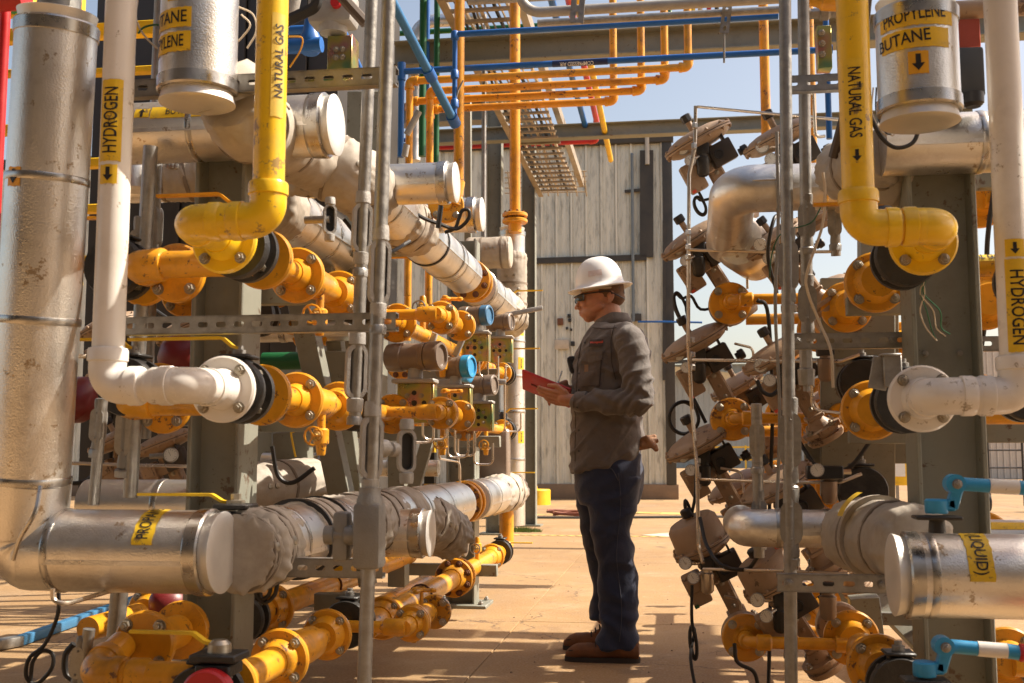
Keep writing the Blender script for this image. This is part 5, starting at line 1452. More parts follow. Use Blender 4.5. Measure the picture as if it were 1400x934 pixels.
# cross pipes to the aisle with elbow flanges
def cross(a, pxb, d, lab, r=.022, ffl=True):
    p = at(*a, d); q = mv(p, X, px=pxb)
    t = thing('orange_cross_pipe', lab, 'pipe', p)
    e = p + Vector((0, .10, 0))
    G().tube(fillet([q, p, e], .045), r, 18).build('pipe', ORANGE, t)
    for (c, dd) in ((p + X * .03, X), (q - X * .05, X)): G().lathe(c, dd, [(0, r), (.006, r * 1.35), (.05, r * 1.35), (.058, r)], 18).build('socket', ORANGE, t)
    G().lathe(p + Y * .02, Y, [(0, r * 1.1), (.01, r * 1.35), (.05, r * 1.4)], 18).build('socket', ORANGE, t)
    flange(t, p + Y * .09, -Y, .088, .03, ORANGE, 4, .0135, hub=.035, hublen=.02)
    G().lathe(p + Y * .12, Y, [(0, .070), (.03, .082), (.06, .088), (.085, .085)], 30).build('valve_body', TAN, t)
    return t
cross((1000, 410), 1150, 4.45, 'orange pipe crossing left to the second flange from the top beside the aisle')
cross((1003, 572), 1150, 4.35, 'orange pipe crossing left to the middle flange beside the aisle')
cross((1022, 878), 1160, 4.0, 'orange pipe crossing left to the lowest flange beside the aisle')
p = at(1010, 862, 5.0); t = thing('orange_cross_pipe', 'thinner orange pipe behind the lowest crossing pipe on the right', 'pipe', p); G().cyl(p, mv(p, X, px=1120), .022, 16).build('pipe', ORANGE, t)
p = at(1000, 590, 5.2); t = thing('orange_cross_pipe', 'orange pipe partly hidden behind the middle crossing pipe on the right', 'pipe', p); G().cyl(p, mv(p, X, px=1150), .026, 16).build('pipe', ORANGE, t)
p = at(1020, 437, 5.2); t = thing('orange_cross_pipe', 'orange pipe partly hidden behind the upper crossing pipe on the right', 'pipe', p); G().cyl(p, mv(p, X, px=1150), .026, 16).build('pipe', ORANGE, t)
p = at(1262, 366, 3.6); t = thing('natural_gas_branch', 'orange pipe with a flat NATURAL GAS label running right behind the yellow flange', 'pipe', p); G().cyl(p, mv(p, X, px=1420), .036, 20).build('pipe', ORANGE, t)
sticker(t, mv(p, X, px=1330), X, .036, Vector((0, -.55, .85)), .05, .22, [('text', 'NATURAL GAS', .04, 90, (.004, 0))])
p = at(1290, 568, 3.6); t = thing('orange_cross_pipe', 'orange pipe running right just under the white HYDROGEN elbow', 'pipe', p); G().cyl(p, mv(p, X, px=1420), .030, 20).build('pipe', ORANGE, t)
# orange flanges seen past the right column
for k, (px, py, d, lab) in enumerate(((1340, 272, 4.0, 'uppermost'), (1342, 405, 4.2, 'second'), (1390, 560, 4.0, 'third'), (1345, 740, 3.9, 'fourth'), (1378, 902, 3.6, 'lowest'))):
    c = at(px, py, d); t = thing('orange_flange', f'{lab} orange flange seen past the right hand column', 'flange', c, 'orange flanges past the right column')
    flange(t, c, -Y, .105, .03, ORANGE, 4, .015, hub=.05, hublen=.05); G().cyl(c, c + Y * .7, .05, 20).build('pipe', ORANGE, t); G().cyl(c - Y * .05, c - Y * .05 + X * .45, .045, 20).build('pipe', ORANGE, t)
# --- big silver cap, lower right
pe = at(1238, 786, 2.87); t = thing('jacketed_pipe', 'large silver jacketed pipe at the right with its dull end cap facing the aisle', 'pipe', pe)
jacket(t, mv(pe, X, px=1460), pe, .108, (.86,), cap_b=True)
sticker(t, mv(pe, X, px=1328), X, .108, Vector((0, -.80, .72)), .165, .062, [('text', '(LIQUID)', .052, 0, (.0, .0))])
Br = at(1235, 725, 3.2)
t = thing('insulated_pipe', 'fabric wrapped valve body behind the large right end cap', 'pipe', Br)
wrap(t, [at(1258, 748, 3.12), at(1225, 740, 3.3), at(1190, 735, 3.5), at(1165, 730, 3.65)], .118, sd=101, amp=.10, folds=6)
strap(t, at(1205, 737, 3.42), at(1165, 730, 3.65) - at(1258, 748, 3.12), .133)
sticker(t, at(1203, 727, 3.40), at(1165, 730, 3.65) - at(1258, 748, 3.12), .133, Vector((-.4, -.75, .5)), .10, .045, [], m=TAPE)
p = at(1010, 722, 3.75); q = mv(p, X, px=1160)
t = thing('jacketed_pipe', 'silver jacketed elbow reaching into the aisle at lower right', 'pipe', p)
q2 = p + Vector((-.02, .35, -.05))
g = G(); g.tube(fillet([mv(p, X, px=1062), mv(p, X, px=1020), mv(p, X, px=1020) + Y * .32], .11, 10), .064, 36); g.build('elbow_jacket', ALU, t)
jacket(t, mv(p, X, px=1062), q, .064, (.02, .7, .92))
p = at(1260, 735, 3.6); t = thing('jacketed_pipe', 'silver pipe with a flat yellow strip label running right behind the blue lever', 'pipe', p)
q = mv(p, X, px=1430); jacket(t, p, q, .06, (.5,)); sticker(t, mv(p, X, px=1340), X, .06, Vector((0, -.7, .72)), .03, .34, [], m=TAPE)
# upper silver pipework
p = at(1062, 257, 3.9); t = thing('jacketed_pipe', 'silver jacketed elbow turning back above the right hand valves', 'pipe', p)
a0 = mv(p, X, px=1020)
g = G(); g.tube(fillet([mv(p, X, px=1065), mv(p, X, px=1003), mv(p, X, px=1003) + Y * .5 - Z * .10], .15, 12), .085, 40); g.build('elbow_jacket', ALU, t)
g = G(); g.tube([v + Vector((-.01, -.086, .01)) for v in fillet([mv(p, X, px=1065), mv(p, X, px=1018), mv(p, X, px=1008) + Y * .2], .1, 8)], .004, 6); g.build('seam', BAND, t)
jacket(t, mv(p, X, px=1060), mv(p, X, px=1148), .083, (.04, .75))
wrap(t, [mv(p, X, px=1140), mv(p, X, px=1168), mv(p, X, px=1200)], .092, sd=111, amp=.12, folds=4)
a0 = at(1010, 330, 4.3); g = G(); g.lathe(a0, (Y + X * .3), [(0, .09), (.03, .11), (.3, .11), (.33, .08)], 36, wob=lambda th, t_: 1 + .03 * math.sin(th * 3)); g.build('cone_jacket', ALU, t)
p = at(1205, 200, 3.35); q = mv(p, X, px=1420)
t = thing('jacketed_pipe', 'silver jacketed pipe with yellow stickers running right behind the canister', 'pipe', p)
jacket(t, p, q, .092, (.62, .93))
sticker(t, mv(p, X, px=1358), X, .092, Vector((0, -1, .35)), .055, .10, [], m=TAPE)
sticker(t, mv(p, X, px=1358), X, .092, Vector((0, -1, -.35)), .045, .10, [('text', 'PROPANE', .030, 90, (0, .04))])
wrap(t, [at(1215, 205, 3.4), at(1185, 225, 3.5), at(1150, 235, 3.7)], .10, sd=121, amp=.15, folds=5)
wrap(t, [at(1228, 215, 3.5), at(1215, 250, 3.5), at(1180, 262, 3.6)], .085, sd=127, amp=.2, folds=5)
# canister right
b = at(1257, 152, 2.9); tp = mv(b, Z, py=20)
t = thing('jacketed_canister', 'silver jacketed canister at upper right with clear PROPYLENE and BUTANE stickers', 'pipe', b)
jacket(t, b, tp, .104, (.08, .92), cap_a=True, cap_b=True)
sticker(t, mv(b, Z, py=39), Z, .104, Vector((-.24, -1, 0)), .205, .058, [('text', 'PROPYLENE', .048, 4, (-.005, 0))])
sticker(t, mv(b, Z, py=70), Z, .104, Vector((-.30, -1, 0)), .185, .052, [('text', 'BUTANE', .046, 4, (-.03, 0))])
sticker(t, mv(b, Z, py=103), Z, .104, Vector((-.20, -1, 0)), .050, .060, [('arrow', 0, .044, 0, (0, 0))], m=mat('orange_label', (.80, .42, .02), .5))
cable('black_cable', 'black cable looping under the upper right canister', 'cable', [(1190, 160, 3.1), (1205, 188, 3.1), (1225, 202, 3.1), (1248, 195, 3.1), (1258, 172, 3.1)], .006)
for k in range(4):
    cable('canister_wire', ('blackish wire hugging the left edge of the upper right canister', 'pale cream wire in the tangle left of the upper right canister', 'blackish wire curling furthest under the upper right canister', 'cream wire crossing the black ones under the upper right canister')[k], 'wire', [(1190 + k * 4, 120, 3.2), (1186 + k * 6, 150 + 2 * k, 3.15), (1194 + k * 8, 172 + k * 4, 3.1), (1206 + k * 6, 188 - 2 * k, 3.1)], .0024, (RUBBER, WIRE)[k % 2], 5)
c = at(1300, 105, 3.2); t = thing('dark_box', 'dark grey electrical box mounted right of the upper right canister', 'box', c)
g = G(); g.box(c + Vector((.02, .02, 0)), (.13, .12, .15), bev=.01); g.build('box', mat('charcoal_box', (.05, .055, .06), .5), t)
G().lathe(at(1302, 86, 3.15), (-X - Y * .4), [(0, .02), (.03, .02), (.04, .015), (.06, .015)], 14).build('gland', GALV, t)
G().lathe(at(1330, 128, 3.15), -Z, [(0, .03), (.03, .03), (.04, .02)], 14).build('gland', PLUG, t)
c = at(1322, 48, 3.3); G().box(c, (.07, .03, .09), bev=.003).build('red_plate', mat('red_pink_zinc', (.55, .12, .08), .35, .6), t)
c = at(1126, 68, 4.0); t = thing('zinc_bracket', 'iridescent yellow zinc bracket left of the right yellow pipe', 'bracket', c)
G().box(c, (.05, .06, .16), bev=.002).build('plate', ZINC, t); G().box(c + Vector((.06, .02, 0)), (.008, .10, .18), bev=.002).build('plate', ZINC, t)
for k in range(3): bolt(t, c + Vector((-.01, -.032, .05 - .04 * k)), -Y, .011)
p = at(1345, 12, 3.3); t = thing('pale_pipe', 'short pale brown pipe crossing behind the white pipe at the top right', 'pipe', p); G().cyl(mv(p, X, px=1305), mv(p, X, px=1420), .028, 18).build('pipe', TAN, t)
for pts, r, lab in (([(1186, -20, 3.25), (1180, 40, 3.3), (1166, 120, 3.4), (1140, 215, 3.5)], .018, 'dark brown hose slanting down behind the right yellow pipe'),):
    tubing(lab, pts, r, 'rubber_hose', mat('brown_hose', (.075, .05, .035), .55))
for k, (a, b, r) in enumerate((((1092, 20), (1110, 22), .02), ((1110, 30), (1128, 44), .024), ((1122, 10), (1150, 12), .018))):
    pass
t = thing('cable_gland', 'brass cable gland and fittings at the top beside the right conduits', 'cable gland', at(1115, 20, 3.9))
G().lathe(at(1092, 20, 3.9), X, [(0, .02), (.02, .03), (.03, .03), (.04, .02), (.07, .02), (.075, .028), (.10, .028), (.11, .018), (.16, .018)], 8).build('gland', GALV, t)
G().lathe(at(1145, 4, 3.8), X * -1 + Z * .2, [(0, .03), (.05, .034), (.06, .026), (.10, .02)], 18).build('elbow', ORANGE, t)
# --- blue levers with pale sleeve and red grip
def bluelever(px, py, d, lab, pxe):
    p = at(px, py, d); t = thing('blue_lever', lab, 'lever', p)
    G().lathe(p - Z * .022, Z, [(0, .026), (.004, .028), (.032, .028), (.036, .024)], 24).build('hub', SKYBLUE, t)
    g = G(); a = p + X * .015; b = p + Vector((.055, 0, .052))
    g.bar(a - Z * .002, a + X * .03, .03, .03, bev=.004); g.bar(a + X * .02 - Z * .01, b, .03, .028, bev=.004); g.lathe(b - X * .01 - Y * .022, Y, [(0, .024), (.044, .024)], 20)
    g.build('crank', SKYBLUE, t)
    bolt(t, b + Vector((-.008, -.023, 0)), -Y, .010, 'g')
    c = b + X * .0
    q = mv(c, X, px=px + 72); q2 = mv(c, X, px=px + 112); q3 = mv(c, X, px=px + 128)
    sl = Vector((0, 0, -.012))
    G().cyl(c, q + sl * .4, .017, 20).build('arm', SKYBLUE, t); G().cyl(q + sl * .4, q2 + sl * .7, .0185, 20).build('sleeve', WHITE, t)
    G().cyl(q2 + sl * .7, q3 + sl, .018, 20).build('arm', SKYBLUE, t); G().cyl(q3 + sl, q3 + X * .25 + sl * 1.5, .022, 20, .004).build('grip', RED, t)
    G().box(p - Z * .032, (.11, .07, .010), bev=.003).build('top_plate', BLACK, t)
    G().lathe(p - Z * .07, Z, [(0, .022), (.04, .018)], 16).build('stem', BLACK, t)
    return t
bluelever(1280, 690, 2.75, 'upper light blue valve lever with a red grip at the right edge', 1420)
bluelever(1264, 912, 2.7, 'lower light blue valve lever with a red grip at the bottom right', 1420)
# ochre levers on the right
for (px, py, d, xe, lab) in ((1208, 283, 3.05, 1112, 'ochre valve lever passing behind the right yellow pipe'),):
    p = at(px, py, d); t = bpy.data.objects['natural_gas_pipe.001']; lever(t, p, -X, abs(mv(p, X, px=xe).x - p.x), ORANGE, 'lever', drop=-.0 + .012); G().lathe(p - Z * .03, Z, [(0, .03), (.02, .03), (.03, .02)], 16).build('stem', BLACK, t)
p = at(1213, 498, 3.05); t = bpy.data.objects['hydrogen_pipe.001']
g = G(); g.bar(p + Vector((-.02, 0, .025)), p + Vector((.035, 0, .025)), .05, .006, bev=.002); g.bar(p + Vector((-.012, 0, .02)), p + Vector((-.03, 0, -.07)), .006, .05, up=X, bev=.002); g.box(p + Vector((.012, -.01, -.02)), (.05, .01, .09), bev=.003); g.build('handle', GALV, t)
# --- conduits right
ND2 = Vector((-.12, -1, 0)).normalized()
conduit('front galvanised conduit of the right pair, with screwed oblong covers', (1073, -20, 3.55), (1082, 960, 3.3), .0195, [(1078, 363, .031, .078, False), (1081, 602, .032, .086, False), (1082, 715, .033, .068, False)], ND2)
conduit('rear galvanised conduit of the right pair, ending at two covered fittings', (1098, -20, 3.75), (1104, 470, 3.7), .0195, [(1103, 302, .029, .060, False), (1104, 416, .031, .066, False)], ND2)
conduit('short grey conduit with covers hanging between the valve columns on the right', (1034, 552, 3.9), (1038, 762, 3.9), .019, [(1035, 602, .026, .062, False), (1038, 706, .027, .062, False)], ND2)
conduit('grey conduit fitting behind the yellow elbow on the right', (1140, 250, 3.9), (1143, 350, 3.9), .017, [(1141, 302, .024, .056, False)], ND2)
t = thing('conduit_fitting', 'galvanised union and stub hanging below the right slotted channel', 'conduit fitting', at(1103, 510, 3.8))
G().lathe(at(1103, 535, 3.8), Z, [(0, .012), (.02, .012), (.021, .027), (.075, .030), (.08, .022), (.16, .022)], 8).build('union', GALV, t)
# --- control valves with tilted diaphragm actuators
def actuator(kind=0):
    """local frame: +Z along the stem, -Y towards the viewer, base at the flange"""
    O = Vector((0, 0, 0)); r = thing('control_valve', 'x', 'control valve', O)
    rr = .140 if kind == 0 else .112; h0 = .335
    g = G(); g.lathe(Z * -.035, Z, [(0, .065), (.012, .072), (.022, .072), (.024, .062), (.035, .062), (.037, .074), (.052, .074), (.056, .05), (.085, .034), (.10, .032)], 30); g.build('bonnet', TAN, r)
    for k in range(4): bolt(r, Vector((math.cos(k * 1.57 + .6) * .062, math.sin(k * 1.57 + .6) * .062, .018)), Z, .012, 'z')
    # yoke: web plate with two flanged arms and round holes
    g = G()
    for sy in (-.026, .026):
        g.bar(Vector((0, sy, .06)), Vector((0, sy, .24)), .010, .052, up=Y, bev=.003) if False else g.box(Vector((.0, sy, .155)), (.05, .010, .20), bev=.003)
    g.box(Vector((.026, 0, .155)), (.008, .052, .19), bev=.003)
    g.box(Vector((0, 0, .065)), (.07, .07, .018), bev=.004); g.box(Vector((0, 0, .25)), (.085, .08, .022), bev=.005)
    g.lathe(Vector((0, 0, .25)), Z, [(0, .045), (.02, .052), (.05, .034), (.085, .034)], 24)
    g.build('yoke', TAN, r)
    for z in (.10, .145, .19, .225): bolt(r, Vector((.0, -.032, z)), -Y, .008, 't' if z in (.145,) else 'z')
    G().cyl(Vector((0, 0, .05)), Vector((0, 0, .25)), .009, 10).build('stem', TUBE, r)
    # diaphragm casing
    g = G()
    g.lathe(Z * (h0 - .036), Z, [(0, .05), (.002, .07), (.006, rr * .70), (.016, rr * .86), (.028, rr * .93), (.029, rr), (.036, rr), (.0365, rr * .985)], 48)
    g.build('lower_casing', TAN, r)
    g = G(); g.lathe(Z * (h0 - .0005), Z, [(0, rr * .97), (.004, rr * .97)], 48); g.build('diaphragm', BLACK, r)
    g = G()
    if kind == 0:
        g.lathe(Z * h0, Z, [(.003, rr * .985), (.0035, rr), (.010, rr), (.011, rr * .93), (.018, rr * .89), (.029, rr * .76), (.037, rr * .55), (.041, rr * .3), (.042, .02)], 48)
    else:
        g.lathe(Z * h0, Z, [(.003, rr * .985), (.0035, rr), (.010, rr), (.011, rr * .9), (.03, rr * .86), (.085, rr * .82), (.10, rr * .7), (.104, .02)], 48)
    cp = g.build('upper_casing', TAN, r)
    for k in range(12):
        a = k * math.pi / 6 + .2
        bolt(cp, Vector((math.cos(a) * rr * .955, math.sin(a) * rr * .955, h0 + .010)), Z, .0065, 't')
        bolt(cp, Vector((math.cos(a) * rr * .955, math.sin(a) * rr * .955, h0 - .008)), -Z, .0065, 't')
    g = G(); g.cyl(Vector((0, 0, h0 + .035)), Vector((0, 0, h0 + .085 + .03 * kind)), .012, 14); g.build('nozzle', TAN, r)
    g = G(); g.lathe(Z * (h0 + .08 + .03 * kind), Z, [(0, .017), (.004, .021), (.028, .021), (.032, .017)], 8); g.build('vent_plug', PLUG, r)
    # positioner: dark box on the right with a knob, tan gauge block on the left
    g = G(); g.box(Vector((.048, -.052, .245)), (.095, .06, .085), bev=.006); b = g.build('positioner', mat_pos, r)
    G().lathe(Vector((.03, -.0875, .245)), -Y, [(0, .020), (.006, .020), (.007, .016), (.003, .014)], 18).build('knob', PLUG, b)
    G().lathe(Vector((.105, -.055, .215)), X, [(0, .014), (.01, .014), (.012, .020), (.032, .020), (.036, .015)], 12).build('gland', PLUG, b)
    G().box(Vector((.075, -.055, .296)), (.008, .05, .03), bev=.002).build('tab', PLUG, b)
    g = G(); g.box(Vector((-.088, -.04, .215)), (.070, .065, .115), bev=.008); g.box(Vector((-.04, -.035, .225)), (.07, .04, .05), bev=.004); g.box(Vector((-.088, -.074, .235)), (.05, .01, .05), bev=.003); gb = g.build('gauge_block', TAN, r)
    G().box(Vector((-.115, -.0785, .165)), (.016, .001, .012)).build('label', RPRINT if kind == 0 else GREEN, gb)
    return r

def place_valve(proto, px, py, fx, fy, d, dd, lab, used, kind):
    """disc centre at (px,py), flange at (fx,fy): set the tilt from both"""
    base = at(fx, fy, d + dd); top = at(px, py, d)
    v = (top - base); L = v.length
    o = proto if not used else copy_tree(proto)
    o.location = base
    zc = v.normalized(); yc = Vector((0, 1, 0)); yc = (yc - zc * yc.dot(zc)).normalized(); xc = yc.cross(zc)
    o.rotation_euler = Matrix((xc, yc, zc)).transposed().to_euler()
    s = L / .355; s = min(1.12, max(.9, s)); o.scale = (s, s, s)
    o.location = top - zc * .355 * s
    o['label'] = lab; o['group'] = 'tilted control valves of the right rack'
    return o, xc, yc, zc, top, s
pr0 = actuator(0); pr1 = actuator(1)
u0 = u1 = False
VA = [((951, 186), (1013, 300), 4.75, 0, 'uppermost tan diaphragm valve of the column beside the aisle, against the sky'),
      ((943, 322), (1010, 425), 4.7, 0, 'second tan diaphragm valve from the top in the column beside the aisle'),
      ((946, 462), (1008, 572), 4.65, 0, 'third tan diaphragm valve from the top in the column beside the aisle'),
      ((952, 598), (1016, 710), 4.55, 0, 'fourth tan diaphragm valve in the column beside the aisle, next to the gloves'),
      ((957, 738), (1020, 862), 4.4, 1, 'lowest tan valve with a tall drum casing in the column beside the aisle'),
      ((1062, 182), (1120, 300), 4.3, 0, 'uppermost tan valve of the rear column, behind the right conduits'),
      ((1056, 322), (1125, 415), 4.25, 0, 'second tan valve of the rear column, under the silver elbow'),
      ((1058, 478), (1125, 590), 4.2, 0, 'third tan valve of the rear column, left of the slotted channel'),
      ((1058, 655), (1130, 775), 4.15, 0, 'fourth tan valve of the rear column, partly behind a conduit cover'),
      ((1052, 790), (1125, 905), 4.1, 1, 'lowest tan valve of the rear column, under the slotted channel')]
info = []
for (c, f, d, kd, lab) in VA:
    if kd == 0: info.append(place_valve(pr0, *c, *f, d, .0, lab, u0, 0)); u0 = True
    else: info.append(place_valve(pr1, *c, *f, d, .0, lab, u1, 1)); u1 = True
for (c, f, d, lab) in (((1120, 395), (1180, 490), 4.9, 'tan valve deeper in the right rack behind the cream wire'), ((1114, 548), (1175, 640), 4.9, 'tan valve deeper in the right rack above the gauge manifold block'), ((1110, 712), (1170, 800), 4.9, 'tan valve deeper in the right rack behind the lower silver elbow'), ((1006, 520), (1060, 610), 5.4, 'distant tan valve between the two front valve columns at middle height'), ((1000, 660), (1055, 745), 5.4, 'distant tan valve between the two front valve columns near the silver elbow')):
    o = place_valve(pr0, *c, *f, d, .0, lab, True, 0)[0]
# the same valves seen in shade behind the left rack
for k, (c, f, d, lab) in enumerate((((222, 600), (262, 700), 4.5, 'shaded tan valve right of the short conduits, behind the left PROPANE pipe'), ((158, 596), (205, 690), 4.6, 'shaded tan valve below the white HYDROGEN elbow on the left'), ((150, 440), (190, 545), 4.8, 'shaded tan valve glimpsed either side of the white HYDROGEN pipe'), ((252, 445), (300, 545), 4.7, 'shaded tan valve behind the left slotted channel'))):
    o = place_valve(pr0, *c, *f, d, .0, lab, True, 0)[0]; o['group'] = 'shaded valves behind the left rack'
# gauges and filter regulators hang upright, one set per valve
def reg(top, zc, xc, s, lab, n, bright=False):
    c = top - zc * .12 * s + Vector((-.035, -.10, 0))
    t = thing('filter_regulator', lab, 'regulator', c, 'filter regulators of the control valves')
    cc = BLACK if not bright else TUBE
    G().lathe(c - Z * .085, Z, [(0, .006), (.004, .018), (.014, .026), (.08, .028), (.085, .022), (.10, .022)], 22).build('bowl', cc, t)
    G().box(c + Z * .035, (.052, .045, .05), bev=.006).build('body', BLACK, t)
    G().lathe(c + Z * .06, Z, [(0, .018), (.03, .022), (.05, .016)], 16).build('bonnet', BLACK, t)
    a = Vector((-.25, -1, -.05)).normalized()
    gauge(t, c + Vector((-.055, -.035, -.020)), a, .024); gauge(t, c + Vector((-.085, -.02, .035)), a, .026)
    G().cyl(c + Vector((-.085, -.015, .035)), c + Vector((0, 0, .035)), .009, 10).build('nipple', TUBE, t); G().cyl(c + Vector((-.055, -.03, -.02)), c + Vector((0, 0, .01)), .008, 10).build('nipple', TUBE, t)
    return c
nm = ['uppermost', 'second', 'third', 'fourth', 'lowest']
regs = []
for k, (o, xc, yc, zc, top, s) in enumerate(info):
    colm = 'aisle column' if k < 5 else 'rear column'
    regs.append(reg(top, zc, xc, s, f'{nm[k % 5]} filter regulator with two small gauges on the valves of the {colm}', k, k in (4,)))
# thin instrument tubing
tubing('tall thin steel tube running down the front of the aisle valve column', [(951, 145, 4.5), (950, 200, 4.5), (942, 240, 4.5), (941, 470, 4.42), (946, 560, 4.4), (953, 640, 4.3), (955, 745, 4.25), (961, 770, 4.2)], .0075)
tf = thing('tube_fittings', 'row of hexagonal compression fittings on the tall thin tube', 'tube fittings', at(950, 665, 4.44))
for (px, py) in ((950, 172), (949, 200), (941, 318), (941, 338), (941, 352), (946, 465), (947, 485), (947, 503), (954, 630), (955, 650), (955, 665)):
    c = at(px, py, 4.44); g = G(); g.lathe(c - Z * .012, Z, [(0, .010), (.003, .013), (.021, .013), (.024, .010)], 6); g.build('fitting', BAND, tf)
tubing('topmost thin tube running right from the aisle valves', [(954, 146, 4.5), (1080, 158, 4.2), (1150, 164, 4.0)])
tubing('bent thin tube loop behind the rear conduit near the top', [(1128, 186, 3.9), (1115, 188, 3.9), (1112, 128, 3.9), (1108, 128, 3.9), (1100, 150, 3.9)])
tubing('second thin tube running right under the upper valves', [(943, 342, 4.4), (1060, 345, 4.1), (1145, 344, 3.9)])
tubing('third thin tube running right at the height of the slotted channel', [(947, 492, 4.4), (1080, 494, 4.0), (1150, 494, 3.9), (1175, 485, 3.9)])
tubing('fourth thin tube running right below the middle flange', [(956, 655, 4.3), (1080, 660, 4.0), (1150, 659, 3.9), (1178, 648, 3.9)])
tubing('lowest thin tube running right above the slotted channel', [(962, 778, 4.2), (1080, 781, 3.8), (1160, 785, 3.6)])
# manifold gauge block on the rear rack
t = thing('gauge_manifold', 'black gauge manifold block with a white dial beside the right conduits', 'gauge', at(1127, 645, 3.9))
G().box(at(1127, 646, 3.9), (.125, .06, .048), bev=.004).build('block', PLUG, t); gauge(t, at(1117, 643, 3.82), Vector((-.2, -1, 0)).normalized(), .024); G().cyl(at(1152, 646, 3.9), at(1163, 645, 3.9), .010, 8).build('fitting', TUBE, t)
for (px, py, d, w_) in ((1129, 505, 3.9, 'upper'), (1134, 672, 3.9, 'middle'), (1132, 830, 3.7, 'lower')):
    c = at(px, py, d); t = thing('filter_bowl', f'{w_} of the three brown filter bowls hanging behind the right conduits', 'filter', c)
    G().lathe(c - Z * .045, Z, [(0, .006), (.004, .02), (.014, .027), (.08, .029), (.085, .02), (.10, .02)], 22).build('bowl', mat_bowl if 'mat_bowl' in globals() else TAN, t)
    G().box(c + Z * .065, (.06, .05, .035), bev=.005).build('head', BLACK, t)
# cables with coils on the right
def coil(c, rx, ry, n, tilt=0.3):
    px, py, d = c
    return [(px + math.cos(k * math.pi / 4) * (rx + .35 * (k // 8)) + tilt * math.sin(k * math.pi / 4) * ry, py + math.sin(k * math.pi / 4) * ry + .8 * (k // 8), d + .004 * k) for k in range(n * 8)]
cable('black_cable', 'black cable and its slim coil hanging between the two uppermost aisle valves', 'cable', [(942, 245, 4.8), (955, 262, 4.8)] + coil((957, 281, 4.8), 7, 12, 3) + [(984, 268, 4.8)], .0065, n=4)
cable('black_cable', 'black cable and its bundled coil hanging beside the second aisle valve', 'cable', [(938, 385, 4.75), (941, 400, 4.75)] + coil((931, 420, 4.7), 7, 20, 4) + [(945, 405, 4.7), (958, 423, 4.7), (985, 418, 4.7), (1012, 410, 4.6)], .0065, n=4)
cable('black_cable', 'black cable with the widest round coil hanging beside the gloves', 'cable', [(938, 523, 4.7), (944, 540, 4.7)] + coil((935, 571, 4.65), 20, 22, 2, 0) + [(948, 545, 4.6), (965, 578, 4.6)], .0075, n=4)
cable('black_cable', 'black cable with a long narrow coil beside the trouser pocket height', 'cable', [(952, 640, 4.4), (950, 680, 4.4)] + coil((943, 704, 4.4), 3, 20, 3), .0065, n=4)
cable('black_cable', 'lowest black cable with a narrow coil dropping to the concrete', 'cable', [(946, 800, 4.25), (946, 850, 4.25)] + coil((948, 878, 4.25), 4, 22, 3, .1) + [(944, 900, 4.2), (955, 960, 4.1)], .0065, n=4)
cable('black_cable', 'black cable swinging from the fourth aisle valve to the silver elbow', 'cable', [(957, 708, 4.2), (966, 745, 4.1), (985, 772, 4.0), (1010, 779, 4.0), (1025, 776, 4.0), (1035, 762, 3.9)], .0075)
cable('black_cable', 'black cable running down behind the right orange crossing pipes', 'cable', [(1035, 410, 4.3), (1050, 430, 4.3), (1056, 560, 4.4), (1052, 700, 4.4), (1053, 830, 4.3), (1050, 960, 4.2)], .008)
cable('black_cable', 'black cable draped behind the far right column', 'cable', [(1362, 240, 3.9), (1350, 330, 3.9), (1349, 420, 3.9), (1334, 530, 3.9), (1334, 600, 3.9)], .009)
cable('black_cable', 'black cable loop left of the right slotted channel', 'cable', [(1035, 520, 4.0), (1042, 535, 4.0), (1055, 540, 4.0), (1068, 530, 4.0)], .008)
cable('black_cable', 'black cable hanging near the small conduit at lower right', 'cable', [(1004, 880, 3.9), (1008, 905, 3.9), (1030, 918, 3.9), (1037, 940, 3.9)], .007)
cable('cream_wire', 'loose cream wire wandering down the front of the right slotted channel', 'wire', [(1125, 236, 3.3), (1128, 262, 3.3), (1124, 310, 3.3), (1104, 370, 3.3), (1104, 398, 3.3), (1120, 440, 3.3), (1136, 480, 3.25), (1139, 530, 3.25)], .0042, WIRE)
cable('green_wire', 'loose green wire crossing behind the cream wire', 'wire', [(1122, 284, 3.5), (1108, 305, 3.5), (1070, 318, 3.5), (1056, 345, 3.5), (1052, 380, 3.5)], .0022, GREEN)
for k in range(4):
    cable('loose_wire', ('leftmost', 'second', 'third', 'rightmost')[k] + ' of the four stripped wires dangling on the right hand column', 'wire', [(1262 + k, 384, 3.1), (1264 - 6 * math.sin(k), 402, 3.1), (1258 + 9 * k, 425, 3.1), (1266 + 7 * k, 448, 3.1), (1281 + 6 * k - (k == 1) * 8, 466 - 3 * k, 3.1)], .0022, (WIRE, GREEN, WIRE, GREEN)[k], 6)
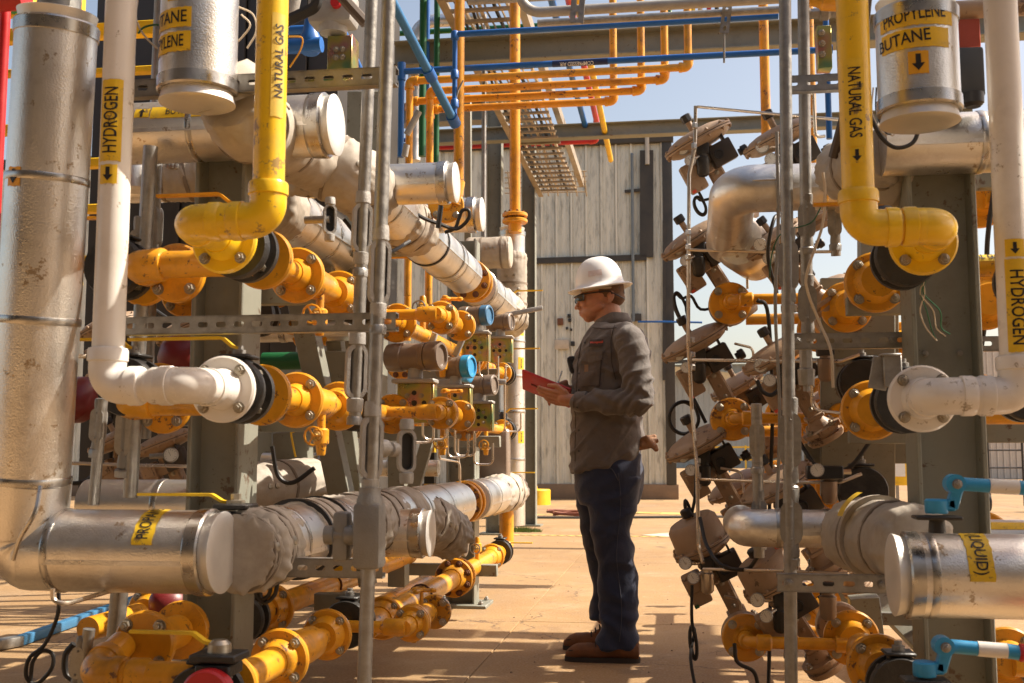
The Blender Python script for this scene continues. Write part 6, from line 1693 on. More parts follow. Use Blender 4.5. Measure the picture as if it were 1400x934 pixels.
# things beyond the right column
t = thing('hand_truck', 'black tube hand truck standing far behind the right column', 'hand truck', mv_ground(1378, 700))
p = mv_ground(1378, 700)
g = G(); h = 1.35
for dx in (-.26, .26): pass
g.tube(fillet([p + Vector((-.28, 0, .1)), p + Vector((-.28, 0, h)), p + Vector((.28, 0, h)), p + Vector((.28, 0, .1))], .12), .02, 10)
for z in (.35, .75, 1.05): g.cyl(p + Vector((-.28, 0, z)), p + Vector((.28, 0, z)), .014, 8)
g.build('frame', BLACK, t)
for dx in (-.34, .34): G().lathe(p + Vector((dx, 0, .16)), X, [(0, .1), (.01, .15), (.05, .15), (.06, .1)], 24).build('wheel', RUBBER, t)
t = thing('electrical_sign', 'yellow sign plate on a post far behind the right braces', 'sign', mv_ground(1226, 690))
p = mv_wall(1226, 634, mv_ground(1226, 690).y); G().box(p, (.42, .03, .85), bev=.01).build('plate', YPLAIN, t); G().box(p - Y * .02 - Z * .1, (.3, .01, .3)).build('panel', WPRINT, t); G().box(Vector((p.x, p.y + .03, p.z / 2)), (.06, .03, p.z)).build('post', GALV, t)

for k, (pts, lab) in enumerate((([(1005, 470, 4.5), (1030, 476, 4.4), (1030, 520, 4.4), (1060, 524, 4.3)], 'bent thin tube between the third aisle valve and the rear column'),
        ([(1000, 330, 4.6), (1020, 336, 4.5), (1022, 395, 4.5)], 'bent thin tube behind the silver elbow on the right'),
        ([(1110, 520, 4.0), (1110, 560, 4.0), (1160, 566, 3.9)], 'bent thin tube under the galvanised union on the right'),
        ([(985, 640, 4.4), (1015, 645, 4.4), (1018, 690, 4.3)], 'bent thin tube above the lower silver elbow'),
        ([(1100, 745, 3.9), (1130, 742, 3.9), (1134, 720, 3.9), (1160, 716, 3.9)], 'bent thin tube in front of the lower brown filter bowls'),
        ([(990, 815, 4.2), (1012, 820, 4.2), (1014, 850, 4.2)], 'short bent thin tube over the lowest crossing pipe'))):
    tubing(lab, pts, .0055)
cable('black_cable', 'black cable looping from the uppermost rear valve down behind the conduits', 'cable', [(1085, 235, 4.1), (1070, 290, 4.1), (1058, 300, 4.0), (1050, 350, 4.0), (1062, 400, 4.1)], .007)
cable('black_cable', 'black cable sagging between the rear valve column and the right column', 'cable', [(1090, 600, 4.2), (1120, 640, 4.1), (1160, 640, 4.0), (1200, 590, 4.0), (1235, 560, 4.0)], .008)
cable('black_cable', 'black cable bundle dropping behind the rear valves to the ground', 'cable', [(1068, 560, 4.3), (1075, 620, 4.3), (1070, 700, 4.3), (1078, 800, 4.3), (1074, 900, 4.3)], .008)
cable('grey_cable', 'grey cable running down beside the front galvanised conduit', 'cable', [(1062, 180, 3.8), (1064, 300, 3.8), (1060, 420, 3.8), (1066, 560, 3.8), (1062, 700, 3.8)], .006, CAST)
# ================================================================== OVERHEAD WALKWAY above and right of the picture (casts the dappled shade)
t = thing('overhead_walkway', 'steel plank walkway above the right rack whose gaps let thin strips of sun through', 'walkway', Vector((3.6, 2, 4.55)))
rnd = random.Random(11)
pk = {}
y = 7.25
while y > -3.2:
    x = 2.2
    while x < 6.4:
        L = rnd.choice((.5, .8, 1.2)); w_ = rnd.choice((.22, .30))
        if rnd.random() > (.12 if y > 7.0 else .31 if x > 3.4 else .40):
            key = (L, w_)
            if key not in pk: pk[key] = G().box(Vector((0, 0, 0)), (L - .05, w_, .04)).mesh('plank', GALV, Vector((0, 0, 0)))
            o = bpy.data.objects.new('plank', pk[key]); link(o, t, Vector((x + L / 2, y, 4.55)))
        x += L
    y -= .34
for x in (2.15, 4.0, 6.4): ibeam(t, Vector((x, -3.4, 4.40)), Vector((x, 7.7, 4.40)), .12, .18, Z, 'beam')
for x, yy in ((6.3, 7.4), (6.3, 1.5), (6.3, -3)): ibeam(t, Vector((x, yy, 0)), Vector((x, yy, 4.3)), .2, .2, X, 'column')
t = thing('left_sky_screen', 'plank canopy added unseen above the picture to screen sky light from the left rack', 'walkway', Vector((-5, 2, 5.6)))  # added out of view: blocks sky fill so the shade falls darker
for i in range(9):
    for j in range(22):
        key = 'lw'
        if key not in pk: pk[key] = G().box(Vector((0, 0, 0)), (.96, .50, .04)).mesh('plank', GALV, Vector((0, 0, 0)))
        o = bpy.data.objects.new('plank', pk[key]); link(o, t, Vector((-10.5 + i, -4.0 + j * .56, 5.6)))
for x in (-10.6, -6, -2.2): ibeam(t, Vector((x, -4.3, 5.47)), Vector((x, 8.2, 5.47)), .12, .18, Z, 'beam')
for x, yy in ((-10.4, 8), (-10.4, 1.5), (-10.4, -3.6), (-2.3, -3.8)): ibeam(t, Vector((x, yy, 0)), Vector((x, yy, 5.36)), .2, .2, X, 'column')
t = thing('rear_sky_screen', 'dark brown wall added unseen behind the photographer to cut the sky fill', 'building', Vector((0, -6.5, 0)))  # added behind the camera only to hold back sky light
for k in range(16): G().box(Vector((-15 + 2 * k, -6.5 + .03 * (k % 2), 4.2)), (1.98, .08, 8.4), bev=.01).build('dark_panel', DARKWALL, t)
G().box(Vector((0, -8.6, 4.2)), (31.9, 4.0, 8.38)).build('wall', DARKWALL, t)
# ================================================================== PERSON
MO = mv_ground(826, 897); MD = (MO - C0).dot(CF); MS = MD / F_PX
def mp(px, py, l=0.0):
    """side-view point: l metres towards the camera side"""
    return MO + Vector(((px - 826) * MS, -l, (897 - py) * MS))
def remesh(g, vox, name, m, parent, sm=3, disp=None, fac=.5):
    me = bpy.data.meshes.new('tmp'); me.from_pydata(g.v, [], g.f); me.update()
    o = bpy.data.objects.new('tmp', me); COL.objects.link(o)
    md = o.modifiers.new('r', 'REMESH'); md.mode = 'VOXEL'; md.voxel_size = vox; md.use_smooth_shade = True
    if sm: s_ = o.modifiers.new('s', 'SMOOTH'); s_.factor = fac; s_.iterations = sm
    dg = bpy.context.evaluated_depsgraph_get(); dg.update()
    nm_ = bpy.data.meshes.new_from_object(o.evaluated_get(dg))
    bpy.data.objects.remove(o); bpy.data.meshes.remove(me)
    if disp:
        ns = [v.normal.copy() for v in nm_.vertices]
        for v, n_ in zip(nm_.vertices, ns): v.co = v.co + n_ * disp(v.co, n_)
    org = WP[parent.name] if parent else MO
    for v in nm_.vertices: v.co -= org
    nm_.materials.clear(); nm_.materials.append(m)
    nm_.polygons.foreach_set('use_smooth', [True] * len(nm_.polygons)); nm_.update()
    o = bpy.data.objects.new(name, nm_); link(o, parent, org.copy())
    return o
def capsule(g, a, b, ra, rb, seg=20):
    """rounded tapered limb"""
    d = (b - a); L = d.length
    if L < 1e-5: d = Z; L = 1e-4
    pr = []
    for k in range(6):
        th = math.pi / 2 * (1 - k / 6); pr.append((-ra * math.sin(th), max(1e-4, ra * math.cos(th))))
    for k in range(7):
        th = math.pi / 2 * k / 6; pr.append((L + rb * math.sin(th), max(1e-4, rb * math.cos(th))))
    return g.lathe(a, d, pr, seg)
def ell(g, c, rx, ry, rz, rot=0.0, seg=24):
    """ellipsoid; rot tilts it in the side view"""
    vs = []; fs = []; n = seg // 2
    cs, sn = math.cos(rot), math.sin(rot)
    for i in range(n + 1):
        ph = math.pi * i / n
        for k in range(seg):
            th = 2 * math.pi * k / seg
            x = rx * max(1e-3, math.sin(ph)) * math.cos(th); y = ry * max(1e-3, math.sin(ph)) * math.sin(th); z = rz * math.cos(ph)
            vs.append(c + Vector((x * cs - z * sn, y, x * sn + z * cs)))
    for i in range(n):
        for k in range(seg):
            k2 = (k + 1) % seg; fs.append((i * seg + k, (i + 1) * seg + k, (i + 1) * seg + k2, i * seg + k2))
    fs.append(tuple(reversed(range(seg)))[::-1]); fs.append(tuple(n * seg + k for k in range(seg))[::-1])
    return g.add(vs, fs)
def loft(g, rings, seg=40, p=2.3):
    """rings: (xleft px, xright px, y px, half width, l offset, [y tilt px]) -> superellipse tube"""
    vs = []; fs = []
    for r in rings:
        xl, xr, py, hw, lo = r[:5]; tl = r[5] if len(r) > 5 else 0
        for k in range(seg):
            th = 2 * math.pi * k / seg; c, s = math.cos(th), math.sin(th)
            ex = math.copysign(abs(c) ** (2 / p), c); ey = math.copysign(abs(s) ** (2 / p), s)
            px = (xl + xr) / 2 + (xr - xl) / 2 * ex
            vs.append(mp(px, py + tl * ex, lo + hw * ey))
    n = len(rings)
    for i in range(n - 1):
        for k in range(seg):
            k2 = (k + 1) % seg; fs.append((i * seg + k, i * seg + k2, (i + 1) * seg + k2, (i + 1) * seg + k))
    fs.append(tuple(reversed(range(seg)))); fs.append(tuple((n - 1) * seg + k for k in range(seg)))
    return g.add(vs, fs)
SKIN = mat('skin', (0.46, 0.215, 0.125), .5, var=.12, vscale=22, bump=.1, bscale=180, dirt=(.50, .17, .10), dirt_amt=.5, dscale=14)
SKIN.node_tree.nodes['Principled BSDF'].inputs['Subsurface Weight'].default_value = .12
SKIN.node_tree.nodes['Principled BSDF'].inputs['Subsurface Radius'].default_value = (.02, .008, .004)
def cloth(name, col, fold_sc, weave=900, amt=.5, **k):
    m = mat(name, col, .85, var=.10, vscale=10, **k)
    t = m.node_tree; b = t.nodes['Principled BSDF']
    g = nd(t, 'ShaderNodeTexCoord')
    n1 = nd(t, 'ShaderNodeTexNoise'); n1.inputs['Scale'].default_value = fold_sc; n1.inputs['Detail'].default_value = 4; n1.inputs['Distortion'].default_value = .8
    n2 = nd(t, 'ShaderNodeTexNoise'); n2.inputs['Scale'].default_value = weave; n2.inputs['Detail'].default_value = 1
    t.links.new(g.outputs['Object'], n1.inputs['Vector']); t.links.new(g.outputs['Object'], n2.inputs['Vector'])
    b1 = nd(t, 'ShaderNodeBump'); b1.inputs['Strength'].default_value = amt; b1.inputs['Distance'].default_value = .02
    b2 = nd(t, 'ShaderNodeBump'); b2.inputs['Strength'].default_value = .3; b2.inputs['Distance'].default_value = .002
    t.links.new(n1.outputs[0], b1.inputs['Height']); t.links.new(n2.outputs[0], b2.inputs['Height']); t.links.new(b1.outputs[0], b2.inputs['Normal']); t.links.new(b2.outputs[0], b.inputs['Normal'])
    b.inputs['Sheen Weight'].default_value = .25
    return m
SHIRT = cloth('charcoal_brown_shirt', (0.118, 0.100, 0.088), 14)
DENIM = cloth('dark_navy_denim', (0.014, 0.022, 0.056), 9, dirt=(.05, .05, .065), dirt_amt=.6, dscale=5)
LEATHER = mat('brown_suede', (.16, .062, .022), .8, var=.22, vscale=18, bump=.3, bscale=120)
SOLE = mat('dark_sole', (.035, .026, .02), .8, var=.2)
HELM = mat('white_helmet_shell', (.80, .79, .77), .42, var=.03, coat=.12, rvar=.04)
man = thing('person', 'worker in white hard hat, dark glasses, charcoal shirt and navy jeans reading a red tablet', 'person', MO)
# hand of capsules: palm, four unequal bent fingers, thumb
def hand(g, wrist, palm, fdir, up, curl, s=1.0, thumb=None, lens=(.072, .080, .075, .060), side=None):
    """wrist and palm centre points; fdir = finger direction; side = row direction of the knuckles"""
    f = fdir.normalized(); sd_ = side.normalized(); up = up.normalized()
    capsule(g, wrist, palm, .026 * s, .027 * s)
    kn = palm + f * .035 * s
    for k in range(4):
        o = (k - 1.5) * .0195 * s
        kp = kn + sd_ * o
        capsule(g, palm - f * .02 + sd_ * o * .8, kp, .0150 * s, .0115 * s, 12)
        L = lens[k] * s; a = curl[k]; p = kp; d = f
        for j, fr in enumerate((.46, .30, .24)):
            d = (f * math.cos(a * (j + .6)) + up * math.sin(a * (j + .6))).normalized()
            q = p + d * L * fr
            capsule(g, p, q, (.0100, .0090, .0082)[j] * s, (.0092, .0083, .0070)[j] * s, 12); p = q
    tb, tm, tt_ = thumb
    capsule(g, palm - f * .03, tb, .017 * s, .0135 * s, 12); capsule(g, tb, tm, .0135 * s, .0108 * s, 12); capsule(g, tm, tt_, .0108 * s, .0085 * s, 12)
g = G()
# head: skull, jaw, brow, cheek, nose, lips, chin, ear, neck
ell(g, mp(829, 393), .100, .076, .105)
ell(g, mp(820, 408), .088, .066, .085)
ell(g, mp(813, 421), .060, .054, .050, .5)
capsule(g, mp(808, 432), mp(836, 421, .035), .020, .024); capsule(g, mp(808, 432), mp(836, 421, -.035), .020, .024)
ell(g, mp(806.5, 432.5), .019, .022, .014)
ell(g, mp(804, 398), .028, .052, .016)
for s_ in (1, -1):
    ell(g, mp(806, 413, s_ * .034), .024, .022, .022)
    capsule(g, mp(808, 425, s_ * .028), mp(826, 416, s_ * .052), .020, .020)
capsule(g, mp(799.5, 401), mp(793.5, 412), .0095, .010); capsule(g, mp(794, 411), mp(790.5, 416.2), .0100, .0098)
for s_ in (1, -1): ell(g, mp(794.5, 417.2, s_ * .011), .010, .0078, .0075)
capsule(g, mp(797.5, 420), mp(797.5, 422), .011, .010)
ell(g, mp(796.6, 423.7), .0095, .021, .0042); ell(g, mp(797.6, 427.0), .0095, .018, .0048)
ell(g, mp(802, 425), .019, .034, .024)
for s_ in (1, -1):
    ell(g, mp(841, 404, s_ * .076), .0165, .008, .030, -.22)
    ell(g, mp(838.5, 410, s_ * .078), .008, .007, .012)
capsule(g, mp(836, 420), mp(843, 452), .060, .066); capsule(g, mp(828, 428), mp(830, 455), .042, .05)
# trunk and legs under the clothes, one continuous body
capsule(g, mp(842, 470, .10), mp(842, 470, -.10), .085, .085)
capsule(g, mp(840, 470), mp(832, 560), .115, .12); capsule(g, mp(832, 560), mp(830, 640), .12, .12)
capsule(g, mp(832, 650, .07), mp(842, 760, .10), .075, .055); capsule(g, mp(842, 760, .10), mp(848, 870, .12), .052, .04)
capsule(g, mp(830, 650, -.07), mp(832, 755, -.12), .075, .055); capsule(g, mp(832, 755, -.12), mp(822, 850, -.16), .052, .04)
# arms
SHn, ELn, WRn = mp(868, 466, .185), mp(880, 553, .245), mp(797, 551, .19)
SHf, ELf, WRf = mp(852, 466, -.185), mp(838, 560, -.22), mp(786, 534, -.07)
capsule(g, SHn, ELn, .05, .042); capsule(g, ELn, WRn, .042, .030)
capsule(g, SHf, ELf, .05, .042); capsule(g, ELf, WRf, .042, .030)
# near hand: palm up under the tablet, fingers pointing forward along its underside
pn = mp(776, 547, .185)
hand(g, mp(794, 550, .19), pn, Vector((-1, -.06, .16)), Vector((.2, .35, .9)), (.10, .12, .16, .26), 1.05,
     (mp(779, 538, .200), mp(768, 530, .205), mp(757, 529, .190)), (.075, .086, .080, .064), Vector((0.10, .42, -.90)))
# far hand: holding the pen above the tablet
pf = mp(768, 529, -.01)
hand(g, mp(784, 533, -.06), pf, Vector((-.75, -.5, -.35)), Vector((.5, -.2, -.9)), (.5, .6, .7, .75), .95,
     (mp(768, 533, .03), mp(762, 534, .05), mp(757, 532, .055)), (.070, .078, .072, .058), Vector((.35, -.3, .88)))
body = remesh(g, .0032, 'body', SKIN, man, 2)
# hair at nape and temples
HAIR = mat('short_brown_hair', (.17, .085, .042), .8, var=.3, vscale=90, bump=.5, bscale=500)
g = G(); ell(g, mp(831, 392), .0995, .0775, .098); ell(g, mp(844, 403), .056, .0665, .046)
hair = remesh(g, .004, 'hair', HAIR, man, 2)
hair.data  # cropped close; sits under the hat
# eyes behind the glasses
for s_ in (1, -1): ell(G(), mp(802, 405, 0), .01, .01, .01)
g = G()
for s_ in (1, -1): ell(g, mp(801.5, 405.5, s_ * .031), .012, .012, .011)
g.build('eyes', GAUGE, man)
GLASS = mat('dark_lens', (.012, .011, .011), .08, var=.02, coat=1.0, rvar=.01)
for s_ in (1, -1):
    g = G(); vs = []; fs = []
    NU, NV = 12, 8
    for i in range(NU + 1):
        for j in range(NV + 1):
            u_ = i / NU; v_ = j / NV * 2 - 1
            an = .12 + u_ * 1.32
            hh = .0175 * (1 - .45 * max(0, u_ - .45) ** 1.2) * (1 - .2 * (1 - u_) ** 3)
            c = mp(806, 404.6 - .6 * u_)
            vs.append(c + Vector((-math.cos(an) * .064 * (1 - .04 * v_ * v_), -s_ * math.sin(an) * .066, v_ * hh - .002)))
    for i in range(NU):
        for j in range(NV): a = i * (NV + 1) + j; fs.append((a, a + 1, a + NV + 2, a + NV + 1))
    g.add(vs, fs); g.build('lens', GLASS, man, ang=80)
    g = G(); g.tube(smooth([mp(790, 402, s_ * .03), mp(798, 399.8, s_ * .060), mp(812, 398.6, s_ * .073), mp(838, 396.5, s_ * .081), mp(843, 401, s_ * .082)]), .0034, 8)
    g.build('glasses_frame', PLUG, man)
g = G(); g.tube([mp(788.6, 402, .012), mp(788.2, 402, 0), mp(788.6, 402, -.012)], .004, 8); g.build('glasses_bridge', PLUG, man)
g = G(); g.tube(smooth([mp(843, 399, .084), mp(849, 402, .080), mp(857, 405, .045), mp(859, 405, 0), mp(857, 405, -.045), mp(849, 402, -.080)]), .003, 8); g.build('glasses_cord', PLUG, man)
# hard hat with full brim
hc = mp(824.5, 388); tl = R(7.5)
hx = Vector((math.cos(tl), 0, math.sin(tl))); hz = Vector((-math.sin(tl), 0, math.cos(tl)))
def hat(u, v, z): return hc + hx * u + Y * v + hz * z
g = G(); prof = []
H_ = .138
for k in range(15):
    th = math.pi / 2 * k / 14
    prof.append((.118 * math.cos(th) ** .82 if th < 1.5707 else .001, .004 + H_ * math.sin(th) ** 1.0))
pr = [(.150, -.004), (.1585, -.006), (.161, -.003), (.157, .001), (.140, .004), (.126, .008), (.1195, .016)] + [(a, b + .012) for a, b in prof[1:-1]] + [(.004, H_ + .016)]
vs = []; fs = []; SG = 72
for (rr, z) in pr:
    for k in range(SG):
        th = 2 * math.pi * k / SG
        ridge = 1.0
        zz = z + (.004 * math.exp(-(math.sin(th) * rr / .018) ** 2) if z > .06 else 0)
        flare = (1 + .06 * math.cos(th)) if rr > .13 and z < .01 else 1
        vs.append(hat(rr * math.cos(th) * 1.02 * 1.0, rr * .88 * math.sin(th), zz - (.010 * abs(math.sin(th)) ** 2 if z < .006 and rr > .13 else 0)))
inner = [(.004, H_ + .010), (.10, .065), (.113, .012), (.118, .004), (.150, -.008)]
for (rr, z) in inner:
    for k in range(SG):
        th = 2 * math.pi * k / SG; vs.append(hat(rr * math.cos(th) * 1.02, rr * .88 * math.sin(th), z - (.010 * abs(math.sin(th)) ** 2 if rr > .13 else 0)))
order = list(range(len(pr))) + [len(pr) + q for q in range(len(inner))]
nr = len(order)
for i in range(nr):
    i2 = (i + 1) % nr
    for k in range(SG):
        k2 = (k + 1) % SG; fs.append((i * SG + k, i * SG + k2, i2 * SG + k2, i2 * SG + k))
g.add(vs, fs); hatg = g.build('hard_hat', HELM, man, ang=60)
g = G(); vs = []; fs = []
for i in range(9):
    for j in range(5):
        th = R(-112) + R(34) * i / 8; z = .045 + .030 * j / 4; rr = .1195 * math.cos(math.asin(min(.98, (z - .016) / .138))) ** .86 + .0022
        vs.append(hat(rr * 1.02 * math.cos(th), rr * .88 * math.sin(th), z))
for i in range(8):
    for j in range(4): a_ = i * 5 + j; fs.append((a_, a_ + 5, a_ + 6, a_ + 1))
g.add(vs, fs); g.build('scuffed_decal', mat('faded_decal', (.70, .58, .52), .5, var=.1, vscale=60, dirt=(.78, .75, .72), dirt_amt=.9, dscale=50), hatg, ang=60)
g = G(); g.tube([hat(math.cos(a) * .092, math.sin(a) * .078, -.010 - .014 * max(0, math.cos(a))) for a in [k * math.pi / 16 for k in range(-14, 15)]], .010, 8); g.build('suspension_band', mat('cream_strap', (.55, .47, .36), .7), hatg)
g = G(); g.bar(hat(.088, -.045, -.018), hat(.098, -.02, -.03), .022, .020, bev=.003); g.lathe(hat(.098, 0, -.034), hx, [(0, .016), (.016, .018), (.02, .015)], 14); g.build('ratchet', PLUG, hatg)
# shirt
g = G()
loft(g, [(781, 874, 641, .192, 0, -9), (782, 878, 630, .196, 0, -7), (784, 882, 600, .190, 0, -3), (785, 880, 570, .182, 0), (785, 884, 540, .180, 0), (786, 889, 510, .186, 0), (790, 893, 485, .192, 0), (799, 890, 464, .180, 0), (808, 881, 450, .155, 0), (813, 868, 443, .115, 0), (818, 862, 440, .085, 0)], 48, 2.4)
capsule(g, mp(862, 462, .150), SHn + (ELn - SHn) * .15, .070, .075)
capsule(g, SHn + (ELn - SHn) * .05, ELn, .077, .066, 28); capsule(g, ELn, ELn.lerp(WRn, .80), .066, .047, 28); capsule(g, ELn.lerp(WRn, .78), WRn + (ELn - WRn) * .02, .043, .040, 28)
capsule(g, mp(848, 462, -.150), SHf, .070, .075); capsule(g, SHf, ELf, .075, .064, 28); capsule(g, ELf, ELf.lerp(WRf, .85), .062, .045, 28)
def fold(co, n_):
    q = (co - MO)
    s = 0.0
    # horizontal drag folds near the elbow and waist, vertical ones at the tail
    a = noise.noise(Vector((q.x * 5, q.y * 5, q.z * 9 + q.x * 7)))
    b_ = noise.noise(Vector((q.x * 14 + 3, q.y * 12, q.z * 20)))
    r1 = 1 - abs(noise.noise(Vector((q.x * 7 + q.z * 4, q.y * 6, q.z * 10 - q.x * 8)))) * 2.6
    w2 = noise.noise(Vector((q.x * 4 + 7, q.y * 4, q.z * 5))) * .8
    r3 = 1 - abs(noise.noise(Vector((q.x * 9 - q.z * 7 + w2, q.y * 8, q.z * 6 + w2)))) * 5
    s += a * .008 + b_ * .003 + max(r1, -.3) * .006 + max(r3, -.2) * .0065
    # elbow creases
    e = (co - ELn).length
    if e < .16: s += .009 * math.sin((co - ELn).dot((ELn - SHn).normalized() - (WRn - ELn).normalized()) * 105 + 2 * a) * (1 - e / .16)
    r = .012 * math.exp(-((co.z - mp(0, 560).z) / .10) ** 2) * math.sin(q.z * 70 + q.x * 22 + a * 5) * .5
    return s + r
shirt = remesh(g, .0058, 'shirt', SHIRT, man, 3, fold)
# collar
g = G(); vs = []; fs = []
NU = 40
for k in range(NU + 1):
    th = R(-158) + R(316) * k / NU
    cx, cy = math.cos(th), math.sin(th)
    for j, (rr, z) in enumerate(((.067, .0), (.067, .040), (.071, .044), (.082, .020), (.092, -.012))):
        fr = max(0, -cx)
        vs.append(mp(842 - 2 * fr, 439) + Vector((cx * rr * 1.08 - .008 * fr, cy * rr * 1.05, z - fr * .040 - (.02 * fr if j > 2 else 0))))
for k in range(NU):
    for j in range(4): a = k * 5 + j; fs.append((a, a + 5, a + 6, a + 1))
g.add(vs, fs); co_ = g.build('collar', SHIRT, man, ang=70)
md = co_.modifiers.new('s', 'SOLIDIFY'); md.thickness = .003
# placket, cuff, pocket with flap, buttons, patch
def skinpt(px, py, l0=.4):
    """first hit on the shirt coming from the camera side"""
    o = mp(px, py, l0); lo = o - WP[shirt.name]
    ok, loc, nn, idx = shirt.ray_cast(lo, Vector((0, 1, 0)))
    return (loc + WP[shirt.name], nn) if ok else (mp(px, py, .2), -Y)
def patchmesh(x0, y0, x1, y1, name, m, off=.004, nx=8, ny=8, skew=0, parent=None, shape=None):
    g = G(); vs = []; fs = []
    for i in range(nx + 1):
        for j in range(ny + 1):
            px = x0 + (x1 - x0) * i / nx + skew * (j / ny); py = y0 + (y1 - y0) * j / ny + (shape(i / nx) * (j / ny) if shape else 0)
            p, nn = skinpt(px, py); vs.append(p - Y * off + nn * .001)
    for i in range(nx):
        for j in range(ny): a = i * (ny + 1) + j; fs.append((a, a + ny + 1, a + ny + 2, a + 1))
    g.add(vs, fs); return g.build(name, m, parent or man, ang=70)
POCK = cloth('shirt_pocket_cloth', (0.100, 0.080, 0.068), 14)
patchmesh(801, 492, 829, 530, 'pocket', POCK, .005, skew=-4)
patchmesh(802, 483, 831, 494, 'pocket_flap', SHIRT, .009, skew=-1, shape=lambda u: 5 - abs(u - .5) * 8)
pt = patchmesh(813, 467, 832, 477, 'name_patch', mat('patch_cloth', (.06, .045, .04), .8), .007, skew=-1)
pv_, pf_ = text_flat('Honeywell', .0155, .02)
c, nn = skinpt(822.5, 472)
vs = []
for v in pv_:
    p, n2 = skinpt(822.5 + v[0] * .95 / MS, 471 - v[1] / MS); vs.append(p - Y * .0095)
G().add(vs, pf_).build('lettering', RPRINT, pt, ang=60)
patchmesh(805.5, 501, 811, 511, 'pocket_tab', mat('tab_brown', (.22, .13, .07), .7), .008, 3, 3)
for py in (470, 490, 512, 535, 560, 590, 618):
    p, nn = skinpt(797 if py > 480 else 806, py); 
    G().lathe(p + nn * .001, nn, [(0, .0055), (.002, .005)], 10).build('button', PLUG, man)
g = G(); d_ = (WRn - ELn).normalized(); g.lathe(WRn - d_ * .045, d_, [(0, .046), (.004, .049), (.05, .047), (.056, .044), (.057, .034)], 30, wob=lambda th, t_: 1 + .03 * math.sin(3 * th)); g.build('cuff', SHIRT, man)
g = G(); d_ = (WRf - ELf).normalized(); g.lathe(WRf - d_ * .04, d_, [(0, .045), (.004, .047), (.05, .045), (.055, .04)], 30); g.build('cuff', SHIRT, man)
# dark pouch on the chest
g = G(); g.box(mp(786, 498, .02), (.045, .08, .09), Matrix.Rotation(R(-14), 3, 'Y'), .018); g.build('radio_pouch', cloth('pouch_black', (.018, .016, .016), 20), man)
def seamline(pts, name='seam', r=.0016, m=None):
    g = G(); g.tube([skinpt(*q)[0] + Vector((0, -.0035, 0)) for q in pts], r, 6); return g.build(name, m or SEAM, man)
SEAM = mat('shirt_seam', (.045, .034, .028), .8)
def lerp_pts(P, n=8): return [(P[i][0] + (P[i + 1][0] - P[i][0]) * j / n, P[i][1] + (P[i + 1][1] - P[i][1]) * j / n) for i in range(len(P) - 1) for j in range(n)] + [P[-1]]
seamline(lerp_pts([(847, 447), (842, 470), (843, 500), (848, 522)]), 'shoulder_seam')
seamline(lerp_pts([(816, 449), (832, 452), (850, 452)]), 'yoke_seam')
seamline(lerp_pts([(801, 493), (798, 529), (826, 531), (829, 494)]), 'pocket_stitching')
seamline(lerp_pts([(802, 484), (831, 484)]), 'pocket_stitching'); seamline(lerp_pts([(802, 493), (816, 498), (831, 493)]), 'pocket_stitching')
seamline(lerp_pts([(800, 470), (795, 500), (792, 560), (791, 632)]), 'placket')
# jeans
g = G()
loft(g, [(789, 879, 622, .178, 0), (788, 882, 645, .185, 0), (790, 880, 668, .182, 0), (796, 874, 690, .16, 0)], 44, 2.5)
loft(g, [(800, 881, 655, .092, .085), (810, 872, 700, .090, .092), (815, 865, 735, .080, .10), (822, 871, 772, .074, .105), (822, 873, 820, .072, .11), (821, 873, 850, .072, .115), (818, 872, 880, .074, .12)], 32, 2.3)
loft(g, [(786, 866, 655, .09, -.085), (789, 862, 700, .092, -.10), (795, 852, 740, .082, -.11), (803, 850, 778, .078, -.13), (808, 846, 805, .072, -.15), (808, 842, 830, .068, -.16), (804, 838, 853, .070, -.165)], 32, 2.3)
KN = mp(845, 760, .1)
def jfold(co, n_):
    q = co - MO
    a = noise.noise(Vector((q.x * 6, q.y * 6, q.z * 3.4)))
    r1 = 1 - abs(noise.noise(Vector((q.x * 5 + q.z * 5, q.y * 6 + 9, q.z * 8 - q.x * 4)))) * 2.6
    low = max(0, 1 - q.z / .34)
    st = math.sin(q.z * 62 + q.x * 25 + a * 7) * low
    kn = math.exp(-((q.z - .52) / .10) ** 2) * math.sin(q.z * 60 - q.x * 30 + a * 5) * (1 if q.x > .02 else .3)
    return a * .010 + max(r1, -.3) * .009 + st * .010 + kn * .006
jeans = remesh(g, .0068, 'jeans', DENIM, man, 4, jfold)
for (xx, l_) in ((0, .12), (0, -.165)):
    c = mp(845 if l_ > 0 else 823, 876 if l_ > 0 else 852, l_)
    G().lathe(c - Z * .012, Z, [(0, .088 if l_ > 0 else .06), (.002, .093 if l_ > 0 else .066), (.018, .092 if l_ > 0 else .066), (.02, .088 if l_ > 0 else .06)], 36, sx=1.0).build('hem', DENIM, man) if False else None
# side seam and pocket line on the near leg
def jpt(px, py):
    o = mp(px, py, .5) - WP[jeans.name]; ok, loc, nn, i = jeans.ray_cast(o, Vector((0, 1, 0)))
    return (loc + WP[jeans.name]) if ok else mp(px, py, .19)
STITCH = mat('seam_thread', (.05, .055, .08), .8)
g = G(); g.tube([jpt(850 + 3 * math.sin(k * .4), 648 + k * 9.2) - Y * .001 for k in range(25)], .0022, 6); g.build('side_seam', STITCH, man)
g = G(); g.tube([jpt(838 + 12 * (k / 6) ** .6, 640 + k * 3) - Y * .001 for k in range(7)], .003, 6); g.build('pocket_seam', STITCH, man)
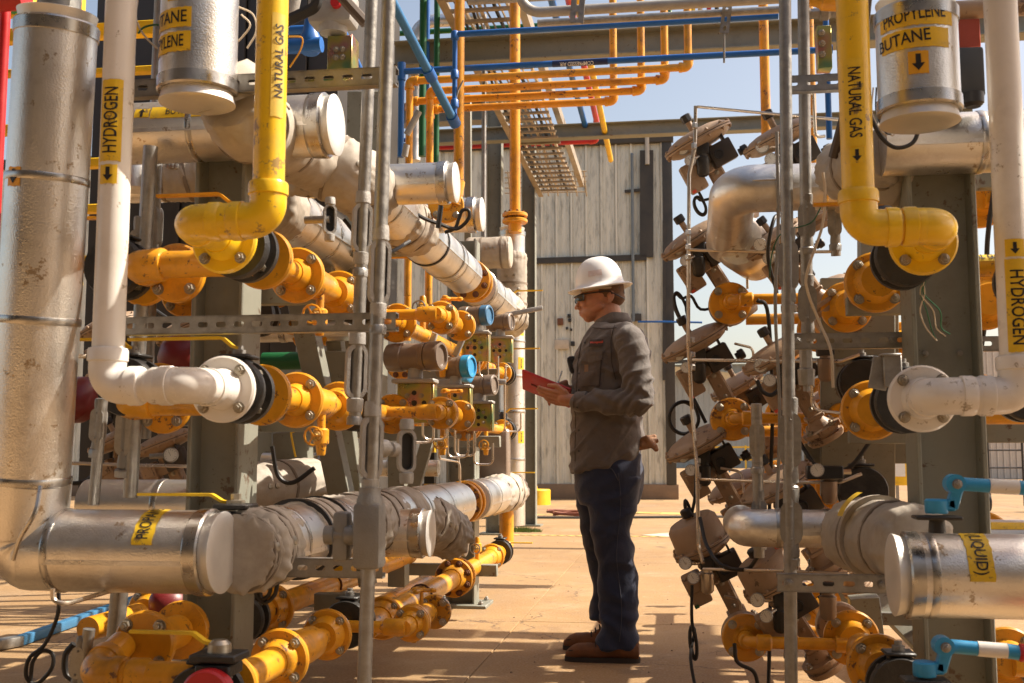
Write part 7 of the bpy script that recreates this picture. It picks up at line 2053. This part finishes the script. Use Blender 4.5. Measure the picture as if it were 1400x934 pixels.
# boots
def boot(xt, xh, yb, l, rise):
    g = G()
    n = 13; vs = []; fs = []; SGB = 28
    Lp = xh - xt
    for i in range(n):
        u_ = i / (n - 1)
        px = xt + Lp * u_
        hgt = (.030 + .040 * min(1, u_ / .18) ** .6) if u_ < .42 else .070 + .055 * min(1, (u_ - .42) / .25) ** 1.1
        if u_ > .9: hgt *= .72
        hw = .052 * (math.sin(min(1, (u_ + .06) / .22) * math.pi / 2)) * (1 - .20 * math.exp(-((u_ - .58) / .16) ** 2)) * (1 if u_ < .92 else .86)
        x_ = (px - 826) * MS
        for k in range(SGB):
            th = 2 * math.pi * k / SGB; c, s = math.cos(th), math.sin(th)
            yy_ = math.copysign(abs(c) ** .8, c) * hw; zz = (.5 + .5 * math.copysign(abs(s) ** .75, s)) * hgt + .012
            if zz > .06: yy_ *= 1 - .45 * (zz - .06) / .09
            vs.append(Vector((MO.x + x_, MO.y - l + yy_, zz + yb)))
    for i in range(n - 1):
        for k in range(SGB):
            k2 = (k + 1) % SGB; fs.append((i * SGB + k, i * SGB + k2, (i + 1) * SGB + k2, (i + 1) * SGB + k))
    fs.append(tuple(reversed(range(SGB)))); fs.append(tuple((n - 1) * SGB + k for k in range(SGB)))
    g.add(vs, fs)
    b = remesh(g, .005, 'boot', LEATHER, man, 2, lambda co, n_: .0022 * noise.noise(co * 26) + .003 * max(0, noise.noise(Vector((co.x * 40, co.y * 12, co.z * 30)))))
    g = G(); vs = []; ns_ = 36
    for k in range(ns_):
        th = 2 * math.pi * k / ns_; c, s = math.cos(th), math.sin(th)
        u_ = (.5 + .5 * c); ww = .056 * (1 - .18 * math.exp(-((u_ - .58) / .16) ** 2)) * (abs(s) ** .55)
        vs.append((xt - 1.5 + (Lp + 3) * u_, math.copysign(ww, s)))
    poly = [((a - 826) * MS, b2) for a, b2 in vs]
    g.prism(poly, Vector((MO.x, MO.y - l, yb)), X, Y, .022)
    g.build('sole', SOLE, b, ang=50)
    g = G(); g.tube([Vector((MO.x + (xt + Lp * (.05 + .33 * q) - 826) * MS, MO.y - l - .046 + .01 * abs(q - .5), yb + .052 + .012 * q)) for q in [j / 8 for j in range(9)]], .0025, 6); g.build('seam', SOLE, b)
    for q in range(3):
        p = Vector((MO.x + (xt + Lp * (.42 + q * .06) - 826) * MS, MO.y - l - .012, yb + .083 + q * .018)); G().tube(smooth([p + Vector((0, -.028, -.012)), p + Vector((-.004, 0, .008)), p + Vector((0, .028, -.012))], 4), .0028, 6).build('lace', mat('lace', (.12, .06, .03), .8) if False else SOLE, b)
boot(777, 875, 0.0, .135, 0)
boot(766, 862, 0.0, -.165, 0)
# ---- tablet, pen, gloves: things of their own
ta = mp(713, 530, -.03); tb = mp(742, 516, .150); tc_ = mp(786, 560, -.01)
u_ = (tc_ - ta); v_ = (tb - ta); un = u_.normalized(); wn = un.cross(v_).normalized(); vn = wn.cross(un)
m3 = Matrix((un, vn, wn)).transposed()
cen = ta + un * .13 + vn * .10
t = thing('tablet', 'red cased tablet held out in both hands by the worker', 'tablet', cen)
G().box(cen, (.262, .190, .014), m3, .006).build('case', mat('red_case', (.42, .022, .02), .45, var=.1, vscale=20, bump=.1), t)
up = wn if wn.z > 0 else -wn
G().box(cen + up * .0078, (.235, .165, .002), m3).build('screen', GLASS, t)
G().box(cen + up * .010 - un * .118, (.02, .10, .010), m3, .003).build('clip', PLUG, t)
G().box(cen - up * .009, (.16, .012, .004), m3, .001).build('strap', mat('dark_red_strap', (.12, .01, .01), .6), t)
g = G(); g.cyl(mp(770, 506, .01), mp(764, 526, .035), .0042, 10); g.cyl(mp(764, 526, .035), mp(761, 535, .045), .0036, 8, r2=.001)
solo(g.build('pen', mat('white_pen', (.75, .75, .72), .4)), 'white pen gripped in the worker\'s right hand above the tablet', 'pen')
g = G(); gp = mp(884, 606, .06)
for k in range(4): capsule(g, gp + Vector((.012 * k - .02, -.01 * k, .005 * k)), gp + Vector((.048 + .01 * (k % 2), -.018 * k + .02, .026 - .020 * k)), .019, .014, 12)
capsule(g, gp + Vector((-.035, 0, -.02)), gp + Vector((.02, 0, -.004)), .026, .028); capsule(g, gp + Vector((.0, -.03, -.012)), gp + Vector((.055, -.035, -.022)), .015, .013)
gl = remesh(g, .004, 'work_gloves', mat('tan_glove_leather', (.36, .20, .115), .75, var=.25, vscale=30, bump=.3, bscale=90), None, 2, lambda co, n_: .003 * noise.noise(co * 40))
solo(gl, 'pair of tan leather work gloves stuffed in the back pocket of the jeans', 'gloves')
